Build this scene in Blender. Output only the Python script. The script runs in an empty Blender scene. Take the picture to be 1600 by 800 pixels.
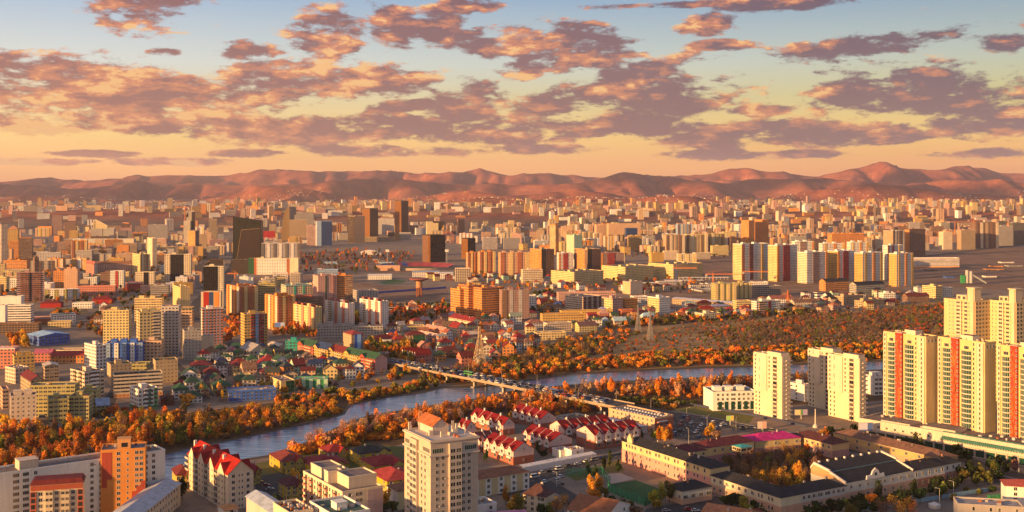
import bpy, math, random
import numpy as np
from mathutils import Vector, Matrix
from mathutils.geometry import tessellate_polygon
rnd = random.Random(11)
R = math.radians
H, F, YH = 165.0, 1750.0, 300.0          # eye height, focal length in photo pixels, horizon row
sc = bpy.context.scene
# ------------------------------------------------------------------ camera
cam_d = bpy.data.cameras.new('camera'); cam = bpy.data.objects.new('camera', cam_d)
sc.collection.objects.link(cam); sc.camera = cam
cam.location = (0, 0, H); cam.rotation_euler = (R(90), 0, 0)
cam_d.sensor_width = 36; cam_d.lens = 36 * F / 1600; cam_d.shift_y = -(400 - YH) / 1600
cam_d.clip_start = 1; cam_d.clip_end = 200000
# ------------------------------------------------------------------ render settings
sc.render.engine = 'CYCLES'
sc.view_settings.view_transform = 'Standard'; sc.view_settings.look = 'None'
sc.view_settings.exposure = 1.15; sc.view_settings.gamma = 1
cy = sc.cycles
cy.use_denoising = True; cy.max_bounces = 5; cy.diffuse_bounces = 2; cy.glossy_bounces = 2
cy.transmission_bounces = 3; cy.volume_bounces = 0; cy.transparent_max_bounces = 6
cy.sample_clamp_indirect = 4
# ------------------------------------------------------------------ sun
HAZE = 2.9e-5
SUN_AZ, SUN_EL = R(35), R(8.5)            # azimuth: behind the camera's left side
sdir = Vector((-math.cos(SUN_AZ) * math.cos(SUN_EL), -math.sin(SUN_AZ) * math.cos(SUN_EL), math.sin(SUN_EL)))
sun_d = bpy.data.lights.new('sun', 'SUN'); sun = bpy.data.objects.new('sun', sun_d)
sc.collection.objects.link(sun); sun.location = (0, 0, 2000)
sun_d.energy = 5.0; sun_d.angle = R(0.5); sun_d.color = (1.0, 0.52, 0.175)
sun.rotation_euler = sdir.to_track_quat('Z', 'Y').to_euler()
# ------------------------------------------------------------------ world: evening sky with clouds
W = bpy.data.worlds.new('World'); sc.world = W; W.use_nodes = True
def world():
    nt = W.node_tree; N = nt.nodes; L = nt.links
    for n in list(N): N.remove(n)
    out = N.new('ShaderNodeOutputWorld'); bg = N.new('ShaderNodeBackground'); L.new(bg.outputs[0], out.inputs[0])
    bg.inputs[1].default_value = 0.1
    sky = N.new('ShaderNodeTexSky'); sky.sky_type = 'NISHITA'; sky.sun_disc = False
    sky.sun_elevation = SUN_EL; sky.sun_rotation = math.atan2(sdir.x, sdir.y)
    sky.dust_density = 3.0; sky.air_density = 1.5; sky.ozone_density = 2.0
    tc = N.new('ShaderNodeTexCoord'); sep = N.new('ShaderNodeSeparateXYZ'); L.new(tc.outputs['Generated'], sep.inputs[0])
    def M(op, a, b=None, c=None, clamp=False):
        n = N.new('ShaderNodeMath'); n.operation = op; n.use_clamp = clamp
        for i, v in enumerate((a, b, c)):
            if v is None: continue
            if isinstance(v, (int, float)): n.inputs[i].default_value = v
            else: L.new(v, n.inputs[i])
        return n.outputs[0]
    az = M('ARCTAN2', sep.outputs[0], sep.outputs[1]); el = M('ARCSINE', sep.outputs[2])
    def ae(px, py):
        dx, dz = (px - 800) / F, (YH - py) / F
        return math.atan(dx), math.atan(dz / math.sqrt(1 + dx * dx))
    def ramp(x, stops):
        n = N.new('ShaderNodeValToRGB'); e = n.color_ramp.elements
        while len(e) > 1: e.remove(e[-1])
        for i, (p, c) in enumerate(stops):
            q = e[0] if i == 0 else e.new(p)
            q.position = p; q.color = (*c, 1)
        L.new(x, n.inputs[0]); return n.outputs[0]
    def mix(f, a, b, mode='MIX'):
        n = N.new('ShaderNodeMix'); n.data_type = 'RGBA'; n.blend_type = mode
        for i, v in ((0, f), (6, a), (7, b)):
            if isinstance(v, (int, float)): n.inputs[i].default_value = v
            elif isinstance(v, tuple): n.inputs[i].default_value = (*v, 1)
            else: L.new(v, n.inputs[i])
        return n.outputs[2]
    def s2l(c): return tuple(((x + .055) / 1.055) ** 2.4 if x > .04 else x / 12.92 for x in c)
    eln = M('DIVIDE', el, R(40))          # 0..1 over 40 degrees
    LEFT = [(0.0, s2l((1.08, .70, .48))), (.03, s2l((1.18, .88, .50))), (.07, s2l((1.12, .94, .58))), (.11, s2l((1., .91, .70))),
            (.16, s2l((.90, .93, .91))), (.25, s2l((.62, .76, .90))), (.5, (.215, .26, .36)), (1, (.19, .24, .37))]
    RIGHT = [(0.0, s2l((1.05, .64, .46))), (.035, s2l((1.14, .80, .44))), (.075, s2l((1.04, .86, .50))), (.12, s2l((.84, .82, .56))),
             (.17, s2l((.72, .78, .74))), (.25, s2l((.42, .60, .74))), (.5, (.215, .26, .36)), (1, (.19, .24, .37))]
    gl = ramp(eln, LEFT); gr = ramp(eln, RIGHT)
    azn = M('MULTIPLY_ADD', az, 1.1, 0.42, clamp=True)
    grad = mix(azn, gl, gr)
    grad = mix(1.0, grad, (4.5, 4.5, 4.5), 'MULTIPLY')
    base = mix(0.88, sky.outputs[0], grad)
    # clouds: ellipses (px, py, half width, half height, tilt in px slope, weight)
    E = [(225, 5, 75, 38, 0), (520, 55, 62, 36, 0), (615, 42, 42, 34, 0), (688, 38, 40, 30, 0), (395, 82, 48, 15, 0), (790, 62, 85, 28, 0),
         (725, 10, 48, 14, 0), (905, 75, 90, 30, .1), (60, 130, 150, 42, 0), (230, 150, 175, 38, .05), (440, 125, 100, 36, 0), (600, 122, 75, 22, 0), (330, 195, 210, 22, .06),
         (560, 200, 150, 20, 0), (730, 165, 60, 32, 0), (800, 205, 190, 22, 0), (930, 140, 140, 26, -.28), (1080, 150, 105, 32, -.12), (1000, 195, 110, 18, 0),
         (850, 100, 70, 18, -.1), (1260, 208, 230, 21, 0), (1380, 68, 115, 15, -.06), (1400, 145, 115, 36, -.08), (1560, 152, 85, 38, 0), (1540, 195, 120, 14, 0),
         (1105, 38, 40, 15, -.1), (1125, 70, 45, 8, 0), (1565, 68, 30, 13, 0), (620, 236, 130, 9, 0), (400, 240, 60, 6, 0), (150, 240, 70, 5, 0), (1130, 242, 90, 8, 0),
         (50, 252, 80, 5, 0), (270, 252, 70, 6, 0), (1520, 240, 70, 7, 0), (1250, 240, 60, 6, 0), (90, 188, 130, 16, 0), (860, 232, 90, 8, 0), (260, 82, 24, 6, 0), (1050, 8, 120, 5, 0), (1185, 172, 50, 10, 0),
         (640, 165, 60, 9, -.1), (1210, 5, 90, 12, 0)]
    vec = N.new('ShaderNodeCombineXYZ'); L.new(az, vec.inputs[0]); L.new(el, vec.inputs[1])
    def noise(v, scale, detail, rough=.6, dist=0.0):
        n = N.new('ShaderNodeTexNoise'); n.inputs['Scale'].default_value = scale
        n.inputs['Detail'].default_value = detail; n.inputs['Roughness'].default_value = rough; n.inputs['Distortion'].default_value = dist
        L.new(v, n.inputs['Vector']); return n.outputs[0]
    def VM(op, a, b):
        n = N.new('ShaderNodeVectorMath'); n.operation = op; L.new(a, n.inputs[0])
        n.inputs[1].default_value = b; return n.outputs[0]
    wv = VM('MULTIPLY', vec.outputs[0], (1, 2.9, 1))
    fb = noise(wv, 13, 12, .66, .1)
    fb2 = noise(VM('ADD', wv, (-.012, .022, 0)), 13, 6, .6, .1)
    big = noise(wv, 7, 3, .5)
    cov = None
    for (px, py, rx, ry, tilt) in E:
        a, e = ae(px, py); sx = F / rx; sy = F / ry
        m = N.new('ShaderNodeVectorMath'); m.operation = 'MULTIPLY_ADD'; L.new(vec.outputs[0], m.inputs[0])
        m.inputs[1].default_value = (sx, sy, 0); m.inputs[2].default_value = (-a * sx, -e * sy, 0)
        v = m.outputs[0]
        if tilt:
            d = N.new('ShaderNodeVectorMath'); d.operation = 'ADD'; L.new(v, d.inputs[0])
            s = N.new('ShaderNodeSeparateXYZ'); L.new(v, s.inputs[0]); c = N.new('ShaderNodeCombineXYZ')
            L.new(M('MULTIPLY', s.outputs[0], tilt * rx / ry), c.inputs[1]); L.new(c.outputs[0], d.inputs[1]); v = d.outputs[0]
        l = N.new('ShaderNodeVectorMath'); l.operation = 'LENGTH'; L.new(v, l.inputs[0])
        q = M('SUBTRACT', 1.28, l.outputs[1])
        cov = q if cov is None else M('MAXIMUM', cov, q)
    # scattered cloud for the rest of the dome, above the pictured strip
    rest = M('MULTIPLY', M('GREATER_THAN', el, R(10.5)), M('SUBTRACT', big, .55)); rest = M('MULTIPLY', rest, 2.0)
    cov = M('MAXIMUM', cov, M('SUBTRACT', rest, .5))
    nf = M('SUBTRACT', fb, .5)
    fine = noise(wv, 48, 8, .7)
    dens = M('ADD', M('MINIMUM', cov, .62), M('MULTIPLY', nf, 3.9)); dens = M('ADD', dens, M('MULTIPLY', M('SUBTRACT', fine, .5), 1.7))
    mask = N.new('ShaderNodeMapRange'); mask.interpolation_type = 'SMOOTHSTEP'; L.new(dens, mask.inputs[0])
    mask.inputs[1].default_value = .02; mask.inputs[2].default_value = .48
    lit = M('ADD', M('MULTIPLY', M('SUBTRACT', fb, fb2), 8.0), .10)
    lit = M('ADD', lit, M('MULTIPLY', M('SUBTRACT', noise(wv, 8, 3, .5), .5), 3.4))
    lit = M('ADD', lit, M('MULTIPLY', M('SUBTRACT', .25, dens), .30))
    lit = M('ADD', lit, M('MULTIPLY', M('MULTIPLY', az, -1.0), .75), clamp=True)
    lowp = M('DIVIDE', el, R(10), clamp=True)
    shade = mix(lowp, s2l((.52, .43, .46)), s2l((.31, .32, .42))); shade = mix(azn, mix(.45, shade, s2l((.76, .46, .34))), shade)
    hot = mix(lowp, s2l((.95, .62, .44)), s2l((.97, .60, .40)))
    cc = mix(lit, shade, hot)
    cc = mix(M('MULTIPLY', M('SUBTRACT', lit, .72), 3.0, clamp=True), cc, s2l((1., .80, .52)))
    cc = mix(1.0, cc, (4.5, 4.5, 4.5), 'MULTIPLY')
    fin = mix(M('MULTIPLY', mask.outputs[0], .95), base, cc)
    # the glow round the low sun, behind the viewer's left shoulder
    dt = N.new('ShaderNodeVectorMath'); dt.operation = 'DOT_PRODUCT'; L.new(tc.outputs['Generated'], dt.inputs[0]); dt.inputs[1].default_value = tuple(sdir)
    gw = M('POWER', M('MAXIMUM', dt.outputs[1], 0.0), 5.0)
    gl_ = mix(1.0, (5.0, 2.6, 1.2), gw, 'MULTIPLY'); fin = mix(1.0, fin, gl_, 'ADD')
    L.new(fin, bg.inputs[0])
    W.cycles.sampling_method = 'MANUAL'; W.cycles.sample_map_resolution = 512
world()
# ------------------------------------------------------------------ small tools
def P(px, py, z=0.0):
    Y = F * (H - z) / (py - YH); return Vector(((px - 800) * Y / F, Y, z))
def proj(v): return 800 + F * v[0] / v[1], YH + F * (H - v[2]) / v[1]
COL = sc.collection
def tag(o, label=None, cat=None, group=None, kind=None):
    if label: o['label'] = label
    if cat: o['category'] = cat
    if group: o['group'] = group
    if kind: o['kind'] = kind
    return o
def empty(name, loc, rz=0.0, sc_=1.0):
    o = bpy.data.objects.new(name, None); COL.objects.link(o); o.location = loc; o.rotation_euler = (0, 0, rz)
    o.empty_display_size = 1; o.scale = (sc_,) * 3
    return o
class MB:
    def __init__(s): s.v = []; s.f = []; s.m = []; s.c = []; s.uv = []; s.mats = []
    def mi(s, m):
        if m not in s.mats: s.mats.append(m)
        return s.mats.index(m)
    def face(s, pts, mat, col=(1, 1, 1), uv=None):
        b = len(s.v); s.v.extend([tuple(p) for p in pts]); n = len(pts)
        s.f.append(tuple(range(b, b + n))); s.m.append(s.mi(mat)); s.c.append(col)
        s.uv.extend(uv if uv else [(0.0, 0.0)] * n)
    def wall(s, a, b, z0, z1, mat, col, nu, nv):
        s.face([(a[0], a[1], z0), (b[0], b[1], z0), (b[0], b[1], z1), (a[0], a[1], z1)], mat, col, [(0, 0), (nu, 0), (nu, nv), (0, nv)])
    def box(s, x0, x1, y0, y1, z0, z1, mat, col, top=None, tcol=None, bay=3.2, sto=3.0, bottom=False):
        nu = max(1, round((x1 - x0) / bay)); nw = max(1, round((y1 - y0) / bay)); nv = max(1, round((z1 - z0) / sto))
        s.wall((x0, y0), (x1, y0), z0, z1, mat, col, nu, nv); s.wall((x1, y0), (x1, y1), z0, z1, mat, col, nw, nv)
        s.wall((x1, y1), (x0, y1), z0, z1, mat, col, nu, nv); s.wall((x0, y1), (x0, y0), z0, z1, mat, col, nw, nv)
        s.face([(x0, y0, z1), (x1, y0, z1), (x1, y1, z1), (x0, y1, z1)], top or mat, tcol or col)
        if bottom: s.face([(x0, y1, z0), (x1, y1, z0), (x1, y0, z0), (x0, y0, z0)], top or mat, tcol or col)
    def beam(s, p, q, w, mat, col=(1, 1, 1), w2=None):
        p, q = Vector(p), Vector(q); d = (q - p).normalized(); u = Vector((0, 0, 1)) if abs(d.z) < .9 else Vector((1, 0, 0))
        a = d.cross(u).normalized(); b = a.cross(d); w2 = w if w2 is None else w2
        A = [p + (a * i + b * j) * w / 2 for i, j in ((-1, -1), (1, -1), (1, 1), (-1, 1))]
        B = [q + (a * i + b * j) * w2 / 2 for i, j in ((-1, -1), (1, -1), (1, 1), (-1, 1))]
        for k in range(4): s.face([A[k], A[(k + 1) % 4], B[(k + 1) % 4], B[k]], mat, col)
        s.face(B, mat, col); s.face(A[::-1], mat, col)
    def cyl(s, x, y, r, z0, z1, mat, col=(1, 1, 1), n=10, r2=None, top=True):
        r2 = r if r2 is None else r2
        A = [(x + r * math.cos(2 * math.pi * k / n), y + r * math.sin(2 * math.pi * k / n), z0) for k in range(n)]
        B = [(x + r2 * math.cos(2 * math.pi * k / n), y + r2 * math.sin(2 * math.pi * k / n), z1) for k in range(n)]
        for k in range(n): s.face([A[k], A[(k + 1) % n], B[(k + 1) % n], B[k]], mat, col)
        if top and r2 > 0.01: s.face(B, mat, col)
    def mesh(s, name):
        me = bpy.data.meshes.new(name); me.from_pydata(s.v, [], s.f)
        for m in s.mats: me.materials.append(m)
        me.polygons.foreach_set('material_index', s.m)
        cnt = np.array([len(f) for f in s.f]); cols = np.repeat(np.array([(*c[:3], 1.0) for c in s.c], dtype=np.float32), cnt, axis=0)
        ca = me.color_attributes.new('Col', 'FLOAT_COLOR', 'CORNER'); ca.data.foreach_set('color', cols.ravel())
        uv = me.uv_layers.new(name='UVMap'); uv.data.foreach_set('uv', np.array(s.uv, dtype=np.float32).ravel())
        me.update(); return me
    def build(s, name, parent=None, loc=None, rz=0.0):
        if not s.f: return None
        o = bpy.data.objects.new(name, s.mesh(name)); COL.objects.link(o)
        if parent: o.parent = parent
        if loc is not None: o.location = loc; o.rotation_euler = (0, 0, rz)
        return o
# ------------------------------------------------------------------ materials
def newmat(name):
    m = bpy.data.materials.new(name); m.use_nodes = True; nt = m.node_tree
    b = nt.nodes['Principled BSDF']; return m, nt, b
class NB:
    def __init__(s, nt): s.nt = nt; s.N = nt.nodes; s.L = nt.links
    def set(s, n, i, v):
        if v is None: return
        if isinstance(v, (int, float)): n.inputs[i].default_value = v
        elif isinstance(v, tuple): n.inputs[i].default_value = (*v, 1) if len(v) == 3 and n.inputs[i].type == 'RGBA' else v
        else: s.L.new(v, n.inputs[i])
    def M(s, op, a, b=None, c=None, clamp=False):
        n = s.N.new('ShaderNodeMath'); n.operation = op; n.use_clamp = clamp
        for i, v in enumerate((a, b, c)): s.set(n, i, v)
        return n.outputs[0]
    def mix(s, f, a, b, mode='MIX'):
        n = s.N.new('ShaderNodeMix'); n.data_type = 'RGBA'; n.blend_type = mode
        s.set(n, 0, f); s.set(n, 6, a); s.set(n, 7, b); return n.outputs[2]
    def noise(s, scale, detail=4, vec=None, rough=.6, dim=None):
        n = s.N.new('ShaderNodeTexNoise'); n.inputs['Scale'].default_value = scale; n.inputs['Detail'].default_value = detail
        n.inputs['Roughness'].default_value = rough
        if vec is not None: s.L.new(vec, n.inputs['Vector'])
        return n.outputs[0]
    def objco(s): return s.N.new('ShaderNodeTexCoord').outputs['Object']
    def pos(s): return s.N.new('ShaderNodeNewGeometry').outputs['Position']
    def attr(s, name='Col'):
        n = s.N.new('ShaderNodeAttribute'); n.attribute_name = name; return n.outputs['Color']
    def ramp(s, x, stops):
        n = s.N.new('ShaderNodeValToRGB'); e = n.color_ramp.elements
        while len(e) > 1: e.remove(e[-1])
        for i, (p, c) in enumerate(stops):
            q = e[0] if i == 0 else e.new(p)
            q.position = p; q.color = (*c, 1)
        s.L.new(x, n.inputs[0]); return n.outputs[0]
    def mr(s, x, a, b, c=0.0, d=1.0):
        n = s.N.new('ShaderNodeMapRange'); s.L.new(x, n.inputs[0])
        for i, v in enumerate((a, b, c, d)): n.inputs[i + 1].default_value = v
        return n.outputs[0]
def bump(nb, b, h, st=.3, dist=.1):
    n = nb.N.new('ShaderNodeBump'); n.inputs['Strength'].default_value = st; n.inputs['Distance'].default_value = dist
    nb.L.new(h, n.inputs['Height']); nb.L.new(n.outputs[0], b.inputs['Normal'])
def wallmat(name, u0=None, u1=None, v0=None, v1=None, glass=False, rough=.85, open_=False):
    m, nt, b = newmat(name); nb = NB(nt); col = nb.attr(); po = nb.pos()
    big = nb.noise(.06, 4, po); fine = nb.noise(1.2, 5, po, .7)
    st = nb.N.new('ShaderNodeVectorMath'); st.operation = 'MULTIPLY'; nb.L.new(po, st.inputs[0]); st.inputs[1].default_value = (1.1, 1.1, .06)
    streak = nb.noise(1.0, 4, st.outputs[0])
    k = nb.M('MULTIPLY', nb.mr(big, .25, .75, .86, 1.1), nb.mr(fine, .2, .8, .88, 1.1)); k = nb.M('MULTIPLY', k, nb.mr(streak, .3, .7, .88, 1.06))
    c = nb.mix(1.0, col, k, 'MULTIPLY')
    if u0 is not None:
        uv = nb.N.new('ShaderNodeUVMap'); s = nb.N.new('ShaderNodeSeparateXYZ'); nb.L.new(uv.outputs[0], s.inputs[0])
        fu = nb.M('FRACT', s.outputs[0]); fv = nb.M('FRACT', s.outputs[1])
        def rng(f, a, z): return nb.M('MULTIPLY', nb.M('GREATER_THAN', f, a), nb.M('LESS_THAN', f, z))
        win = nb.M('MULTIPLY', rng(fu, u0, u1), rng(fv, v0, v1))
        fl = nb.N.new('ShaderNodeVectorMath'); fl.operation = 'FLOOR'; nb.L.new(uv.outputs[0], fl.inputs[0])
        oi = nb.N.new('ShaderNodeObjectInfo'); ad = nb.N.new('ShaderNodeVectorMath'); ad.operation = 'ADD'
        nb.L.new(fl.outputs[0], ad.inputs[0]); nb.L.new(oi.outputs['Random'], ad.inputs[1])
        wn = nb.N.new('ShaderNodeTexWhiteNoise'); nb.L.new(ad.outputs[0], wn.inputs[0])
        if glass:
            g = nb.mix(1.0, col, nb.mr(wn.outputs[0], 0, 1, .86, 1.12), 'MULTIPLY')
            fr = nb.mix(1.0, col, (1.6, 1.6, 1.6), 'MULTIPLY')
            fin = nb.mix(win, fr, g)
        else:
            dark = nb.ramp(wn.outputs[0], [(0, (.012, .015, .02)), (.55, (.03, .035, .04)), (.8, (.07, .07, .07)), (1, (.22, .2, .17))]) if not open_ else nb.ramp(wn.outputs[0], [(0, (.01, .009, .008)), (1, (.03, .026, .022))])
            # frame: lighter rim and the mullion of each window
            mid = (u0 + u1) / 2; mull = rng(fu, mid - .025, mid + .025)
            sill = rng(fv, v0 - .09, v0); sill = nb.M('MULTIPLY', sill, rng(fu, u0 - .02, u1 + .02))
            ff = nb.M('MULTIPLY', mull, .7 if not open_ else 0.0)
            g = nb.mix(ff, dark, (.55, .53, .5))
            c2 = nb.mix(nb.M('MULTIPLY', sill, .35), c, (.6, .57, .52))
            fin = nb.mix(win, c2, g)
        nb.L.new(fin, b.inputs['Base Color'])
        nb.L.new(nb.mr(win, 0, 1, rough, .5 if open_ else (.16 if glass else .22)), b.inputs['Roughness'])
        if glass: b.inputs['Metallic'].default_value = .35
        bump(nb, b, nb.M('SUBTRACT', 1.0, win), .5, .15)
    else:
        nb.L.new(c, b.inputs['Base Color']); b.inputs['Roughness'].default_value = rough
        bump(nb, b, fine, .25, .05)
    return m
PLAIN = wallmat('painted_plaster')
WIN = wallmat('plaster_windows', .23, .77, .27, .78)
WIDE = wallmat('plaster_wide_windows', .12, .88, .32, .76)
BAND = wallmat('banded_glazing', -.1, 1.1, .38, .84)
CURT = wallmat('curtain_glass', .07, .94, .06, .95, glass=True)
OPEN = wallmat('open_bays', .14, .86, .14, .86, open_=True)
SMALL = wallmat('small_windows', .36, .66, .34, .72)
STY = {'p': PLAIN, 'w': WIN, 'W': WIDE, 'b': BAND, 'c': CURT, 'o': OPEN, 's': SMALL}
def roofmat(name, rough, kind):
    m, nt, b = newmat(name); nb = NB(nt); po = nb.pos(); col = nb.attr()
    n1 = nb.noise(.35, 6, po, .7); n2 = nb.noise(3.0, 4, po)
    k = nb.M('MULTIPLY', nb.mr(n1, .3, .7, .55, 1.3), nb.mr(n2, .3, .7, .8, 1.15))
    c = nb.mix(1.0, col, k, 'MULTIPLY')
    if kind == 'metal':
        w = nb.N.new('ShaderNodeTexWave'); w.inputs['Scale'].default_value = 1.3; w.bands_direction = 'DIAGONAL'; nb.L.new(nb.objco(), w.inputs[0])
        bump(nb, b, w.outputs['Fac'], .35, .08); c = nb.mix(nb.mr(n1, .56, .72, 0, .35), c, (.16, .07, .035))
    else: bump(nb, b, n2, .5, .06)
    nb.L.new(c, b.inputs['Base Color']); b.inputs['Roughness'].default_value = rough; b.inputs['Specular IOR Level'].default_value = .18 if kind != 'metal' else .4
    return m
FLAT = roofmat('bitumen_roof', .9, 'flat'); TILE = roofmat('tile_roof', .75, 'tile'); METAL = roofmat('sheet_metal_roof', .5, 'metal')
def simple(name, col, rough=.8, metal=0.0, nscale=None):
    m, nt, b = newmat(name); b.inputs['Roughness'].default_value = rough; b.inputs['Metallic'].default_value = metal
    nb = NB(nt)
    n = nb.noise(nscale or 1.5, 5, nb.pos())
    nb.L.new(nb.mix(1.0, col, nb.mr(n, .25, .75, .8, 1.18), 'MULTIPLY'), b.inputs['Base Color']); return m
GLASS = simple('window_glass', (.02, .026, .032), .08); GLASS2 = simple('window_glass_curtained', (.11, .1, .085), .2)
GLASS3 = simple('green_window_glass', (.015, .06, .045), .1)
FRAME = simple('white_window_frame', (.62, .6, .56), .5)
CONC = simple('concrete', (.34, .32, .29), .9); STEEL = simple('galvanised_steel', (.35, .33, .31), .5, .3)
BARK = simple('bark', (.12, .085, .06), .9)
PAINT, _nt, _b = newmat('vehicle_paint'); _nb = NB(_nt); _o = _nb.N.new('ShaderNodeObjectInfo'); _nb.L.new(_o.outputs['Color'], _b.inputs['Base Color']); _b.inputs['Roughness'].default_value = .3; _b.inputs['Coat Weight'].default_value = .4
TYRE = simple('rubber', (.015, .015, .015), .8)
COLM, _nt, _b = newmat('coloured_surface'); _nb = NB(_nt); _nb.L.new(_nb.attr(), _b.inputs['Base Color']); _b.inputs['Roughness'].default_value = .6
LEAF, _nt, _b = newmat('autumn_leaves'); _nb = NB(_nt)
_o = _nb.N.new('ShaderNodeObjectInfo'); _c = _nb.mix(1.0, _nb.attr(), _o.outputs['Color'], 'MULTIPLY')
_nb.L.new(_c, _b.inputs['Base Color']); _b.inputs['Roughness'].default_value = .9; _b.inputs['Specular IOR Level'].default_value = .1
_t = _nb.N.new('ShaderNodeBsdfTranslucent'); _nb.L.new(_c, _t.inputs[0]); _m = _nb.N.new('ShaderNodeMixShader'); _m.inputs[0].default_value = .35
_nb.L.new(_b.outputs[0], _m.inputs[1]); _nb.L.new(_t.outputs[0], _m.inputs[2]); _nb.L.new(_m.outputs[0], _nt.nodes['Material Output'].inputs[0])
# ------------------------------------------------------------------ terrain
def _hash(ix, iy):
    n = (ix * 374761393 + iy * 668265263) & 0xffffffff
    n = ((n ^ (n >> 13)) * 1274126177) & 0xffffffff
    return ((n ^ (n >> 16)) & 0xffff) / 65535.0
def vnoise(x, y):
    x = np.asarray(x, float); y = np.asarray(y, float)
    ix = np.floor(x).astype(np.int64); iy = np.floor(y).astype(np.int64); fx = x - ix; fy = y - iy
    fx = fx * fx * (3 - 2 * fx); fy = fy * fy * (3 - 2 * fy)
    a, b, c, d = _hash(ix, iy), _hash(ix + 1, iy), _hash(ix, iy + 1), _hash(ix + 1, iy + 1)
    return (a * (1 - fx) + b * fx) * (1 - fy) + (c * (1 - fx) + d * fx) * fy
def fbm(x, y, o=5):
    s = 0; a = .5; t = 0
    for i in range(o): s = s + a * vnoise(x * 2 ** i + 17 * i, y * 2 ** i + 31 * i); t += a; a *= .5
    return s / t
def ridged(x, y, o=5):
    s = 0; a = .5; t = 0
    for i in range(o):
        n = 1 - np.abs(2 * vnoise(x * 2 ** i + 7 * i, y * 2 ** i + 13 * i) - 1); s = s + a * n * n; t += a; a *= .5
    return s / t
LAY = [  # distance, half width, warp, crest profile (photo x, photo y)
    (17500, 2600, 1100, [(-400, 285), (0, 282), (150, 274), (215, 264), (260, 263), (300, 266), (350, 262), (435, 258), (475, 262), (500, 265), (575, 263), (625, 258), (700, 258), (750, 260), (780, 266), (845, 261), (900, 267), (970, 265), (1010, 270), (1080, 267), (1125, 262), (1185, 259), (1280, 260), (1320, 254), (1400, 251), (1445, 256), (1500, 257), (1600, 259), (2000, 262)]),
    (13000, 1450, 900, [(-400, 290), (0, 287), (70, 294), (140, 289), (215, 272), (260, 281), (300, 273), (350, 281), (430, 284), (500, 281), (560, 279), (640, 277), (700, 281), (780, 279), (860, 281), (930, 276), (975, 265), (1020, 274), (1080, 278), (1150, 276), (1220, 272), (1290, 270), (1330, 277), (1400, 284), (1480, 279), (1560, 273), (1600, 276), (2000, 280)]),
    (9800, 900, 600, [(-400, 312), (0, 306), (60, 303), (120, 310), (200, 316), (300, 312), (360, 300), (400, 283), (440, 280), (480, 286), (540, 296), (600, 305), (680, 299), (735, 292), (780, 297), (840, 297), (900, 293), (960, 298), (1010, 305), (1100, 308), (1190, 312), (1250, 300), (1320, 289), (1370, 287), (1430, 295), (1490, 304), (1600, 308), (2000, 308)]),
    (7400, 600, 350, [(-400, 330), (0, 329), (300, 329), (560, 326), (640, 321), (700, 308), (760, 302), (800, 305), (850, 308), (900, 302), (950, 305), (1000, 308), (1040, 304), (1090, 306), (1140, 313), (1200, 322), (1300, 322), (1400, 320), (1600, 322), (2000, 325)]),
]
def ground_z(X, Y):
    X = np.asarray(X, float); Y = np.asarray(Y, float)
    base = np.maximum(0, Y - 4800) * .0055
    px = 800 + F * X / np.maximum(Y, 1)
    z = base.copy()
    for (D, Wd, wp, prof) in LAY:
        xs, ys = zip(*prof); yy = np.interp(px, xs, ys) - (ridged(X / 1500 + D, X * 0 + D * .37, 3) - .55) * (16 if D > 9000 else 10)
        Dw = D + (fbm(X / 2600 + D, Y / 9000 + 3, 3) - .5) * 2 * wp + (ridged(X / 1100 + D, Y / 6000, 3) - .5) * 1.5 * wp
        cr = H - (yy - YH) * Dw / F
        t = (Y - Dw) / Wd; pr = np.where(t < 0, np.exp(-np.abs(t) ** 1.5 * 1.1), np.exp(-(t * .6) ** 2))
        rg = ridged(X / 1500 + D * .1, Y / 2100 + 5, 5)
        carve = (1 - rg) * (.9 * (1 - pr) * pr * 4 + .14) + (1 - ridged(X / 520 + 9, Y / 900, 4)) * (.62 * (1 - pr ** 3) + .06)
        b0 = np.maximum(0, Dw - 4800) * .0055
        z = np.maximum(z, b0 + (cr - b0) * pr * (1 - carve))
    ss = np.clip((Y - 4800) / 1200, 0, 1)
    z = z + ss * (fbm(X / 420, Y / 420, 4) - .5) * 26 * np.clip((z - 25) / 90, 0, 1)
    return z * np.clip((Y - 4800) / 600, 0, 1)
def gz(X, Y): return float(ground_z(np.array([X]), np.array([Y]))[0]) if Y > 4800 else 0.0
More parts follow.
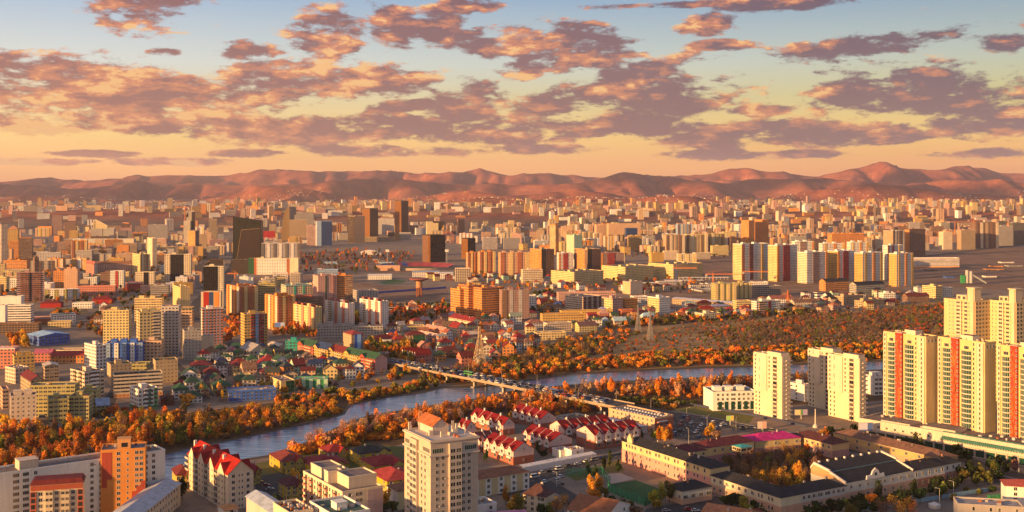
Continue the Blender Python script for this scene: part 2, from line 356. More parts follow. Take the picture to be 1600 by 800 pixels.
def terrain():
    nt_, nr = 820, 380
    ts = np.linspace(-1.25, 1.25, nt_); ys = 4800 * (22500 / 4800) ** np.linspace(0, 1, nr)
    T, Yg = np.meshgrid(ts, ys); X = T * Yg; Z = ground_z(X, Yg)
    v = np.stack([X, Yg, Z], -1).reshape(-1, 3)
    i = np.arange(nr - 1)[:, None] * nt_ + np.arange(nt_ - 1)[None, :]
    f = np.stack([i, i + 1, i + nt_ + 1, i + nt_], -1).reshape(-1, 4)
    me = bpy.data.meshes.new('hills'); me.from_pydata(v.tolist(), [], f.tolist()); me.shade_smooth()
    m, nt, b = newmat('dry_hill_grass'); nb = NB(nt); po = nb.pos()
    a = nb.noise(.0035, 7, po, .65); c = nb.noise(.02, 5, po)
    col = nb.ramp(a, [(.3, (.15, .052, .042)), (.5, (.30, .10, .056)), (.7, (.43, .165, .08))])
    sp = nb.N.new('ShaderNodeSeparateXYZ'); nb.L.new(po, sp.inputs[0]); lowland = nb.mr(sp.outputs[2], 25, 60, 1, 0)
    col = nb.mix(lowland, col, (.15, .11, .085))
    nb.L.new(nb.mix(1.0, col, nb.mr(c, .3, .7, .72, 1.2), 'MULTIPLY'), b.inputs['Base Color']); b.inputs['Roughness'].default_value = .95
    b.inputs['Specular IOR Level'].default_value = .1
    mp = nb.N.new('ShaderNodeMapping'); nb.L.new(po, mp.inputs[0]); mp.inputs['Scale'].default_value = (1, .45, .6); mp.inputs['Rotation'].default_value = (0, 0, .25)
    rn = nb.N.new('ShaderNodeTexNoise'); rn.noise_type = 'RIDGED_MULTIFRACTAL'; rn.inputs['Scale'].default_value = .0022; rn.inputs['Detail'].default_value = 6; rn.inputs['Roughness'].default_value = .5; nb.L.new(mp.outputs[0], rn.inputs['Vector'])
    bump(nb, b, rn.outputs[0], 1.0, 75)
    me.materials.append(m); o = bpy.data.objects.new('hills', me); COL.objects.link(o); tag(o, kind='structure')
terrain()
def ground():
    m, nt, b = newmat('town_ground'); nb = NB(nt); po = nb.pos()
    a = nb.noise(.006, 6, po, .6); c = nb.noise(.05, 6, po, .65); d = nb.noise(.6, 4, po)
    dirt = nb.ramp(a, [(.35, (.2, .14, .1)), (.5, (.28, .2, .14)), (.62, (.16, .14, .12)), (.75, (.15, .14, .07))])
    gr = nb.mix(nb.mr(c, .45, .62), dirt, (.155, .125, .1))
    nb.L.new(nb.mix(1.0, gr, nb.mr(d, .25, .75, .75, 1.2), 'MULTIPLY'), b.inputs['Base Color']); b.inputs['Roughness'].default_value = .95
    mb = MB(); mb.face([(-9000, -400, 0), (9000, -400, 0), (9000, 4810, 0), (-9000, 4810, 0)], m); tag(mb.build('ground'), kind='structure')
ground()
def flat(name, pts, mat, z=.004, kind='structure', world=False):
    w = [Vector((p[0], p[1], 0)) for p in pts] if world else [P(*p) for p in pts]
    mb = MB(); tri = tessellate_polygon([w])
    for t in tri:
        q = [w[i] for i in t]
        if (q[1] - q[0]).cross(q[2] - q[0]).z < 0: q.reverse()
        mb.face([(p.x, p.y, z) for p in q], mat)
    o = mb.build(name); tag(o, kind=kind); return o
def strip(name, pts, width, mat, z=.008, world=False):
    w = [Vector((p[0], p[1], 0)) for p in pts] if world else [P(*p) for p in pts]
    mb = MB(); L_ = []; R_ = []
    for i, p in enumerate(w):
        d = (w[min(i + 1, len(w) - 1)] - w[max(i - 1, 0)]).normalized(); n = Vector((-d.y, d.x, 0)) * width / 2
        L_.append(p + n); R_.append(p - n)
    for i in range(len(w) - 1): mb.face([(q.x, q.y, z) for q in (R_[i], R_[i + 1], L_[i + 1], L_[i])], mat)
    return tag(mb.build(name), kind='structure')
def groundmat(name, c1, c2, sc1=.03, rough=.9, sc2=.8):
    m, nt, b = newmat(name); nb = NB(nt); po = nb.pos()
    c = nb.mix(nb.mr(nb.noise(sc1, 6, po, .65), .35, .65), c1, c2)
    nb.L.new(nb.mix(1.0, c, nb.mr(nb.noise(sc2, 4, po), .25, .75, .75, 1.2), 'MULTIPLY'), b.inputs['Base Color'])
    b.inputs['Roughness'].default_value = rough; b.inputs['Specular IOR Level'].default_value = .2; return m
ASPH = groundmat('asphalt', (.05, .05, .052), (.085, .08, .076)); MEADOW = groundmat('dry_meadow', (.42, .26, .1), (.2, .12, .05), .02)
MUD = groundmat('bank_mud', (.12, .1, .075), (.07, .06, .045)); DIRT = groundmat('bare_dirt', (.3, .19, .12), (.17, .11, .08), .02)
PAVE = groundmat('paving', (.2, .18, .16), (.14, .13, .12)); TURF = groundmat('pitch_turf', (.02, .085, .03), (.03, .12, .045), .1)
SAND = groundmat('court_sand', (.5, .42, .36), (.42, .35, .3)); GRASS = groundmat('short_grass', (.1, .12, .03), (.16, .14, .04), .04)
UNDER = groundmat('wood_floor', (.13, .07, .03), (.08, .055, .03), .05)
def water():
    m, nt, b = newmat('river_water'); nb = NB(nt)
    mp = nb.N.new('ShaderNodeMapping'); nb.L.new(nb.pos(), mp.inputs[0]); mp.inputs['Rotation'].default_value = (0, 0, R(-38)); mp.inputs['Scale'].default_value = (.05, .28, 1)
    n1 = nb.noise(1.0, 6, mp.outputs[0], .7); n2 = nb.noise(.02, 3, nb.pos())
    c = nb.mix(nb.mr(n1, .42, .68), (.07, .14, .27), (.25, .35, .52)); c = nb.mix(nb.mr(n1, .62, .72, 0, .6), c, (.5, .5, .55))
    nb.L.new(c, b.inputs['Base Color']); b.inputs['Roughness'].default_value = .12
    bump(nb, b, n1, .5, .4); return m
RIVER = water()
north = [(-160, 815), (0, 775), (150, 735), (259, 711), (295, 702), (400, 681), (500, 659), (538, 648), (548, 634), (600, 623), (665, 614), (690, 607), (745, 606), (790, 602), (825, 596), (892, 586), (987, 581), (1100, 576), (1180, 574), (1262, 570), (1400, 565), (1700, 556)]
south = [(1700, 566), (1400, 576), (1262, 583), (1062, 591), (932, 597), (850, 605), (800, 613), (762, 619), (725, 626), (675, 633), (625, 641), (575, 649), (537, 662), (480, 690), (432, 709), (380, 717), (290, 745), (259, 753), (100, 800), (-60, 840)]
flat('river', north + south, RIVER, .05)
flat('river_bank', [(x, y - 3.5) for x, y in north] + [(x, y + 4) for x, y in south], MUD, .02)
flat('meadow', [(640, 600), (700, 585), (830, 545), (980, 505), (1100, 492), (1250, 488), (1480, 470), (1700, 462), (1700, 556), (1262, 568), (1100, 574), (987, 579), (892, 584), (820, 594), (780, 600)], MEADOW, .008)
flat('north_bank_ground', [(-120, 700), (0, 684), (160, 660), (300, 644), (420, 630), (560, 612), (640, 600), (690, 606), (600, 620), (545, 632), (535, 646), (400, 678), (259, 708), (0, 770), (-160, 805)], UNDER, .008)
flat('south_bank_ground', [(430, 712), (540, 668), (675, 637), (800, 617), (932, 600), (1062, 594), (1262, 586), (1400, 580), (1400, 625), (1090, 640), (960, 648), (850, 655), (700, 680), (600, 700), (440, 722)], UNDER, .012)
flat('dirt_yard', [(330, 436), (470, 430), (620, 447), (700, 450), (700, 470), (560, 474), (430, 450)], DIRT, .008)
flat('rail_yard', [(440, 392), (660, 398), (720, 420), (600, 428), (430, 412)], DIRT, .008)
flat('east_field', [(1430, 398), (1600, 385), (1800, 378), (1800, 455), (1560, 452), (1420, 445), (1400, 415)], DIRT, .008)
flat('building_site', [(965, 430), (1050, 440), (1150, 436), (1420, 446), (1380, 470), (1250, 468), (1050, 467), (900, 452)], DIRT, .01)
flat('east_square', [(1060, 400), (1150, 398), (1150, 430), (1100, 432)], DIRT, .01)
# roads
rd = strip('embankment_road', [(-100, 690), (0, 680), (125, 661), (225, 650), (300, 640), (400, 627), (500, 615), (600, 602), (650, 592), (740, 578), (850, 553), (920, 528), (1000, 510)], 7, PAVE, .012)
strip('avenue', [(560, 556), (605, 563)], 16, ASPH, .012)
strip('avenue_east', [(1050, 648), (1110, 658), (1180, 672), (1260, 686), (1345, 702), (1440, 722), (1540, 745), (1640, 772)], 20, ASPH, .014)
strip('city_avenue', [(300, 500), (315, 470), (352, 440), (368, 415), (372, 395)], 26, ASPH, .012)
strip('ring_road', [(1380, 410), (1480, 396), (1600, 382)], 22, ASPH, .012)
strip('village_street', [(150, 690), (165, 640), (185, 600), (200, 570)], 9, ASPH, .014)
strip('village_lane', [(330, 620), (300, 590), (270, 565), (240, 545)], 7, ASPH, .014)
flat('car_park', [(1012, 652), (1060, 645), (1135, 662), (1110, 690), (1030, 684), (1008, 668)], ASPH, .016)
strip('school_street', [(790, 775), (830, 752), (870, 738), (935, 720), (985, 708)], 11, ASPH, .016)
strip('school_lane', [(840, 748), (865, 760), (890, 775), (905, 790)], 9, ASPH, .018)
flat('court', [(940, 742), (969, 739), (992, 748), (955, 756)], SAND, .02)
flat('pitch', [(953, 757), (993, 750), (1045, 769), (1010, 790), (950, 768)], TURF, .02)
flat('lawn', [(884, 742), (968, 718), (975, 736), (940, 740), (900, 752)], GRASS, .018)
flat('villa_lawn', [(400, 724), (560, 690), (640, 700), (640, 740), (480, 760), (400, 760)], GRASS, .018)
flat('villa_parking', [(398, 745), (440, 738), (462, 752), (470, 775), (400, 790)], ASPH, .022)
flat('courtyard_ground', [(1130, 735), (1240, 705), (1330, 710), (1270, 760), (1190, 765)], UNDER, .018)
flat('green_bank', [(1050, 640), (1100, 632), (1180, 650), (1170, 662)], GRASS, .018)
strip('mall_street', [(1300, 672), (1370, 685), (1440, 700), (1520, 722), (1620, 752)], 13, ASPH, .016)
flat('school_yard', [(1010, 795), (1120, 775), (1215, 812), (1100, 860), (980, 830)], ASPH, .016)

def kerbs(pts, width, name, z=.03):
    w = [P(*p) for p in pts]; mb = MB()
    for s in (-1, 1):
        for i in range(len(w) - 1):
            d = (w[i + 1] - w[i]).normalized(); n = Vector((-d.y, d.x, 0)) * s
            a, b = w[i] + n * width / 2, w[i + 1] + n * width / 2; c, e = w[i + 1] + n * (width / 2 + .3), w[i] + n * (width / 2 + .3)
            mb.face([(q.x, q.y, .13) for q in ((a, b, c, e) if s < 0 else (e, c, b, a))], CONC); mb.face([(a.x, a.y, 0), (b.x, b.y, 0), (b.x, b.y, .13), (a.x, a.y, .13)], CONC)
            f, g = w[i + 1] + n * (width / 2 + 2.6), w[i] + n * (width / 2 + 2.6); mb.face([(q.x, q.y, .11) for q in ((e, c, f, g) if s < 0 else (g, f, c, e))], PAVE)
    tag(mb.build(name), kind='structure')
    mb = MB()
    for i in range(len(w) - 1):
        L_ = (w[i + 1] - w[i]).length; d = (w[i + 1] - w[i]).normalized(); n = Vector((-d.y, d.x, 0)); t = 0
        while t < L_ - 3:
            a, b = w[i] + d * t, w[i] + d * (t + 3)
            for o_ in ((0,) if width < 16 else (-width / 4, 0, width / 4)): mb.face([(q.x, q.y, z) for q in (a + n * (o_ - .1), b + n * (o_ - .1), b + n * (o_ + .1), a + n * (o_ + .1))][::1], FRAME)
            t += 7
    tag(mb.build('road_marking'), kind='structure')
kerbs([(1062, 650), (1110, 658), (1180, 672), (1260, 686), (1345, 702), (1440, 722), (1540, 745), (1640, 772)], 20, 'pavement')
kerbs([(790, 775), (830, 752), (870, 738), (935, 720), (985, 708)], 11, 'pavement')
kerbs([(-100, 690), (0, 680), (125, 661), (225, 650), (300, 640), (400, 627), (500, 615)], 7, 'pavement')
def tracks():
    mb = MB(); g = random.Random(8)
    for x0, y0, x1, y1, n in ((1430, 400, 1640, 440, 14), (1000, 435, 1240, 466, 10), (560, 440, 700, 470, 7), (450, 395, 700, 425, 7), (950, 510, 1150, 550, 6)):
        for _ in range(n):
            p = P(g.uniform(x0, x1), g.uniform(y0, y1)); a = g.uniform(-.5, .5); w = g.uniform(2, 5); pts = []
            for k in range(9): pts.append(p.copy()); p = p + Vector((math.cos(a), math.sin(a), 0)) * 22; a += g.uniform(-.25, .25)
            for a_, b_ in zip(pts[:-1], pts[1:]):
                n_ = Vector((-(b_ - a_).y, (b_ - a_).x, 0)).normalized() * w / 2; mb.face([(q.x, q.y, .03) for q in (a_ - n_, b_ - n_, b_ + n_, a_ + n_)], TRK)
    tag(mb.build('dirt_track'), kind='structure')
TRK = groundmat('pale_track', (.42, .32, .23), (.3, .22, .16), .05)
tracks()
mb = MB()
for r_ in range(3):
    for i in range(13):
        p = P(1022 + i * 6.2 + r_ * 9, 655 + r_ * 10 + i * 1.1); mb.face([(p.x - .1, p.y - 2.4, .03), (p.x + .1, p.y - 2.4, .03), (p.x + .1, p.y + 2.4, .03), (p.x - .1, p.y + 2.4, .03)], FRAME)
tag(mb.build('parking_line'), kind='structure')
# unseen ridge west of the viewpoint, its outline shaped to shade the nearest streets
def west_hill():
    n, m_ = 70, 60; mb = MB()
    m = bpy.data.materials['dry_hill_grass']; d = np.array([math.cos(SUN_AZ), math.sin(SUN_AZ)]); p = np.array([-d[1], d[0]])
    S = np.linspace(-500, 760, n); T = np.linspace(-1500, -560, m_); Sg, Tg = np.meshgrid(S, T)
    prof = 1 / (1 + np.exp((Sg - 452) / 9))
    h = 226 * prof * np.exp(-((Tg + 950) / 190) ** 2) * (1 + .10 * (fbm(Sg / 60, Tg / 60, 4) - .5)) - 1.5
    X = Tg * d[0] + Sg * p[0]; Y = Tg * d[1] + Sg * p[1]
    v = np.stack([X, Y, h], -1).reshape(-1, 3)
    i = np.arange(m_ - 1)[:, None] * n + np.arange(n - 1)[None, :]
    f = np.stack([i, i + n, i + n + 1, i + 1], -1).reshape(-1, 4)
    me = bpy.data.meshes.new('west_hill'); me.from_pydata(v.tolist(), [], f.tolist()); me.shade_smooth(); me.materials.append(m)
    o = bpy.data.objects.new('hill', me); COL.objects.link(o); tag(o, kind='structure')
west_hill()
# clouds added out of view westward, placed to shade patches of the far hills
def clouds():
    m, nt, b = newmat('shade_cloud'); b.inputs['Base Color'].default_value = (.8, .78, .76, 1); b.inputs['Roughness'].default_value = 1
    g = np.random.default_rng(4); L_ = 17500.0
    for i, (px, Y, w, dp) in enumerate([(60, 12500, 1500, 1300), (240, 15500, 1300, 900), (300, 11800, 900, 700), (560, 12800, 1000, 900), (640, 16500, 1300, 700), (860, 15600, 1000, 800), (880, 11000, 500, 500), (1090, 13500, 1300, 700), (1120, 9300, 700, 400), (1240, 13600, 700, 700), (1440, 12500, 1100, 600), (1560, 16000, 1500, 800), (1560, 9800, 900, 500), (180, 9000, 900, 400)]):
        X = (px - 800) * Y / F; zt = gz(X, Y)
        me = bpy.data.meshes.new('cloud'); import bmesh
        bm = bmesh.new(); bmesh.ops.create_icosphere(bm, subdivisions=5, radius=1)
        co = np.array([v.co[:] for v in bm.verts]); n_ = fbm(co[:, 0] * 2.2 + i * 9, co[:, 1] * 2.2 + co[:, 2] * 3 + i * 5, 5); k = .55 + .9 * n_
        co = co * k[:, None] * np.array([w * .95, dp * 1.0, 150.0]); co[:, 2] = np.where(co[:, 2] < 0, co[:, 2] * .35, co[:, 2])
        for v, c in zip(bm.verts, co): v.co = c
        bm.to_mesh(me); bm.free(); me.shade_smooth(); me.materials.append(m)
        o = bpy.data.objects.new('cloud', me); COL.objects.link(o); o.location = (X + sdir.x / sdir.z * (zt + math.tan(SUN_EL) * L_ - zt), Y + sdir.y / sdir.z * math.tan(SUN_EL) * L_, zt + math.tan(SUN_EL) * L_); tag(o, kind='structure')
clouds()
# ------------------------------------------------------------------ palette (base colours)
PAL = {
 'cream': (.66, .57, .44), 'peach': (.6, .40, .28), 'pink': (.56, .36, .32), 'tan': (.42, .32, .22), 'beige': (.58, .5, .41),
 'white': (.78, .76, .73), 'grey': (.36, .34, .33), 'pale grey': (.5, .48, .47), 'dark grey': (.14, .13, .13), 'brown': (.2, .12, .085),
 'orange': (.6, .27, .1), 'ochre': (.56, .37, .14), 'yellow': (.66, .53, .29), 'olive': (.42, .38, .18), 'red': (.34, .035, .025),
 'brick': (.36, .14, .085), 'blue': (.07, .15, .5), 'pale blue': (.3, .42, .6), 'teal': (.06, .34, .3), 'mint': (.42, .58, .45), 'green': (.07, .26, .14),
 'lilac': (.42, .34, .55), 'mauve': (.3, .2, .19), 'bronze': (.2, .1, .04), 'black': (.018, .017, .02), 'smoke': (.06, .05, .045),
 'salmon': (.58, .24, .19), 'rose': (.6, .14, .2), 'maroon': (.16, .028, .03), 'dark red': (.3, .024, .026), 'slate': (.07, .07, .08), 'dark green': (.035, .1, .06),
 'navy': (.03, .06, .16), 'sky blue': (.38, .62, .88), 'rust': (.34, .12, .06), 'magenta': (.5, .04, .2), 'charcoal': (.035, .035, .038), 'grass green': (.08, .3, .1), 'purple': (.2, .08, .35)}
REG = []      # everything that still needs a unique label
FOOT = []     # footprints taken
LM = []       # landmarks for telling where a thing stands: (phrase, px, py)
NUM = ['zero', 'one', 'two', 'three', 'four', 'five', 'six', 'seven', 'eight', 'nine', 'ten', 'eleven', 'twelve', 'thirteen', 'fourteen', 'fifteen', 'sixteen', 'seventeen', 'eighteen', 'nineteen', 'twenty', 'twenty-one', 'twenty-two', 'twenty-three', 'twenty-four', 'twenty-five']
def jit(c, a=.06):
    l = sum(c[:3]) / 3; c = [max(0, l + (x - l) * 1.2) for x in c[:3]]; k = 1 + rnd.uniform(-a, a); return tuple(max(0, x * k * (1 + rnd.uniform(-a / 2, a / 2))) for x in c)
def frame(xl, xc, xr, yb, th, dep=None, z0=0):
    t = R(th); C = P(xc, yb, z0) if yb < 4000 else None
    d1 = (math.cos(t), math.sin(t)); d2 = (-math.sin(t), math.cos(t))
    def solve(d, px):
        k = (px - 800) / F; den = d[0] - k * d[1]
        return (k * C.y - C.x) / den if abs(den) > 1e-6 else 20
    a = solve(d1, xr); b = solve(d2, xl) if xl is not None else (dep or 14)
    if dep and xl is None: b = dep
    return C, a, b
def gable(mb, x0, x1, y0, y1, z, h, axis, rm, rc, wm, wc, ov=.6, th=.18):
    """gabled roof over a box; axis 'x' = ridge along x"""
    if axis == 'y':
        mid = (x0 + x1) / 2; k = h / (mid - x0)
        A = [(x0 - ov, y0 - ov, z - ov * k), (mid, y0 - ov, z + h), (mid, y1 + ov, z + h), (x0 - ov, y1 + ov, z - ov * k)]
        B = [(mid, y0 - ov, z + h), (x1 + ov, y0 - ov, z - ov * k), (x1 + ov, y1 + ov, z - ov * k), (mid, y1 + ov, z + h)]
        for q in (A, B):
            mb.face([(p[0], p[1], p[2] + th) for p in q], rm, rc)
            mb.face([p for p in q[::-1]], rm, rc)
            for i in range(4):
                p, r = q[i], q[(i + 1) % 4]; mb.face([p, r, (r[0], r[1], r[2] + th), (p[0], p[1], p[2] + th)], rm, rc)
        if wm:
            wm.face([(x0, y0, z), (x1, y0, z), (mid, y0, z + h)], PLAIN, wc); wm.face([(x1, y1, z), (x0, y1, z), (mid, y1, z + h)], PLAIN, wc)
    else:
        mid = (y0 + y1) / 2; k = h / (mid - y0)
        A = [(x0 - ov, y0 - ov, z - ov * k), (x1 + ov, y0 - ov, z - ov * k), (x1 + ov, mid, z + h), (x0 - ov, mid, z + h)]
        B = [(x0 - ov, mid, z + h), (x1 + ov, mid, z + h), (x1 + ov, y1 + ov, z - ov * k), (x0 - ov, y1 + ov, z - ov * k)]
        for q in (A, B):
            mb.face([(p[0], p[1], p[2] + th) for p in q], rm, rc)
            mb.face([p for p in q[::-1]], rm, rc)
            for i in range(4):
                p, r = q[i], q[(i + 1) % 4]; mb.face([p, r, (r[0], r[1], r[2] + th), (p[0], p[1], p[2] + th)], rm, rc)
        if wm:
            wm.face([(x0, y1, z), (x0, y0, z), (x0, mid, z + h)], PLAIN, wc); wm.face([(x1, y0, z), (x1, y1, z), (x1, mid, z + h)], PLAIN, wc)
def hip(mb, x0, x1, y0, y1, z, h, rm, rc, ov=.7):
    x0 -= ov; x1 += ov; y0 -= ov; y1 += ov; a = x1 - x0; b = y1 - y0; s = min(a, b) / 2
    if a > b: r0, r1 = (x0 + s, (y0 + y1) / 2, z + h), (x1 - s, (y0 + y1) / 2, z + h)
    else: r0, r1 = ((x0 + x1) / 2, y0 + s, z + h), ((x0 + x1) / 2, y1 - s, z + h)
    c = [(x0, y0, z), (x1, y0, z), (x1, y1, z), (x0, y1, z)]
    if a > b: fs = [[c[0], c[1], r1, r0], [c[1], c[2], r1], [c[2], c[3], r0, r1], [c[3], c[0], r0]]
    else: fs = [[c[0], c[1], r0], [c[1], c[2], r1, r0], [c[2], c[3], r1], [c[3], c[0], r0, r1]]
    for f in fs: mb.face(f, rm, rc)
    mb.face(c[::-1], rm, rc)
def flatroof(mb, a, b, z, col, rc, par=.9, x0=0, y0=0):
    """parapet ring and roof sheet"""
    t = .35; a += x0; b += y0
    mb.face([(x0, y0, z + .05), (a, y0, z + .05), (a, b, z + .05), (x0, b, z + .05)], FLAT, rc)
    for q in ((x0 - .1, a + .1, y0 - .1, y0 + t), (x0 - .1, a + .1, b - t, b + .1), (x0 - .1, x0 + t, y0 + t, b - t), (a - t, a + .1, y0 + t, b - t)):
        mb.box(*q, z - .3, z + par, PLAIN, col, tcol=tuple(min(.8, x * 1.1) for x in col))
def clutter(mb, a, b, z, col, n, big=True):
    """stair heads, vents and ducts on a flat roof"""
    for _ in range(n):
        w, d, h = rnd.uniform(.8, 2.0), rnd.uniform(.8, 2.0), rnd.uniform(.6, 1.6)
        if a < 6 or b < 6: continue
        x, y = rnd.uniform(1, a - 3), rnd.uniform(1, b - 3)
        mb.box(x, x + w, y, y + d, z, z + h, PLAIN, jit(rnd.choice([(.4, .38, .35), (.5, .45, .4), (.3, .12, .07)]), .2))
def stairhead(mb, a, b, z, col, fx, fy, w=5, d=5, h=3.2):
    x, y = a * fx, b * fy
    mb.box(x, x + w, y, y + d, z, z + h, PLAIN, col, FLAT, (.2, .18, .17)); mb.box(x - .2, x + w + .2, y - .2, y + d + .2, z + h, z + h + .25, PLAIN, col)
def building(xl, xc, xr, yb, yt, th, col, style='w', roof='flat', rcol=None, label=None, cat=None, name=None, lcol=None, lstyle=None,
             dep=None, bay=3.3, sto=3.0, bays=None, heads=1, rh=None, ax='x', group=None, lm=None, z=None, base=None, top=None, z0=0.0, C=None, ab=None, cname=None, small=False, kindw=None, place=None):
    cname = cname or (col if isinstance(col, str) else None)
    c = PAL[col] if isinstance(col, str) else col; c = jit(c)
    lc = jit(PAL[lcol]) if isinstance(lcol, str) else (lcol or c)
    if C is None: C, a, b = frame(xl, xc, xr, yb, th, dep, z0)
    else: a, b = ab
    if xl is not None and ab is None and R(th) - math.atan((800 - xc) / F) < R(11): b = min(b, 17)
    if b < 3 or b > 160: b = 14 if b < 3 else 160
    if a < 3: print('BAD a', label, xl, xc, xr, yb, a, b); a = 8
    hz = z if z is not None else (H - (yt - YH) * C.y / F) - C.z
    if hz < 2.5: print('LOW', label, xc, yb, yt, hz); hz = 3
    nfl = max(1, round(hz / sto)); sto = hz / nfl
    far = C.y > 2300 or small
    name = name or ('house' if roof != 'flat' and hz < 13 else 'apartment_block')
    wm = MB(); rm = wm if far else MB(); m1 = STY[style]; m2 = STY[lstyle or style]
    na, nb_ = max(1, round(a / bay)), max(1, round(b / bay))
    rc = rcol if rcol is None or not isinstance(rcol, str) else PAL[rcol]
    if rc and roof in ('hip', 'gable'):
        f_ = rnd.uniform(.0, .22); l_ = sum(rc) / 3; rc = tuple((x * (1 - f_) + (l_ * .9 + .02) * f_) * rnd.uniform(.75, 1.1) for x in rc)
    zb = hz
    wm.wall((0, 0), (a, 0), 0, zb, m1, c, na, nfl); wm.wall((a, 0), (a, b), 0, zb, m2, c, nb_, nfl)
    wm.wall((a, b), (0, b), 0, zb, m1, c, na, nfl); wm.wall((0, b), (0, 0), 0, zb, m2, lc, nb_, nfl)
    if base:   # a plinth in another colour, standing 20 cm proud
        bc = PAL[base] if isinstance(base, str) else base
        wm.box(-.2, a + .2, -.2, b + .2, 0, sto * .95, SMALL if not far else PLAIN, bc, PLAIN, bc)
    # vertical bays: (face, from, to, colour, style, how proud)
    for (fc, f0, f1, bc, bs, pr) in (bays or []):
        bc = PAL[bc] if isinstance(bc, str) else bc; zz = hz - (0.02 if pr < 3 else 0); mt = STY[bs]
        if fc == 'r': wm.box(a * f0, a * f1, -pr, .01, 0.01, zz + (.5 if pr < 3 else 0), mt, jit(bc, .03), PLAIN, bc, bay=bay, sto=sto)
        else: wm.box(-pr, .01, b * f0, b * f1, 0.01, zz + (.5 if pr < 3 else 0), mt, jit(bc, .03), PLAIN, bc, bay=bay, sto=sto)
    if top:    # top storey band in another colour
        tc = PAL[top] if isinstance(top, str) else top
        wm.box(-.15, a + .15, -.15, b + .15, hz - .6, hz + .3, PLAIN, tc)
    if roof == 'flat':
        flatroof(rm, a, b, hz, c, rc or jit((.2, .18, .17), .2), .9 if not far else 1.2)
        for k in range(heads):
            w = min(6, a * .3); stairhead(rm, a, b, hz, c, (k + .35) / max(1, heads) * .8, .3, w, min(6, b * .45))
        if not far: clutter(rm, a, b, hz, c, 5)
    elif roof == 'hip': hip(rm, 0, a, 0, b, hz, rh or min(a, b) * .3, TILE, rc)
    elif roof == 'gable': gable(rm, 0, a, 0, b, hz, rh or (min(a, b) * .35), ax, TILE, rc, wm, c)
    elif roof == 'metal': gable(rm, 0, a, 0, b, hz, rh or (min(a, b) * .12), ax, METAL, rc, wm, c)
    if roof in ('hip', 'gable') and not far and hz < 13:   # chimneys
        for k in range(rnd.choice([1, 2])):
            x, y = a * rnd.uniform(.25, .75), b * rnd.uniform(.35, .65); top_ = hz + (rh or min(a, b) * .33) + .5
            rm.box(x, x + .8, y, y + .8, hz, top_, PLAIN, (.5, .42, .36))
    t = R(th)
    if far: root = wm.build(name, None, C, t)
    else:
        root = empty(name, C, t); wm.build('wall', root); rm.build('roof', root)
    pc = proj((C.x + (a * math.cos(t) - b * math.sin(t)) / 2, C.y + (a * math.sin(t) + b * math.cos(t)) / 2, C.z + hz / 2))
    ptop = C.z + hz
    REG.append(dict(o=root, px=pc[0], py=pc[1], col=cname, n=nfl, roof=roof, rcol=rcol if isinstance(rcol, str) else None, name=name, label=label, style=style, cat=cat, group=group, bays=bool(bays), w=a, d=b, Y=C.y, place=place))
    FOOT.append((C.x + (a * math.cos(t) - b * math.sin(t)) / 2, C.y + (a * math.sin(t) + b * math.cos(t)) / 2, math.hypot(a, b) / 2, min(a, b) / 2, C.x, C.y, a, b, t))
    if lm: LM.append((lm, pc[0], pc[1]))
    return root, C, a, b, hz, nfl, sto
def taken(x, y, r):
    for q in FOOT:
        dx, dy = x - q[4], y - q[5]
        if abs(dx) + abs(dy) > q[2] * 4 + r * 2: continue
        c, s = math.cos(q[8]), math.sin(q[8]); u = dx * c + dy * s; v = -dx * s + dy * c
        if -r < u < q[6] + r and -r < v < q[7] + r: return True
    return False
# ------------------------------------------------------------------ windows and balconies of the nearest buildings
_wm = {}
def winmesh(w, h, g=0, fr=FRAME):
    k = (round(w, 2), round(h, 2), g, fr.name)
    if k not in _wm:
        mb = MB(); t = .12; gl = (GLASS, GLASS2, GLASS3)[g]
        mb.box(-w / 2, w / 2, -.10, 0, -h / 2 - .14, -h / 2, fr, (1, 1, 1)); mb.box(-w / 2, w / 2, -.07, 0, h / 2 - t, h / 2, fr, (1, 1, 1))
        mb.box(-w / 2, -w / 2 + t, -.07, 0, -h / 2, h / 2 - t, fr, (1, 1, 1)); mb.box(w / 2 - t, w / 2, -.07, 0, -h / 2, h / 2 - t, fr, (1, 1, 1))
        n = max(1, round(w / 1.1))
        for i in range(1, n): x = -w / 2 + w * i / n; mb.box(x - .05, x + .05, -.06, 0, -h / 2, h / 2 - t, fr, (1, 1, 1))
        mb.face([(-w / 2 + t, -.02, -h / 2), (w / 2 - t, -.02, -h / 2), (w / 2 - t, -.02, h / 2 - t), (-w / 2 + t, -.02, h / 2 - t)], gl)
        _wm[k] = mb.mesh('window')
    return _wm[k]
def put(me, root, x, y, z, rz, name):
    o = bpy.data.objects.new(name, me); COL.objects.link(o); o.parent = root; o.location = (x, y, z); o.rotation_euler = (0, 0, rz); return o
WT = {'w': (1.8, 1.75), 'W': (3.0, 1.75), 's': (.9, 1.3), 'd': (1.1, 2.0), 't': (1.4, 2.0)}
_bal = {}
def balmesh(w, colr, d=1.3):
    k = (round(w, 1), colr, d)
    if k not in _bal:
        mb = MB(); c = PAL[colr] if isinstance(colr, str) else colr
        mb.box(-w / 2, w / 2, -d, 0, -1.5, -1.35, PLAIN, (.55, .52, .48), bottom=True)
        mb.box(-w / 2, w / 2, -d, -d + .08, -1.35, -.35, PLAIN, c); mb.box(-w / 2, -w / 2 + .08, -d + .08, 0, -1.35, -.35, PLAIN, c); mb.box(w / 2 - .08, w / 2, -d + .08, 0, -1.35, -.35, PLAIN, c)
        mb.box(-w / 2 + .05, w / 2 - .05, -.05, 0, -1.3, 1.2, GLASS2, (1, 1, 1))
        _bal[k] = mb.mesh('balcony')
    return _bal[k]
_ac = []
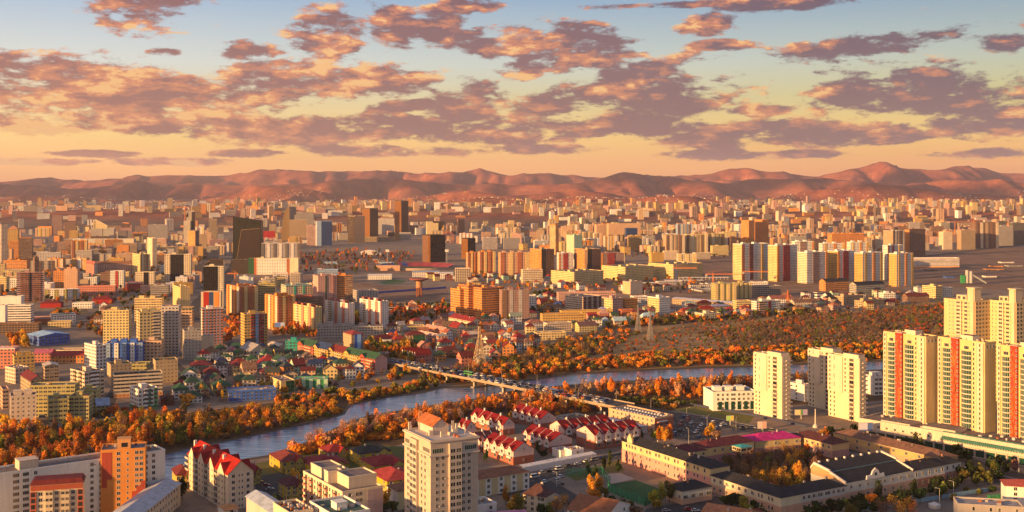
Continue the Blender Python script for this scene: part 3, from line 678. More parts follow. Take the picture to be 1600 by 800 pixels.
def acmesh():
    if not _ac:
        mb = MB(); mb.box(-.4, .4, -.4, 0, -.3, .3, PLAIN, (.6, .59, .57), bottom=True); mb.box(-.26, .26, -.43, -.4, -.22, .22, PLAIN, (.12, .12, .12)); _ac.append(mb.mesh('air_conditioner'))
    return _ac[0]
def facade(root, face, a, b, hz, nfl, sto, pat, bcol='cream', lo=.04, hi=.96, skip0=0, used=None, g=None, ztop=None, off=0.0):
    """pat: one letter per column; lower case single, W wide, B balcony, '-' gap"""
    L_ = a if face == 'r' else b; cols = list(pat.replace(' ', '')); n = len(cols)
    for f in range(skip0, nfl):
        z = f * sto + sto * .55
        if ztop and z > ztop: continue
        for i, ch in enumerate(cols):
            if ch == '-': continue
            s = L_ * (lo + (hi - lo) * (i + .5) / n)
            p = (s, -off, z, 0) if face == 'r' else (-off, L_ - s, z, -math.pi / 2)
            if ch == 'B': put(balmesh(3.4, bcol), root, *p, 'balcony')
            elif ch == 'G':
                put(balmesh(3.4, bcol), root, *p, 'balcony'); 
            else:
                w, h = WT[ch]
                if ch in 'wW' and rnd.random() < .13: put(acmesh(), root, *((p[0] + w / 2 + .5, p[1]) if face == 'r' else (p[0], p[1] - w / 2 - .5)), z - .3, p[3], 'air_conditioner')
                put(winmesh(w, h, g if g is not None else (1 if rnd.random() < .33 else 0)), root, *p, 'window')
# ================================================================== nearest buildings
B = building
def near(*a, rw=None, lw=None, bcol='cream', skip0=0, g=None, **k):
    k.setdefault('style', 'p')
    r = B(*a, **k); root, C, aa, bb, hz, nfl, sto = r
    if rw: facade(root, 'r', aa, bb, hz, nfl, sto, rw, bcol, skip0=skip0, g=g)
    if lw: facade(root, 'l', aa, bb, hz, nfl, sto, lw, bcol, skip0=skip0, g=g)
    return r
# long white block behind everything at lower left
r = near(None, -60, 258, 841, 0, 38, 'white', z=27.5, dep=15, sto=3.05, label='long white apartment block stretching behind the orange tower', name='apartment_block', heads=0, rcol=(.16, .15, .15), rw='-w--WWw-----ww--w-Ww', lm='the long white block')
root, C, a, b, hz, nfl, sto = r
mb = MB(); stairhead(mb, a, b, hz, (.62, .52, .42), .27, .2, 9, 8, 4.5); mb.build('stair_tower', root)
# orange tower
r = near(None, 157, 227, 804, 706, 15, 'orange', label='orange eleven storey tower with red stepped panels and rooftop hut', name='apartment_tower', heads=0, rw='---w-s-ww', dep=15, lcol='orange', lm='the orange tower', rcol=(.2, .19, .2))
root, C, a, b, hz, nfl, sto = r
mb = MB(); red = (.38, .06, .035)
for x0, x1, z0 in ((.03, .14, .42), (.145, .25, .55)): mb.box(a * x0, a * x1, -.12, 0, hz * z0, hz - .6, PLAIN, red)
for x0, x1, z1 in ((.9, 1.0, .5), (.8, .9, .42), (.7, .8, .34)): mb.box(a * x0, a * x1, -.12, 0, hz * (z1 - .25), hz * z1, PLAIN, red)
mb.build('panel', root)
mb = MB(); stairhead(mb, a, b, hz, (.6, .3, .12), .36, .25, 6.5, 6, 5); mb.box(a * .36 + 2, a * .36 + 5, b * .25 - .1, b * .25, hz + 1, hz + 3.2, GLASS, (1, 1, 1)); mb.build('rooftop_hut', root)
# cream block with maroon mansard
r = near(None, 47, 130, 845, 750, 16, 'cream', z=26, dep=11, label='cream block with maroon mansard roof and glazed bays in front of the long white block', name='apartment_block', roof='none', rw='-w--w--w-', lw=None)
root, C, a, b, hz, nfl, sto = r
mb = MB()
for q, zz in (((-.3, a + .3, -.3, b + .3), hz),):
    x0, x1, y0, y1 = q; t = 2.2; i = 1.3
    mb.face([(x0, y0, zz), (x1, y0, zz), (x1 - i, y0 + i, zz + t), (x0 + i, y0 + i, zz + t)], TILE, PAL['maroon']); mb.face([(x0, y1, zz), (x0, y0, zz), (x0 + i, y0 + i, zz + t), (x0 + i, y1 - i, zz + t)], TILE, PAL['maroon'])
    mb.face([(x1, y0, zz), (x1, y1, zz), (x1 - i, y1 - i, zz + t), (x1 - i, y0 + i, zz + t)], TILE, PAL['maroon']); mb.face([(x1, y1, zz), (x0, y1, zz), (x0 + i, y1 - i, zz + t), (x1 - i, y1 - i, zz + t)], TILE, PAL['maroon'])
    mb.face([(x0 + i, y0 + i, zz + t), (x1 - i, y0 + i, zz + t), (x1 - i, y1 - i, zz + t), (x0 + i, y1 - i, zz + t)], TILE, PAL['maroon'])
mb.build('roof', root); mb = MB(); mb.box(.2, a - .2, -.25, 0, hz - 2.6, hz - .2, PLAIN, (.36, .08, .04)); mb.build('attic_band', root)
for fx, w_ in ((.36, 3.2), (.66, 3.8)):
    mb = MB(); mb.box(a * fx - w_ / 2, a * fx + w_ / 2, -1.2, 0, 0, hz - 2.8, WIDE, (.6, .5, .36), bay=w_ / 2); mb.build('glazed_bay', root)
for fx in (.06, .95):
    mb = MB(); mb.box(a * fx - 1.3, a * fx + 1.3, -.5, 0, 0, hz - 3, OPEN, (.4, .07, .04), bay=2.6); mb.build('balcony_stack', root)
# low block at the very corner
near(None, 46, 108, 895, 0, 22, 'grey', z=19.5, dep=13, label='low grey block with flat dark roof cut by the bottom left corner', name='office_block', heads=0, rw='wwww')
# long sheet-metal roofed building
r = near(128, 178, 282, 877, 0, 88, 'cream', z=11.5, sto=3.4, roof='metal', rcol=(.42, .47, .56), rh=2.6, ax='x', label='cream three storey block under long pale blue metal roof below the orange tower', name='office_block', rw='wwwwwwwwwwwwwwwwwwww')
# red roofed riverside block
r = near(294, 356, 396, 798, 741, 36, 'cream', sto=3.1, roof='none', label='cream six storey riverside block with many red gables', name='apartment_block', lm='the red gabled block', lw='s-W-s-ws-W-s-ws-W-s', rw='-w-ss-w-')
root, C, a, b, hz, nfl, sto = r
rm = MB(); gm = MB(); gable(rm, 0, a, 0, b, hz, 6.2, 'y', TILE, (.36, .02, .012), gm, jit(PAL['cream']))
for k in range(4):
    y0 = b * (.06 + k * .245); w_ = b * .15
    # cross gables on both flanks
    for s in (0, 1):
        xa = -.9 if s == 0 else a + .9; xm = a / 2; yy = y0 + w_ / 2; zz = hz + 4.6
        e0 = (xa, y0, hz - .2); e1 = (xa, y0 + w_, hz - .2); ap = (xa, yy, zz); ri = (xm, yy, zz)
        m0 = (a * (.16 if s == 0 else .84), y0, hz + .2); m1_ = (a * (.16 if s == 0 else .84), y0 + w_, hz + .2)
        rm.face([e0, m0, ri, ap] if s else [ap, ri, m0, e0], TILE, (.26, .012, .015)); rm.face([m1_, e1, ap, ri] if s else [ri, ap, e1, m1_], TILE, (.26, .012, .015))
        gm.face([e0, e1, ap], PLAIN, PAL['cream'])
    gm.box(-.85, 0, y0, y0 + w_, 0, hz - .2, SMALL, jit(PAL['cream']), bay=w_ / 2); gm.box(a, a + .85, y0, y0 + w_, 0, hz - .2, SMALL, PAL['cream'], bay=w_ / 2)
    ch = MB(); ch.box(a * .3, a * .3 + 1.4, yy + w_, yy + w_ + 1.4, hz + 2, hz + 6.3, PLAIN, (.75, .7, .62)); ch.build('chimney', root)
rm.build('roof', root); gm.build('gable', root)
for k in range(4):
    for f in range(nfl): put(balmesh(5.0, (.45, .42, .38)), root, 0, b * (.255 + k * .245), f * sto + sto * .55, -math.pi / 2, 'balcony') if k < 3 or f < 9 else None
# shed roofs beside it
near(None, 352, 372, 812, 790, 36, 'white', z=4.5, dep=10, roof='metal', rcol='orange', label='small white shed with bright orange roof at the foot of the red gabled block', name='shed', rw='w')
# pale block with balconies, bottom centre
r = near(474, 535, 598, 850, 771, 33, 'cream', label='cream and pink flat roofed block with rooftop rooms and reddish balconies, bottom centre', name='apartment_block', heads=0, lm='the cream and pink block', rw='-w-ww--w--', lw='BwBwwBwBwwBw', bcol='salmon', rcol=(.2, .17, .17))
root, C, a, b, hz, nfl, sto = r
for (x0, x1, y0, y1, h_) in ((.10, .62, .62, .9, 5.0), (.28, .98, .12, .42, 5.0), (.05, .4, .40, .5, 5.6)):
    mb = MB(); mb.box(a * x0, a * x1, b * y0, b * y1, hz, hz + h_, PLAIN, PAL['cream']); flatroof(mb, a * (x1 - x0), b * (y1 - y0), hz + h_, PAL['cream'], (.22, .19, .19), .7, a * x0, b * y0); mb.build('rooftop_room', root)
mb = MB(); mb.box(a * .62, a * 1.004, -.06, 0, 0, hz, PLAIN, (.5, .36, .36)); mb.build('pink_panel', root)
# low roofs at the bottom
near(385, 440, 472, 872, 0, 33, 'pale grey', z=17.5, roof='metal', rcol=(.42, .5, .62), rh=2.2, ax='y', label='pale blue corrugated barn roof at the bottom edge left of centre', name='warehouse')
r = near(427, 452, 489, 885, 0, 33, 'cream', z=23, label='tan block with cluttered dark roof at the bottom edge', name='office_block', heads=0, rcol=(.12, .1, .1), rw='w-w'); 
for _i in range(14): mb = MB(); clutter(mb, r[2], r[3], r[4], PAL['tan'], 1); mb.build('rooftop_unit', r[0])
near(484, 522, 578, 892, 0, 33, 'white', z=23.5, label='white block with green flat roof behind parapets at the bottom edge', name='office_block', heads=1, rcol=(.07, .13, .11), rw='w-w-w', lw='wwww')
# central tower
r = near(632, 673, 747, 872, 692, 29, (.5, .43, .37), cname='beige', label='tall beige seventeen storey tower with glazed bays and orange roofed attic, bottom centre', name='apartment_tower', heads=0, cat='apartment tower', lm='the tall beige tower', rcol=(.17, .16, .17))
root, C, a, b, hz, nfl, sto = r
wf = nfl - 2
facade(root, 'r', a, b, hz, wf, sto, '-w-w------w-w--', g=None); facade(root, 'l', a, b, hz, wf, sto, '-ww------w-w--')
for fc in ('r', 'l'):
    L_ = a if fc == 'r' else b; c0, c1 = (.37, .63) if fc == 'r' else (.30, .56)
    mb = MB()
    if fc == 'r': mb.box(L_ * c0, L_ * c1, -1.3, 0, 0, hz - 1.2, PLAIN, (.5, .43, .37))
    else: mb.box(-1.3, 0, L_ * (1 - c1), L_ * (1 - c0), 0, hz - 1.2, PLAIN, (.5, .43, .37))
    mb.build('bay', root)
    for f in range(nfl - 1):
        z = f * sto + sto * .55
        for s in (-1, 1):
            m_ = winmesh(L_ * (c1 - c0) * .43, 1.9, 1 if rnd.random() < .4 else 0); p_ = L_ * ((c0 + c1) / 2 if fc == 'r' else 1 - (c0 + c1) / 2) + s * L_ * (c1 - c0) * .235
            put(m_, root, *((p_, -1.3) if fc == 'r' else (-1.3, p_)), z, 0 if fc == 'r' else -math.pi / 2, 'window')
    for f in range(nfl - 2, nfl - 1):
        for c_, w_ in ((.15, .24), (.84, .26)):
            p_ = L_ * (c_ if fc == 'r' else 1 - c_); put(winmesh(L_ * w_, 2.1, 2 if fc == 'r' else 1), root, *((p_, 0) if fc == 'r' else (0, p_)), f * sto + sto * .7, 0 if fc == 'r' else -math.pi / 2, 'window')
mb = MB()
for zz in (hz - 6.6, hz - .2): mb.box(-.7, a + .7, -.7, b + .7, zz, zz + .7, PLAIN, (.55, .48, .42))
for f in range(1, nfl - 2): mb.box(-.06, a + .06, -.06, b + .06, f * sto, f * sto + .12, PLAIN, (.44, .37, .32))
mb.build('cornice', root)
mb = MB(); ax0, ax1, ay0, ay1 = a * .28, a * .62, b * .42, b * .98; mb.box(ax0, ax1, ay0, ay1, hz, hz + 4.6, PLAIN, (.6, .5, .42))
rm = MB(); gable(rm, ax0, ax1, ay0, ay1, hz + 4.6, 3.2, 'y', TILE, (.42, .14, .05), mb, (.6, .5, .42)); mb.build('attic', root); rm.build('attic_roof', root)
mb = MB()
for x, y, w_, h_ in ((.04, .9, 1.2, 4.5), (.1, .95, .8, 2.6), (.2, .4, 2.2, 2.6), (.34, .22, 1.2, 3), (.55, .25, 3.6, 1.8), (.68, .4, 1.2, 6.2), (.74, .36, 1.1, 5), (.84, .2, .3, 5.5), (.64, .3, 2, 2.8)): mb.box(a * x, a * x + w_, b * y, b * y + w_ * .7, hz, hz + h_, PLAIN, (.58, .5, .42))
mb.build('chimney', root)
# striped yellow and white school house right of it
r = near(None, 622, 827, 797, 755, 31, 'white', z=9.6, sto=3.2, dep=14, roof='hip', rcol='rust', rh=3, label='three storey yellow and white striped building with rusty red roof', name='school_building', cat='building', lm='the striped yellow building')
root, C, a, b, hz, nfl, sto = r
mb = MB(); n = 20
for i in range(n):
    if i % 2 == 0: mb.box(a * i / n, a * (i + 1) / n, -.08, 0, 0, hz - .4, PLAIN, PAL['yellow'])
mb.build('pilaster', root); facade(root, 'r', a, b, hz, nfl, sto, '-' + 'w-' * (n // 2 - 1) + 'w', lo=0, hi=1)
near(None, 742, 776, 818, 782, 30, 'white', z=8, dep=13, label='small white flat roofed annex right of the tall beige tower', name='annex', heads=0, rw='-w', rcol=(.22, .22, .22))
near(None, 768, 823, 824, 790, 14, 'grey', z=5.5, dep=7, roof='metal', rcol=(.62, .2, .32), rh=.6, label='grey shed with bright pink metal roof at the bottom edge', name='shed', rw='w-w-w')
near(817, 852, 866, 803, 777, 62, 'cream', roof='hip', rcol=(.1, .045, .055), rh=5, label='old cream house with big purple brown hipped roof behind autumn trees', name='house', lw='w-w-ww')
near(886, 948, 985, 832, 800, 58, 'white', z=8, roof='gable', ax='y', rcol='rust', rh=4.6, label='white house with rust red gabled roof at the bottom edge', name='house', lw='w-w-w-w', rw='ww')
near(1090, 1160, 1190, 846, 0, 58, 'tan', z=7.5, roof='gable', ax='y', rcol=(.5, .17, .07), rh=4.2, label='house roof of rusty orange sheets at the bottom edge', name='house')
near(None, 1168, 1200, 830, 0, 30, 'brick', z=6.5, dep=8, roof='hip', rcol='dark red', rh=2.5, label='small house with dark red roof peeping over the bottom edge', name='house')
near(None, 1571, 1660, 792, 759, -14, 'white', dep=13, roof='hip', rcol=(.45, .06, .05), rh=2.4, label='white two storey house with red roof at the right edge', name='house', rw='-w-w-w-w-w')
near(None, 1497, 1600, 818, 789, -12, 'grey', dep=13, heads=0, rcol=(.34, .33, .33), label='unfinished low concrete building with patched grey roof, bottom right', name='unfinished_building', rw='-t-tt-t')
# ---- yellow villas by the river
def villa(xl, xc, xr, yb, yt, th, rc, label, c='yellow', rh=3.4):
    r = near(xl, xc, xr, yb, yt, th, (.48, .36, .07), cname='yellow', roof='hip', rcol=rc, rh=rh, label=label, name='villa', rw='w-ww-w', lw='ww-w', group='yellow villas by the river')
    root, C, a, b, hz, nfl, sto = r
    mb = MB(); mb.box(a * .1, a * .5, -3.2, 0, 0, sto, SMALL, (.48, .36, .07)); mb.box(a * .1 - .2, a * .5 + .2, -3.4, 0, sto, sto + .25, PLAIN, (.3, .22, .08)); mb.build('porch', root)
    mb = MB(); gable(mb, a * .55, a * .9, -1.2, b * .5, hz - .3, rh * .75, 'y', TILE, PAL[rc] if isinstance(rc, str) else rc, mb, (.5, .38, .1)); mb.box(a * .55, a * .9, -1.0, 0, 0, hz - .3, SMALL, (.5, .38, .1), bay=3); mb.build('gable_bay', root)
    return r
villa(421, 441, 477, 740, 722, 30, 'dark red', 'yellow villa with dark red roof nearest the river bank, left of the villa group')
villa(498, 512, 544, 722, 707, 30, 'dark red', 'yellow villa with crimson roof behind the long maroon roofed villa')
villa(467, 490, 545, 745, 730, 30, 'dark red', 'long villa with crimson roof directly behind the cream and pink block')
villa(545, 562, 612, 727, 710, 30, 'charcoal', 'yellow villa with dark brown roof beside the river trees')
villa(562, 585, 636, 748, 729, 30, 'dark red', 'villa with spreading dark red roof left of the tall beige tower')
villa(575, 605, 655, 775, 752, 30, (.5, .03, .04), 'villa with bright red roof and white skylights left of the tall beige tower')
villa(435, 448, 476, 782, 760, 30, 'maroon', 'yellow villa with flat porch and maroon roof beside the parked cars')
villa(378, 388, 408, 757, 737, 30, 'dark red', 'yellow villa with dark red roof just right of the red gabled block')
villa(268, 276, 300, 764, 743, 25, 'maroon', 'yellow villa with maroon roof left of the red gabled block')
# ---- terraces of red roofed row houses
def terrace(xl, xc, xr, yb, yt, th, label, units, along, rc=(.19, .009, .013), base=(.34, .11, .07)):
    r = near(xl, xc, xr, yb, yt, th, (.62, .47, .45), cname='pink', roof='none', label=label, name='terrace_house', cat='row house', group='terraces of red roofed row houses')
    root, C, a, b, hz, nfl, sto = r; rh = 4.4
    mb = MB(); mb.box(-.12, a + .12, -.12, b + .12, 0, hz * .56, PLAIN, base); mb.build('brick_storey', root)
    rm = MB(); wm = MB(); gable(rm, 0, a, 0, b, hz, rh, 'y' if along == 'l' else 'x', TILE, rc, wm, (.64, .5, .48), ov=.4)
    L_ = b if along == 'l' else a; D = a if along == 'l' else b
    def fr(u, v, z): return (v, u, z) if along == 'l' else (u, v, z)     # u along the terrace, v depth from the visible front
    for k in range(units):
        u0 = L_ * k / units; w_ = L_ / units; um = u0 + w_ * .5
        # dormer gable at the eaves
        g0, g1 = u0 + w_ * .14, u0 + w_ * .72; gm_ = (g0 + g1) / 2; gz_ = hz + 2.6
        A, B_, T = fr(g0, -.5, hz - .1), fr(g1, -.5, hz - .1), fr(gm_, -.5, gz_); Rr = fr(gm_, D * .34, gz_)
        ia, ib = fr(g0 - .2, D * .05, hz), fr(g1 + .2, D * .05, hz)
        wm.face([A, B_, T], PLAIN, (.66, .54, .5)); rm.face([A, T, Rr, ia], TILE, rc); rm.face([T, B_, ib, Rr], TILE, rc)
        if along == 'l': wm.box(-.5, 0, g0, g1, hz * .5, hz - .1, PLAIN, (.66, .54, .5))
        else: wm.box(g0, g1, -.5, 0, hz * .5, hz - .1, PLAIN, (.66, .54, .5))
        # fire wall between the roofs
        if k:
            n0 = fr(u0, 0, 0); m0, m1_ = (u0 - .12, u0 + .12)
            for side in (0, 1):
                v0, v1 = (0, D / 2) if side == 0 else (D, D / 2)
                wm.face([fr(m0, v0, hz + .25), fr(m1_, v0, hz + .25), fr(m1_, v1, hz + rh + .32), fr(m0, v1, hz + rh + .32)], PLAIN, (.6, .55, .52))
                for mm in (m0, m1_): wm.face([fr(mm, v0, hz - .2), fr(mm, v0, hz + .25), fr(mm, v1, hz + rh + .32), fr(mm, v1, hz + rh - .1)], PLAIN, (.6, .55, .52))
        rz = -math.pi / 2 if along == 'l' else 0
        def pp(u, v): return (v, u) if along == 'l' else (u, v)
        put(winmesh(2.4, 1.9, 0), root, *pp(gm_, -.5), hz * .76, rz, 'window'); put(winmesh(2.4, 2.0, 0), root, *pp(gm_, -.14), hz * .28, rz, 'window')
        put(winmesh(1.0, 1.9, 0), root, *pp(u0 + w_ * .86, -.14), hz * .28, rz, 'door')
        put(winmesh(.9, .9, 0), root, *pp(gm_ + .1, -.52), hz + .7, rz, 'window')
        if k % 2 == 0:
            c_ = MB(); x, y = pp(u0 + w_ * .9, D * .45); c_.box(x, x + 1, y, y + 1, hz + 2, hz + rh + 1.6, PLAIN, (.75, .72, .7)); c_.build('chimney', root)
        bm_ = MB()
        if along == 'l': bm_.box(-1.6, -.15, u0 + w_ * .1, u0 + w_ * .66, hz * .46, hz * .6, PLAIN, (.6, .56, .52), bottom=True)
        else: bm_.box(u0 + w_ * .1, u0 + w_ * .66, -1.6, -.15, hz * .46, hz * .6, PLAIN, (.6, .56, .52), bottom=True)
        bm_.build('balcony', root)
    rm.build('roof', root); wm.build('gable', root)
    e = 'r' if along == 'l' else 'l'; E_ = a if e == 'r' else b
    for zz in (hz * .3, hz * 1.1): put(winmesh(.8, 1.5, 0), root, *((E_ * .5, -.14) if e == 'r' else (-.14, E_ * .5)), zz, 0 if e == 'r' else -math.pi / 2, 'window')
    return r
terrace(756, 802, 834, 727, 705, 33, 'red roofed row house nearest the tall beige tower, front of the estate', 4, 'l')
terrace(816, 860, 894, 708, 690, 33, 'red roofed row house with skylights in the middle of the estate', 4, 'l')
terrace(800, 844, 869, 671, 655, 33, 'red roofed row house at the back of the estate nearest the bridge', 4, 'l')
terrace(736, 786, 804, 681, 664, 33, 'red roofed row house standing at the riverbank trees', 4, 'l')
terrace(715, 728, 744, 686, 669, 33, 'red roofed row house half hidden behind the tall beige tower', 2, 'l')
terrace(734, 750, 785, 706, 689, 33, 'row house, red roof darkened for shade, between two red roofed ones', 3, 'r', rc=(.09, .03, .045))  # red roof given a darker colour that stands for shade
terrace(901, 929, 1001, 703, 680, 33, 'widest red roofed row house facing the white wall, front right of the estate', 5, 'r')
terrace(859, 882, 957, 687, 671, 33, 'long red roofed row house just behind the widest one', 5, 'r')
LM.append(('the red row houses', 850, 690))
near(None, 893, 912, 718, 706, 33, 'white', z=5, dep=8, label='small white flat roofed pump house beside the long white wall', name='hut', heads=0, rw='w')
near(None, 876, 893, 716, 706, 33, 'white', z=4, dep=9, label='smaller white hut left of the pump house', name='hut', heads=0)
# ---- grey market hall and blue shed
r = near(951, 1023, 1052, 676, 655, 38, 'peach', sto=3.1, label='long peach market hall with domed grey roof beside the bridge', name='market_hall', cat='market hall', heads=0, lw='-w-w-w-w-w-w-w-w-w-w', rcol=(.2, .2, .21), lm='the peach market hall')
root, C, a, b, hz, nfl, sto = r
mb = MB(); mb.box(-.1, a + .1, -.15, 0, 0, hz - .2, PLAIN, PAL['brick']); mb.box(a * .1, a * .6, -2.5, -.15, 0, hz * .8, WIDE, PAL['brick'], FLAT, (.3, .45, .65)); mb.build('brick_end', root)
mb = MB()
for i in range(14):
    for j in range(2):
        x, y = a * (.2 + .45 * j), b * (.05 + i * .065); mb.cyl(x, y, 1.1, hz, hz + .9, PLAIN, (.6, .6, .6), 8, .4)
mb.build('roof_vent', root)
near(912, 975, 1012, 683, 672, 38, 'pale grey', z=4.5, roof='metal', rcol=(.22, .38, .6), rh=1.2, ax='y', label='low shed with blue metal roof in front of the peach market hall', name='shed')
near(868, 893, 925, 668, 655, 38, 'pale grey', z=4.5, heads=0, label='low pale building with brown flat roof between the row houses and the market hall', name='shed', rcol=(.2, .14, .1), rw='-w-w-w')
# ---- school complex
PNK, YEL, ORG = (.68, .31, .26), (.66, .52, .3), (.6, .37, .25)
def wing(Cxy, a, b, th, z, sto, lower, upper, rc, label, roofk='hip', rh=3.2, lw=None, rw=None, split=.5, name='school_building', group='wings of the school complex'):
    C = Vector((Cxy[0], Cxy[1], 0)); t = R(th)
    root, C, a, b, hz, nfl, sto = near(0, 0, 0, 500, 0, th, upper, cname='school', C=C, ab=(a, b), z=z, sto=sto, roof='none', label=label, name=name, cat='school wing', group=group)
    mb = MB(); mb.box(-.12, a + .12, -.12, b + .12, 0, z * split, PLAIN, lower); mb.box(-.2, a + .2, -.2, b + .2, z - .35, z, PLAIN, (.6, .55, .45)); mb.build('lower_storey', root)
    rm = MB()
    if roofk == 'hip': hip(rm, 0, a, 0, b, z, rh, TILE, rc)
    elif roofk: gable(rm, 0, a, 0, b, z, rh, roofk, TILE, rc, rm, upper)
    rm.build('roof', root)
    if roofk == 'hip':
        for i in range(int(max(a, b) / 9)):
            u = rnd.uniform(.12, .88); v = rnd.uniform(.3, .7); x, y = (a * u, b * v) if a > b else (a * v, b * u); q = MB(); e = rnd.uniform(.5, 1.1); q.box(x, x + e, y, y + e, z + .5, z + rh + rnd.uniform(-.6, 1.2), PLAIN, rnd.choice([(.5, .47, .43), (.3, .14, .1), (.25, .24, .24)])); q.build(rnd.choice(['chimney', 'roof_vent']), root)
    if lw: facade(root, 'l', a, b, hz, nfl, sto, lw, off=.14)
    if rw: facade(root, 'r', a, b, hz, nfl, sto, rw, off=.14)
    return root, C, a, b, hz, nfl, sto
th_s = 31; t_ = R(th_s); d1 = Vector((math.cos(t_), math.sin(t_), 0)); d2 = Vector((-math.sin(t_), math.cos(t_), 0))
K0 = Vector((137, 571, 0))
def solve_b(C, px):
    k = (px - 800) / F; return (k * C.y - C.x) / (d2.x - k * d2.y)
def solve_a(C, px):
    k = (px - 800) / F; return (k * C.y - C.x) / (d1.x - k * d1.y)
bA = solve_b(K0, 1110); bT = solve_b(K0, 972)
BLK = (.03, .031, .036)
w1 = wing(K0 + d2 * bA, 14, bT - bA, th_s, 12.5, 4.15, PNK, YEL, BLK, 'long pink and yellow three storey school wing with black roof beside the pitch', lw='tttt-t-tt-tt-tt-tt-tt-tt-t', split=.62); LM.append(('the pink school wing', 1040, 730))
mb = MB(); bb = w1[3]; mb.box(-.4, .6, bb * .9 - 2.5, bb * .9 + 2.5, 12.5, 15, PLAIN, YEL); mb.face([(-.4, bb * .9 - 2.5, 15), (-.4, bb * .9, 18.5), (-.4, bb * .9 + 2.5, 15)], PLAIN, YEL); mb.face([(.6, bb * .9 + 2.5, 15), (.6, bb * .9, 18.5), (.6, bb * .9 - 2.5, 15)], PLAIN, YEL); mb.build('crest_gable', w1[0])
wing(K0 + d2 * .01, 14, bA - .02, th_s, 9, 4.4, ORG, (.62, .56, .44), BLK, 'cream and orange school wing with arched gateway leading to the corner', lw='w-w-w-w-w-w-w-tt-tt-')
aG = solve_a(K0, 1322); aH = solve_a(K0, 1427); aE = solve_a(K0, 1506)
wing(K0 + d1 * 14.02, aG - 14.04, 14, th_s, 9, 4.4, ORG, (.62, .6, .55), BLK, 'white and orange front wing between the corner and the gymnasium', rw='w-w-w-ww-ww-w-w-w')
HB = min(34, max(24, solve_b(K0 + d1 * aG, 1267))); print('HB', HB)
g = wing(K0 + d1 * aG, aH - aG, HB, th_s, 10, 4.8, ORG, (.62, .6, .56), BLK, 'great school gymnasium with wide black roof and scrolled white gable', roofk=None, rw='w-w-w-www-w-w-w')
root, C, a, b, hz = g[:5]; LM.append(('the school gymnasium', 1345, 735)); LM[-1] = ('the black roofed gymnasium', 1345, 735)
mb = MB(); rf = MB(); zs = [(0, 10), (HB * .45, 13.4), (HB * .45, 14), (HB * .9, 16), (HB, 13)]
for x_ in (0, a):
    pts = [(x_, 0, hz)] + [(x_, y, z) for y, z in zs[1:]] + [(x_, b, hz)]
    mb.face(pts if x_ == 0 else pts[::-1], PLAIN, (.55, .33, .16))
    for (ya, za), (yb_, zb_) in zip(zs[:-1], zs[1:]):
        if yb_ == ya: continue
        mb.face([(x_ - .45, ya, za + .9), (x_ + .45, ya, za + .9), (x_ + .45, yb_, zb_ + .9), (x_ - .45, yb_, zb_ + .9)], PLAIN, (.66, .62, .58))
        for s in (-.45, .45): mb.face([(x_ + s, ya, za - .4), (x_ + s, ya, za + .9), (x_ + s, yb_, zb_ + .9), (x_ + s, yb_, zb_ - .4)], PLAIN, (.66, .62, .58))
for (ya, za), (yb_, zb_) in zip(zs[:-1], zs[1:]): rf.face([(0, ya, za), (a, ya, za), (a, yb_, zb_), (0, yb_, zb_)], TILE if ya != yb_ else PLAIN, BLK if ya != yb_ else (.1, .2, .26))
mb.face([(a, b, hz), (0, b, hz), (0, b, 13), (a, b, 13)], PLAIN, ORG)
for i in range(8): x = a * (i + .5) / 8; mb.box(x, x + 1.1, HB * .88, HB * .88 + 1.1, 15.2, 17, PLAIN, (.7, .66, .62))
mb.build('parapet', root); rf.build('roof', root)
mb = MB(); cx_ = a * .42; sh = [(-7, 0), (-6.6, 2.2), (-5.4, 2.0), (-3.2, 2.2), (-2.2, 4.2), (0, 5.6), (2.2, 4.2), (3.2, 2.2), (5.4, 2.0), (6.6, 2.2), (7, 0)]
mb.face([(cx_ + x, -.5, hz + z) for x, z in sh[::-1]], PLAIN, (.72, .69, .66)); mb.face([(cx_ + x, .3, hz + z) for x, z in sh], PLAIN, (.72, .69, .66))
for (xa, za), (xb, zb_) in zip(sh[:-1], sh[1:]): mb.face([(cx_ + xa, -.5, hz + za), (cx_ + xa, .3, hz + za), (cx_ + xb, .3, hz + zb_), (cx_ + xb, -.5, hz + zb_)], PLAIN, (.72, .69, .66))
mb.box(cx_ - .8, cx_ + .8, -.56, -.5, hz + 1.6, hz + 3.2, GLASS3, (1, 1, 1)); mb.build('scrolled_gable', root)
wing(K0 + d1 * (aH + .02), (aE - aH) * .62, 16, th_s, 10, 4.8, (.4, .2, .14), (.62, .6, .56), BLK, 'white and brick school wing right of the gymnasium', rw='t-t-t-t-t')
wing(K0 + d1 * (aH + (aE - aH) * .62 + .04) + d2 * 2, (aE - aH) * .38, 14, th_s, 9.4, 4.6, (.4, .2, .14), (.62, .6, .56), BLK, 'far right end wing of the school with black roof', rw='-t-t-t')
CA = P(1066, 789); wing(CA, solve_a(CA, 1112), 13, th_s, 7.2, 6.2, ORG, (.62, .58, .5), BLK, 'low white and orange annex with black roof at the end of the pitch', rw='W-W-W-W', lw='-w-w', split=.4)
CB = P(1060, 733); wing(CB, solve_a(CB, 1104), 16, th_s, 9, 4.4, (.42, .22, .24), YEL, (.12, .03, .035), 'yellow and mauve wing with maroon roof behind the pink school wing', rw='-w-w-w')
CC = P(1104, 726); wing(CC, solve_a(CC, 1178), 14, th_s, 10, 4.6, (.42, .22, .24), YEL, (.12, .03, .035), 'yellow and mauve rear wing with tall arched doorway', rw='-w-w-w-w-ww')
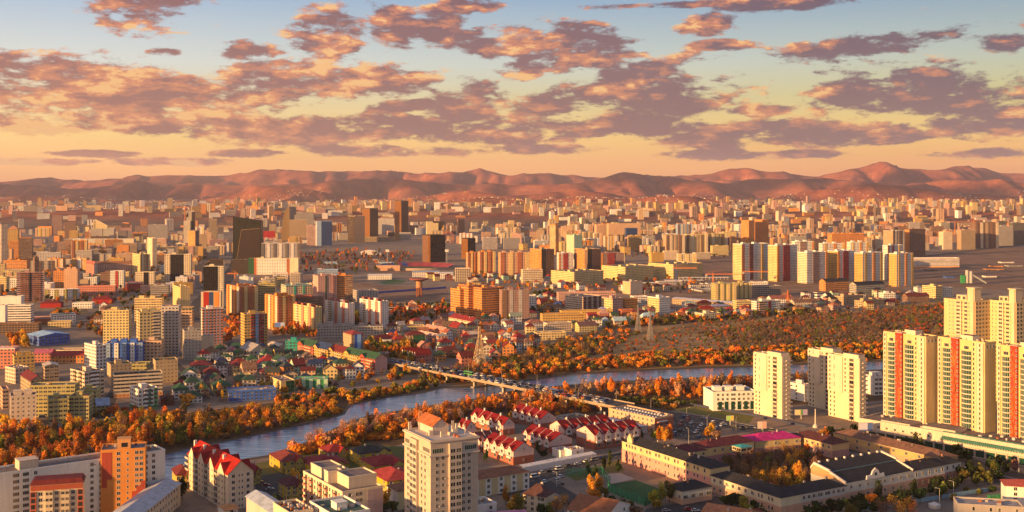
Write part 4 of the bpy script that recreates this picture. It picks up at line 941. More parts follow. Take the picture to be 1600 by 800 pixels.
mb = MB(); CD = P(1158, 730); rt = empty('bay_tower', CD, t_); mb.box(0, 9, 0, 8, 0, 11.5, WIDE, YEL, bay=4.5); mb.box(-.1, 9.1, -.1, 8.1, 0, 7, WIDE, (.42, .2, .2), bay=4.5, sto=3.4); mb.build('wall', rt); mb = MB(); hip(mb, 0, 9, 0, 8, 11.5, 1.2, METAL, (.05, .38, .36), .5); mb.build('roof', rt); tag(rt, 'short bay tower with turquoise roof in the school courtyard', 'tower')
CE = P(1180, 712); wing(CE, solve_a(CE, 1241), 16, 20, 9, 4.5, (.4, .22, .2), (.58, .46, .26), (.5, .03, .2), 'courtyard wing with vivid magenta roof', rw='-w-w-w-w')
CF = P(1300, 716); b_ = 60
wing(CF, 15, solve_b(CF, 1236), th_s, 8.5, 4.2, (.42, .24, .22), (.58, .44, .24), (.1, .035, .035), 'rear courtyard wing with dark maroon roof beside the magenta one', lw='-w-w-w-w-w-w-w')
CG = P(1470, 738); wing(CG, 15, solve_b(CG, 1302), th_s, 8, 4, (.45, .3, .18), (.5, .34, .18), (.2, .11, .075), 'long brown roofed wing between the gymnasium and the mall street', lw='-w-w-w-w-w-w-w-w')
# ---- mall podium
CPd = Vector((332.5, 646.5, 0)); thp = 41.5; t_p = R(thp)
r = near(0, 0, 0, 500, 0, thp, 'beige', cname='beige', C=CPd, ab=(46, 148), z=11.5, sto=5.7, roof='flat', heads=0, label='long two storey shopping arcade with green glazing in front of the striped towers', name='shopping_arcade', cat='shopping arcade', rcol=(.2, .16, .15), lm='the shopping arcade', style='p')
root, C, a, b, hz, nfl, sto = r
for i in range(22):
    y = b * (i + .5) / 22; mb = MB(); mb.box(-.08, 0, y - 2.7, y + 2.7, .5, 4.6, GLASS3, (1, 1, 1)); mb.build('shop_window', root)
mb = MB(); mb.box(-.5, 0, 0, b, 5.3, 5.8, PLAIN, (.5, .42, .36))
for i in range(23): y = b * i / 22; mb.box(-.7, 0, max(0, y - .35), min(b, y + .35), 0, 5.3, PLAIN, (.5, .42, .36))
mb.build('pier', root)
mb = MB(); mb.face([(-1.2, 0, 8), (1.6, 0, 12.8), (1.6, b * .60, 12.8), (-1.2, b * .60, 8)][::-1], CURT, (.06, .17, .12), [(0, 0), (0, 2), (70, 2), (70, 0)]); mb.box(-.2, 0, 0, b * .6, 7, 8, WIN, (.4, .45, .38), bay=1.6, sto=1); mb.build('glass_canopy', root)
for i in range(8): y = b * (.66 + i * .04); put(winmesh(1.8, 1.5, 2), root, -.02, y, 8.4, -math.pi / 2, 'window')
mb = MB()
for f0, f1, h_ in ((.0, .2, 2.5), (.55, .7, 2.0), (.76, .9, 1.2)): mb.box(3, 18, b * f0, b * f1, 11.6, 11.6 + h_, PLAIN, PAL['beige'], FLAT, (.22, .19, .18))
mb.build('roof_block', root)
for i in range(34):
    x, y, e = rnd.uniform(3, 20), b * rnd.uniform(.02, .98), rnd.uniform(.8, 2.2); q = MB(); q.box(x, x + e, y, y + e, 11.6, 11.6 + rnd.uniform(.7, 1.6), PLAIN, rnd.choice([(.5, .5, .5), (.35, .33, .32), (.55, .5, .42)])); q.build('roof_unit', root)
# ---- striped residential towers on the arcade
def striped(xl, xc, xr, yb, yt, label):
    r = near(xl, xc, xr, yb, yt, 31, (.62, .49, .27), cname='cream', sto=3.15, heads=0, label=label, name='apartment_tower', cat='apartment tower', group='cream towers with orange red columns', rcol=(.16, .12, .12))
    root, C, a, b, hz, nfl, sto = r
    L_ = b
    def yy(f): return L_ * (1 - f)
    mb = MB(); mb.box(-1.6, 0, yy(.47), yy(.31), 0, hz + 1.2, PLAIN, (.33, .04, .02)); mb.box(-1.7, 3, yy(.48), yy(.30), hz + 1.2, hz + 1.6, PLAIN, (.5, .42, .32))
    for i in range(90):
        y = rnd.uniform(yy(.44), yy(.34)); z = rnd.uniform(1, hz - 7); mb.box(-1.64, -1.6, y - .35, y + .35, z, z + rnd.uniform(2, 6), PLAIN, (.5, rnd.uniform(.08, .16), .03))
    mb.build('column', root)
    mb = MB(); mb.box(-.6, 0, yy(.07), yy(0), 0, hz, PLAIN, (.62, .52, .38)); mb.box(-.8, 0, yy(.98), yy(.84), 0, hz, PLAIN, (.62, .52, .38)); mb.box(-.5, 0, yy(.83), yy(.81), 0, hz, PLAIN, (.62, .52, .38)); mb.build('pilaster', root)
    for f in range(nfl):
        z = f * sto + sto * .55
        for fx, w_, off in ((.04, 'd', .6), (.32, 's', 1.6), (.455, 's', 1.6), (.765, 'd', .0), (.91, 'd', .8)):
            if f % 1 == 0 and (fx not in (.035,) or f < 30): put(winmesh(*WT[w_], 0), root, -off, yy(fx), z, -math.pi / 2, 'window')
    for (f0, f1) in ((.10, .27), (.51, .72)):
        for f in range(nfl - 2):
            z0_ = f * sto; mb = MB(); y0, y1 = yy(f1), yy(f0); n = 6; pts = []
            for i in range(n + 1): u = i / n; pts.append((-.35 - 1.25 * math.sin(math.pi * u), y0 + (y1 - y0) * u))
            for (xa, ya), (xb, yb2) in zip(pts[:-1], pts[1:]):
                mb.face([(xa, ya, z0_), (xb, yb2, z0_), (xb, yb2, z0_ + .62), (xa, ya, z0_ + .62)][::-1], PLAIN, (.66, .56, .42))
                mb.face([(xa + .12, ya, z0_ + .62), (xb + .12, yb2, z0_ + .62), (xb + .12, yb2, z0_ + sto), (xa + .12, ya, z0_ + sto)][::-1], GLASS3, (1, 1, 1))
                mb.face([(0, ya, z0_ + .62), (xa, ya, z0_ + .62), (xb, yb2, z0_ + .62), (0, yb2, z0_ + .62)], PLAIN, (.5, .45, .38))
                mb.face([(0, yb2, z0_), (xb, yb2, z0_), (xa, ya, z0_), (0, ya, z0_)], PLAIN, (.5, .45, .38))
                mb.box(xa + .0, xa + .13, ya - .06, ya + .06, z0_ + .62, z0_ + sto, FRAME, (1, 1, 1))
            mb.build('balcony', root)
        put(winmesh(3.6, 2.2, 0), root, -.02, (yy(f0) + yy(f1)) / 2, (nfl - 1.3) * sto, -math.pi / 2, 'window')
    for i in range(3): put(winmesh(a * .2, 2.0, 0), root, a * (.2 + .3 * i), 0, hz - 2.2, 0, 'window')
    mb = MB(); mb.box(a * .2, a * .8, b * .3, b * .55, hz, hz + 3.5, PLAIN, PAL['cream'], FLAT, (.15, .12, .12))
    mb.build('rooftop_room', root)
    for i in range(5): x, y = a * rnd.uniform(.1, .9), b * rnd.uniform(.05, .95); mb = MB(); mb.box(x, x + .8, y, y + .8, hz, hz + rnd.uniform(1, 2.2), PLAIN, (.6, .5, .4)); mb.build('rooftop_unit', root)
striped(1381, 1447, 1465, 690, 528, 'cream tower with orange red column, left one of the three above the shopping arcade')
striped(1466, 1539, 1556, 705, 537, 'cream tower with orange red column, middle one of the three above the shopping arcade')
striped(1559, 1630, 1650, 722, 549, 'cream tower with orange red column cut by the right edge')
LM.append(('the orange striped towers', 1460, 600))
def crown(xl, xc, xr, yb, yt, label):
    r = B(xl, xc, xr, yb, yt, 31, (.6, .49, .29), cname='cream', style='w', lstyle='p', sto=3.1, bay=4.2, heads=0, label=label, name='apartment_tower', cat='apartment tower', group='cream towers with stepped crowns')
    root, C, a, b, hz, nfl, sto = r
    mb = MB(); cc_ = (.6, .5, .34)
    mb.box(-1.6, 0, b * .02, b * .14, 0, hz + 10.5, PLAIN, cc_); mb.box(-1, a * .35, 0, b * .22, hz, hz + 10.5, PLAIN, cc_); mb.box(-1.6, a * .4, -.6, b * .25, hz + 10.5, hz + 11.3, PLAIN, cc_)
    mb.box(-1.0, 0, b * .42, b * .62, 0, hz, WIN, cc_, bay=4); mb.box(1, a - 1, b * .3, b * .62, hz, hz + 4.5, WIN, cc_, bay=4, sto=4)
    mb.build('crown', root)
    facade(root, 'l', a, b, hz, nfl, sto, '--s-s---ws-W-s--', g=0); return r
crown(1475, 1524, 1549, 628, 472, 'cream tower with stepped crown behind the striped towers, left of the pair')
crown(1543, 1588, 1614, 632, 474, 'cream tower with stepped crown behind the striped towers, right of the pair')
# ---- four residential towers by the upper river
def resi(xl, xc, xr, yb, yt, label, lc='cream'):
    r = near(xl, xc, xr, yb, yt, 31, lc, sto=3.1, heads=0, label=label, name='apartment_tower', cat='apartment tower', group='cream towers near the river', rcol=(.15, .14, .14))
    root, C, a, b, hz, nfl, sto = r
    def yy(f): return b * (1 - f)
    mb = MB(); mb.box(-.7, 0, yy(.48), yy(.0), hz * .42, hz, PLAIN, PAL['cream']); mb.box(-.4, a * .9, yy(.98), yy(.5), hz, hz + 3.2, PLAIN, PAL['cream'], FLAT, (.2, .18, .17)); mb.build('upper_block', root)
    for f in range(nfl):
        z = (f + .55) * sto; o_ = .72 if z > hz * .42 + 1 else 0
        for fx in (.08, .2) if o_ == 0 else (.08,): put(winmesh(1.3, 1.7, 0), root, -o_, yy(fx), z, -math.pi / 2, 'window')
        if o_: 
            if f % 2: put(winmesh(.7, 3.2, 0), root, -o_, yy(.22), z, -math.pi / 2, 'window')
            put(winmesh(1.5, 1.8, 1), root, 0, yy(.55), z, -math.pi / 2, 'window')
        mb = MB()
        if f % 2 == 0 or o_ == 0: mb.box(-1.0, 0, yy(.84), yy(.66), f * sto, f * sto + .9, PLAIN, (.6, .5, .4))
        mb.box(-.06, 0, yy(.82), yy(.68), f * sto + .9, (f + 1) * sto, GLASS2 if f % 4 else GLASS, (1, 1, 1)); mb.build('balcony', root)
        put(winmesh(.9, 1.2, 0), root, a * .2, 0, z, 0, 'window'); mb = MB(); mb.box(a * .45, a * 1.15, -.9, 0, f * sto, f * sto + .9, PLAIN, (.5, .45, .4)); mb.build('balcony', root)
    return r
resi(1178, 1222, 1235, 657, 559, 'cream balcony tower standing left of the pair of riverside towers')
resi(1263, 1303, 1316, 643, 552, 'pale balcony tower at the back, nearest the upper river')
resi(1294, 1343, 1353, 660, 562, 'cream balcony tower right of the pale riverside one')
LM.append(('the cream riverside towers', 1265, 600))
r = near(1099, 1114, 1181, 642, 614, 8, 'white', sto=3.3, heads=3, label='white terrace of villas with big shop windows by the bridge road', name='villa_row', cat='villa row', rw='-w-w-w-ww-w-w-w-w', rcol=(.22, .26, .25))
mb = MB()
for i in range(6): x = r[2] * (.12 + i * .15); mb.box(x, x + r[2] * .09, -.1, 0, .5, r[4] * .5, GLASS3, (1, 1, 1))
mb.build('shop_window', r[0])
near(1232, 1257, 1268, 628, 603, 31, 'white', sto=3.2, label='white villa between the riverside towers', name='villa', lw='-w-', rw='w-w')
near(1352, 1364, 1385, 618, 590, 10, 'white', sto=3.3, heads=2, label='white villa with dark windows left of the orange striped towers', name='villa', rw='-W-W-W')
# ================================================================== the middle distance, one row each:
# xl xc xr yb yt turn | colour style | roof roofcolour | left colour, on some towers the sunlit side's tone | extras | label
TAB = '''
9 16 57 668 621 25|cream s|flat||heads=2|cream six storey block in front of the olive blocks, lower left
- 46 117 652 604 25|olive W|flat||heads=0|long olive block with broad windows behind the two smaller olive ones
69 76 106 662 626 25|olive W|flat||heads=1|left one of two small olive blocks facing the orange riverside trees
- 108 139 657 621 25|olive W|flat||heads=1|right one of two small olive blocks facing the orange riverside trees
- 123 151 641 611 25|olive w|flat||heads=1|olive block partly behind the small olive pair
110 132 163 626 583 46|beige W|flat||heads=1;bays=l2|pale seven storey block with dark cluttered roof, left of the long banded block
170 178 254 622 588 22|beige b|flat charcoal||heads=0;base=orange|long banded five storey block with orange ground floor
203 216 247 642 610 38|white w|flat||base=grass green;bays=g|white block with green balconies near the embankment road
157 173 206 602 571 30|tan s|flat dark green||heads=1|tan block with dark green flat roof and white rooftop hut
- 206 231 592 570 22|olive W|flat dark green||heads=0|small olive wing between the two tan blocks
238 243 278 599 565 25|tan s|flat dark green||heads=0|tan six storey block with green roof at the village edge
132 150 166 583 541 44|white w|flat||heads=1|pale stepped block at the left end of the blue block
- 166 223 573 537 14|blue w|flat||bays=rb;heads=3|bright blue and white block with rooftop huts
- 223 252 570 534 14|peach w|flat||heads=1|peach and pale blue block at the right end of the blue block
13 22 54 590 558 28|ochre w|flat||heads=2|golden yellow block left of the red roofed market
- -12 23 576 545 20|salmon w|flat||heads=0;top=white|salmon block with white top storey at the left edge
- 80 131 568 556 8|orange w|gable red||rh=3.5;ax=x|market building with long bright red roof
- 53 80 566 552 8|salmon w|gable rose||rh=3;ax=x|market annex with rose red roof
- 88 128 560 548 8|cream p|flat brown||heads=0|cream flat roofed hall behind the red market roof
43 61 109 541 526 44|blue w|metal sky blue||rh=2.5;ax=y|big blue hall with sky blue metal roof
8 24 46 600 577 50|beige w|flat grey||heads=0|beige block with large pale flat roof at the left edge
-8 4 14 640 610 30|peach W|flat||heads=0|peach block cut by the left edge above the trees
59 70 92 598 572 30|tan W|metal beige||ax=y|tan block with barrel roof right of the beige flat roofed one
32 48 70 618 595 35|tan w|gable maroon||ax=y|tan house with several maroon gables
- 161 201 548 486 22|yellow w|flat||heads=1|yellow fifteen storey slab at the left of the big yellow group
199 218 252 562 489 28|yellow w|flat||heads=2;bays=y|largest yellow tower block with stepped top
- 252 279 555 480 22|pale grey w|flat||heads=0|pale grey fifteen storey tower right of the big yellow block
- 279 300 540 482 20|peach W|flat||heads=0;top=dark green|narrow peach tower between the grey one and the white and pink one
306 316 348 540 484 24|white w|flat||heads=1;top=brick;bays=p|white tower with pink window bays and red roof edge
280 288 315 563 518 22|grey s|flat dark grey||heads=1|grey concrete nine storey block in front of the white and pink tower
- 315 332 552 526 22|beige p|flat||heads=0|windowless beige box beside the grey concrete block
- 210 253 508 467 25|yellow W|flat||heads=2|yellow slab behind the big yellow group
270 282 297 505 450 28|yellow s|flat||heads=1|slim yellow tower left of the billboard building
- 257 298 449 398 6|cream w|flat||bays=dk|cream framed tower with tall black glass centre
- 318 349 482 417 8|cream w|flat||bays=blk;heads=1|tower faced with a huge black glass panel
- 314 345 490 457 8|cream p|flat||heads=0;bays=post|cream annex carrying a colourful poster below the black glass panel
- 328 349 452 406 8|smoke c|flat||heads=0|dark glass block behind the black panelled tower
- 361 388 428 406 4|smoke c|flat||heads=0|dark glass podium left of the framed white building
- 388 397 428 404 4|dark green c|flat||heads=0|slim dark green glass tower with golden edge
- 397 466 429 404 0|cream p|flat||bays=frame;heads=2|cream office building with a wide orange frame
- 408 469 414 381 12|pale grey w|flat||bays=gs;heads=3|long pale grey apartment row with dark stripes behind the orange framed building
355 374 402 496 449 33|orange w|flat||bays=st;heads=2|orange and cream striped block behind the red balcony tower
- 403 430 488 443 20|olive W|flat||heads=1|shaded ochre balcony block right of the orange striped one
415 434 461 517 464 33|orange w|flat||bays=st;heads=2|orange and yellow striped block left of the dark balcony block
- 461 505 510 466 14|brown W|flat||heads=1|dark brown balcony block behind the yellow block with red roof huts
439 447 488 482 447 25|cream w|flat||bays=te;heads=1;top=teal|cream block with teal stripes on its front
489 497 526 484 432 25|pink s|flat||bays=gd;heads=1|pinkish white tower left of the orange one
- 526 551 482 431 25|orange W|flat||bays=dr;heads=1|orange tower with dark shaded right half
457 490 503 522 481 38|yellow s|flat||bays=hut;heads=1|yellow and white block with brick red roof huts, leftmost of the three
508 543 554 512 475 38|white s|flat||bays=hut;heads=1|white block with brick red roof huts, middle of the three
562 594 607 514 472 38|white s|flat||bays=hut;heads=1|white block with brick red roof huts, rightmost of the three
376 382 418 541 492 26|ochre W|flat||bays=rs;heads=1|ochre tower with red balconies and grey glass bays
551 559 591 472 455 25|grey w|flat||bays=col;heads=0|grey hall with tall columns above the car yard
- 496 550 531 509 22|grey w|flat||heads=1|long grey block left of the red roofed poster building
- 546 598 531 511 22|grey w|flat||heads=1|long grey block behind the red roofed poster building
536 549 569 546 523 30|tan s|hip red||rh=3;bays=pos|tan building with red roof and a blue poster on its wall
- 446 474 557 534 16|teal w|flat||heads=1|bright teal block left of the chalets
- 470 482 515 504 10|white p|flat||heads=0|small white block behind the grey blocks
704 719 731 498 453 32|orange W|flat||heads=1|lower left part of the orange apartment group
716 732 752 499 447 32|orange W|flat||heads=1;top=brick|middle and tallest block of the orange apartment group
735 753 784 501 451 32|orange W|flat||heads=1;top=brick|right hand block of the orange apartment group
- 784 827 502 454 24|mauve s|flat||bays=gl;heads=1|dull mauve tower with glazed strips beside the orange group
- 827 838 487 462 20|white w|flat||heads=0|narrow white block right of the mauve tower
- 873 962 477 458 10|pink W|flat||heads=0|long pinkish white block behind the beige ones
883 911 940 489 465 36|beige W|flat||bays=r3;heads=0|beige block with dark red window frames
940 957 973 493 467 36|pink w|flat|yellow|heads=1|pink block with yellow left side
971 977 996 490 468 28|orange W|flat||heads=0|orange and white block right of the pink one
- 990 1012 486 464 20|white W|flat||heads=0|white six storey block right of the orange and white one
1012 1030 1047 491 466 34|white w|flat|yellow|heads=1|white block with yellow left side
973 985 1004 460 441 30|grey p|flat|peach|heads=1|grey windowless block with peach left side
861 897 943 448 426 38|yellow w|flat||heads=3|long yellow barrack like block, front left of three
940 977 1021 439 418 38|yellow w|flat||heads=3|long yellow barrack like block, middle of three
1013 1052 1098 436 414 38|yellow w|flat||heads=3|long yellow barrack like block, right of three
- 817 848 444 422 24|cream W|flat||heads=1;base=brick|cream block with brick base left of the long yellow blocks
- 1117 1150 470 444 30|olive w|flat||bays=st2;heads=1|left one of the twin olive blocks by the building site
- 1150 1174 466 443 30|olive w|flat||bays=st2;heads=1|right one of the twin olive blocks by the building site
1050 1149 1153 483 474 46|tan w|hip pale blue||rh=2|very long tan terrace with pale blue roof
1088 1096 1112 484 474 30|orange w|hip red||rh=4|orange house with tall bright red roof
1061 1066 1088 494 486 24|orange w|hip red||rh=4|low orange house with red roof, left of the tall roofed one
1089 1094 1116 492 483 24|orange w|hip red||rh=4|low orange house with red roof, in front of the tall roofed one
1104 1112 1141 489 479 24|peach w|hip pale blue||rh=2|peach house with flat blue roof right of the red roofed trio
- 1071 1088 481 473 15|white w|hip pale blue||rh=2|white house with pale blue roof left of the red roofed trio
- 1151 1174 484 471 15|yellow W|flat||heads=0|small yellow block right of the long blue roofed terrace
1085 1100 1126 501 491 30|cream w|flat||heads=1|cream flat roofed villa at the meadow edge
1174 1182 1219 493 472 30|white W|flat||heads=1;bays=or|white stepped block with orange balconies at the meadow edge
- 1205 1240 483 467 20|white w|gable brick||rh=4|white block with brick red roof beside the orange pylon
- 1241 1277 485 472 16|beige w|gable brown||rh=3|beige terrace with brown gables right of the orange pylon
1175 1185 1220 464 448 20|grey o|flat||heads=0|grey concrete skeleton of an unfinished block
1304 1318 1349 477 464 34|tan w|flat||heads=2|tan terrace with white left end near the right hand meadow
1335 1348 1382 482 471 34|tan w|flat||heads=2|tan terrace with golden left end nearest the right hand meadow
- 1381 1399 471 459 20|white w|flat||heads=1|white house with flat roof right of the tan terraces
1327 1338 1382 462 445 28|grey W|gable charcoal||rh=4|grey gabled row below the colourful towers
1280 1290 1325 455 440 28|orange W|gable charcoal||rh=4|orange gabled row below the colourful towers
1441 1462 1473 468 448 34|yellow W|flat||heads=1|yellow villa block with rust coloured side
- 1473 1488 466 450 20|white W|flat||heads=0|white block right of the yellow villa block
- 1418 1452 473 463 15|brown w|gable maroon||rh=4|brown row with maroon roof in front of the yellow villa block
- 1427 1499 418 404 4|white b|flat||base=orange;heads=0|long white and orange mall at the edge of the brown field
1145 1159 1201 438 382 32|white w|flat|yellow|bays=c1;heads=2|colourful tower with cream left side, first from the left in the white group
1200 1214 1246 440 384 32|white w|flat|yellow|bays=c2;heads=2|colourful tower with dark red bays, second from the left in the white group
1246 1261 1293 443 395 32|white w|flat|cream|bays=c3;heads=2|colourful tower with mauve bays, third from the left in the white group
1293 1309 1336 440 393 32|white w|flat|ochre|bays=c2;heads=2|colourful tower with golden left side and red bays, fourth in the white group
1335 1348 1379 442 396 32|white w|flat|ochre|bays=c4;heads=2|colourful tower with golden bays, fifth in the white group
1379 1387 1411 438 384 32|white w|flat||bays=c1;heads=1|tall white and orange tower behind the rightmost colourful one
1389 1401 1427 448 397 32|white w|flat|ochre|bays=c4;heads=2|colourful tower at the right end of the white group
- 1285 1320 432 381 20|white w|flat||bays=c4;heads=2|white and golden tower behind the third and fourth colourful ones
- 1329 1357 432 379 20|white w|flat||bays=c4;heads=2|white and golden tower behind the fifth colourful one
- 1242 1272 430 378 20|white w|flat||bays=c3;heads=2|white tower behind the second and third colourful ones
- 731 749 426 395 20|orange w|flat yellow||bays=st;heads=1|left block of the orange brick group beside the black glass pair
- 750 774 428 394 20|orange w|flat yellow||bays=st;heads=2|middle block of the orange brick group beside the black glass pair
- 782 828 434 395 18|peach w|flat||bays=st;heads=3|peach and orange striped block left of the brown glass tower
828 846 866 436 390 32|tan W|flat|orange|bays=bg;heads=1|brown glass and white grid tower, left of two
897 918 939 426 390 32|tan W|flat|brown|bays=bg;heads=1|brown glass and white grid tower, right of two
- 873 896 425 396 18|white w|flat||bays=c2;heads=1|white and dark red tower between the two brown grid towers
- 938 975 420 396 18|mauve w|flat||bays=c2;heads=1|dark red and mauve tower right of the two brown grid towers
885 897 910 400 368 30|mint s|flat|cream|heads=1|pale green tower with cream left side
859 868 873 398 352 30|orange b|flat|yellow|heads=1|slim orange tower standing on a podium
- 951 1001 384 350 10|peach s|flat||heads=0|very large peach slab in the middle distance
- 979 996 386 357 10|navy c|flat||heads=0|dark blue glass cube in front of the very large peach slab
- 932 951 383 352 18|peach w|flat||heads=1|peach tower left of the very large slab
- 1041 1070 399 368 14|tan s|flat||bays=st3;heads=1|tan striped tower, left of three in a row
- 1073 1106 398 367 14|yellow s|flat||bays=st3;heads=1|yellow striped tower, middle of three in a row
- 1106 1137 396 366 14|olive s|flat||bays=st3;heads=1|olive striped tower, right of three in a row
- 1059 1084 372 351 12|pale blue s|flat||bays=st3;heads=0|pale blue and cream tower behind the tan striped one
1158 1170 1179 394 345 32|orange w|flat||heads=0|left one of the tall twin orange towers
1179 1191 1201 393 344 32|orange w|flat||heads=0|right one of the tall twin orange towers
1380 1395 1413 404 361 30|grey w|flat|tan|bays=st3;heads=1|grey tower block behind the right end of the white group
1413 1421 1446 402 359 30|brown w|flat|orange|heads=1|brown tower with orange left side
- 1426 1440 400 379 20|peach w|flat||heads=1|small peach tower in front of the brown one
- 1474 1488 390 363 14|cream s|flat||heads=1|cream tower alone beside the ring road
- 1502 1524 390 360 14|tan w|flat||heads=1|tan office block right of the lone cream tower
- 1524 1560 388 348 12|brown w|flat||bays=st3;heads=1|tall brown striped slab near the right edge
- 1560 1583 384 354 12|grey w|flat||heads=1|grey slab right of the tall brown striped one
- 1583 1612 382 349 12|dark grey c|flat||heads=1|dark block cut by the right edge on the horizon side
- 1300 1350 402 366 14|orange w|flat||heads=3|wide orange brown block behind the colourful towers
544 554 570 380 338 34|tan c|flat|smoke|heads=1|lattice fronted tower left of the twin bronze towers
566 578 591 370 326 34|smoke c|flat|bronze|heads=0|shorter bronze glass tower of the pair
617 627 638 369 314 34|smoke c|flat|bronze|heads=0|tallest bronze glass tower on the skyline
- 591 616 366 342 8|pale grey s|flat||heads=0|grey windowless block between the two bronze glass towers
- 556 618 378 371 6|tan b|flat||heads=0|long low terraced podium under the bronze glass towers
- 606 624 376 364 6|smoke c|flat||heads=0|low dark podium box beside the tallest bronze tower
- 624 642 375 364 6|pale grey b|flat||heads=0|low white podium box beside the tallest bronze tower
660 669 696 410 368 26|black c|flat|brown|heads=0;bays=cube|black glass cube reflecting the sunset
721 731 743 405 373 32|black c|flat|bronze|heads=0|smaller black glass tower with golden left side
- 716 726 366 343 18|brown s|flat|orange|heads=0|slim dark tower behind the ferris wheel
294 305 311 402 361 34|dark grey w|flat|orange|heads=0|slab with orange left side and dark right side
- 326 339 380 343 12|tan b|flat||heads=0|dark topped banded tower left of the leaning glass tower
- 340 349 374 355 12|dark grey c|flat||heads=0|small dark tower next to the banded one
- 323 330 388 364 18|peach s|flat||heads=0|slim peach tower in front of the banded one
- 311 323 392 367 14|tan s|flat||heads=0|tan block between the orange sided slab and the slim peach tower
- 231 262 384 352 14|pale grey b|flat|white|heads=1|white and blue banded office block on the left
230 238 245 420 373 30|cream s|flat||heads=0|slender cream tower standing alone on the left
207 219 234 432 398 34|yellow w|flat||bays=st3;heads=1|yellow tower with stepped front below the slender cream one
- 211 241 452 426 20|cream w|flat||bays=dk2;heads=0|cream block with black centre stripe
- 196 221 456 442 14|red w|flat||heads=0;top=white|red and white low building beside the avenue
- 142 160 380 358 8|grey s|flat|ochre|heads=0|left one of two plain grey slabs
- 161 178 380 358 8|grey s|flat||heads=0|right one of two plain grey slabs
- 184 198 380 361 10|dark grey s|flat|orange|heads=0|dark block right of the two grey slabs
- 100 209 390 374 3|pale grey s|flat||bays=st3;heads=0|very long pale grey block across the left
- 452 480 380 344 10|tan w|flat||heads=0|tan and dark block in front of the banded slab
479 480 496 384 353 14|pink w|flat||heads=1|pink lattice tower right of the sail shaped tower
- 493 519 384 346 10|pale blue s|flat||bays=bl;heads=0|pale blue block with dark blue glass corner
- 459 490 366 332 6|grey b|flat||heads=1|long grey banded slab behind the sail shaped tower
- 408 430 376 362 10|dark red p|flat||heads=0|low maroon block left of the sail shaped tower
23 26 69 472 427 22|pink b|flat||bays=ht;heads=1|pink hotel like tower with red balconies and dark centre strip
- -10 8 506 478 22|white p|flat||heads=0|white annex at the left edge by the white hall
- 0 33 504 464 18|white p|flat||heads=0|big windowless white hall at the left edge
- 12 48 512 478 18|white b|flat brown||heads=0|lower white hall in front of the big windowless one
- 70 121 467 453 8|white w|flat||bays=ys;heads=0|white panel block with yellow panels
- 121 180 463 448 8|salmon w|flat||heads=0|long salmon block right of the white and yellow one
- 100 121 462 421 20|peach s|flat||heads=2|peach tower above the white and yellow panel block
- 83 100 450 424 20|orange w|flat||heads=1|orange and white block left of the peach tower
39 54 61 444 403 32|brown W|flat|brown|heads=1|dark brown tower behind the pink hotel like one
- 132 151 446 434 20|white w|flat||heads=0|small white block right of the peach tower
- 121 138 450 438 20|tan p|flat||heads=0|small tan box in front of the peach tower
134 147 152 434 413 34|pale grey w|gable brick|salmon|rh=5;ax=y|gabled block with bright salmon end wall
- 150 207 430 412 12|pink w|gable brick||rh=4|long row with brick red roofs on the left
- 144 163 444 430 18|yellow w|flat||heads=0|small yellow block beneath the brick roofed row
- 163 201 442 426 14|yellow w|flat||heads=0|wide yellow block beneath the brick roofed row
- 172 193 450 424 18|white w|flat||bays=rd;heads=0|white block with a red stripe down its middle
- 144 175 475 468 6|dark red p|hip maroon||rh=5|temple with broad dark hipped roof
- 63 95 481 474 6|dark red p|hip maroon||rh=4|smaller temple with maroon roof left of the big one
- 113 144 482 474 6|white w|flat||heads=0|low white pavilion between the two temples
70 80 118 508 493 26|white w|flat dark green||heads=0|white four storey school with green roof corner
- 39 82 508 499 14|brick p|metal rust||rh=2|factory shed with rusty red roof
- -10 60 522 507 20|brown o|flat brown||heads=0|long brown flat roofed factory at the left edge
-5 2 12 415 352 30|beige w|flat||heads=0|tall beige tower cut by the left edge
- 12 28 400 358 20|ochre w|hip ochre||rh=9|ochre tower with pyramid roof near the left edge
- 13 29 408 378 20|orange w|flat||heads=0|orange block below the pyramid roofed tower
- 30 50 408 374 20|brown b|flat||heads=1|brown banded block near the left edge
- 81 97 366 337 16|mauve w|flat|peach|heads=0|mauve twin block standing alone on the left skyline
- 101 119 372 348 16|brown w|flat|orange|heads=0|brown square block left of the grey slabs
- 108 122 382 361 16|ochre w|flat||heads=0|ochre block in front of the brown square one
87 90 102 404 379 22|peach w|flat||heads=0|peach pair of slabs left of the large orange block
- 112 136 412 377 20|orange w|flat||bays=st;heads=2|large orange block with red topped towers on the left
- 374 395 446 433 14|white p|flat||heads=1|white box behind the orange striped block
405 410 430 450 436 20|cream w|flat||heads=1|cream box behind the ochre balcony block
627 650 674 568 556 36|salmon w|none||bays=z|row of joined houses with zigzag red roofs
- 635 665 539 524 18|tan c|hip maroon||rh=4;bays=gg|tan office villa with dark glass bays
664 697 701 526 516 36|salmon w|hip salmon||rh=3|long house row with salmon roofs
654 684 688 534 526 36|pink w|hip pink||rh=3|long house row with pinkish white roofs
- 628 664 521 511 14|yellow w|flat||heads=0|yellow flat roofed block in the village
601 607 627 531 521 25|white w|hip navy||rh=5|white house with navy blue roof
701 722 740 511 499 34|cream w|gable dark red||ax=y;rh=4|cream house block with crimson roof near the orange apartment group
701 714 728 524 512 34|cream w|gable dark red||ax=y;rh=5|cream gabled house with balcony under a crimson roof
722 738 750 515 502 34|cream w|gable dark red||ax=y;rh=4|cream house block with crimson roof at the foot of the orange group
676 680 700 515 505 22|white w|hip brick||rh=4|white house with broad brick red roof
684 690 717 560 548 22|brick W|hip maroon||rh=4|brick villa with dark maroon roof beside the avenue
726 730 745 555 543 22|orange w|hip dark red||rh=4|orange house with dark red roof near the pylon
581 586 617 542 530 22|salmon w|hip red||rh=4|pair of houses under bright red roofs beside the grey block
849 855 893 520 506 24|cream w|flat||heads=0|cream three storey block near the meadow
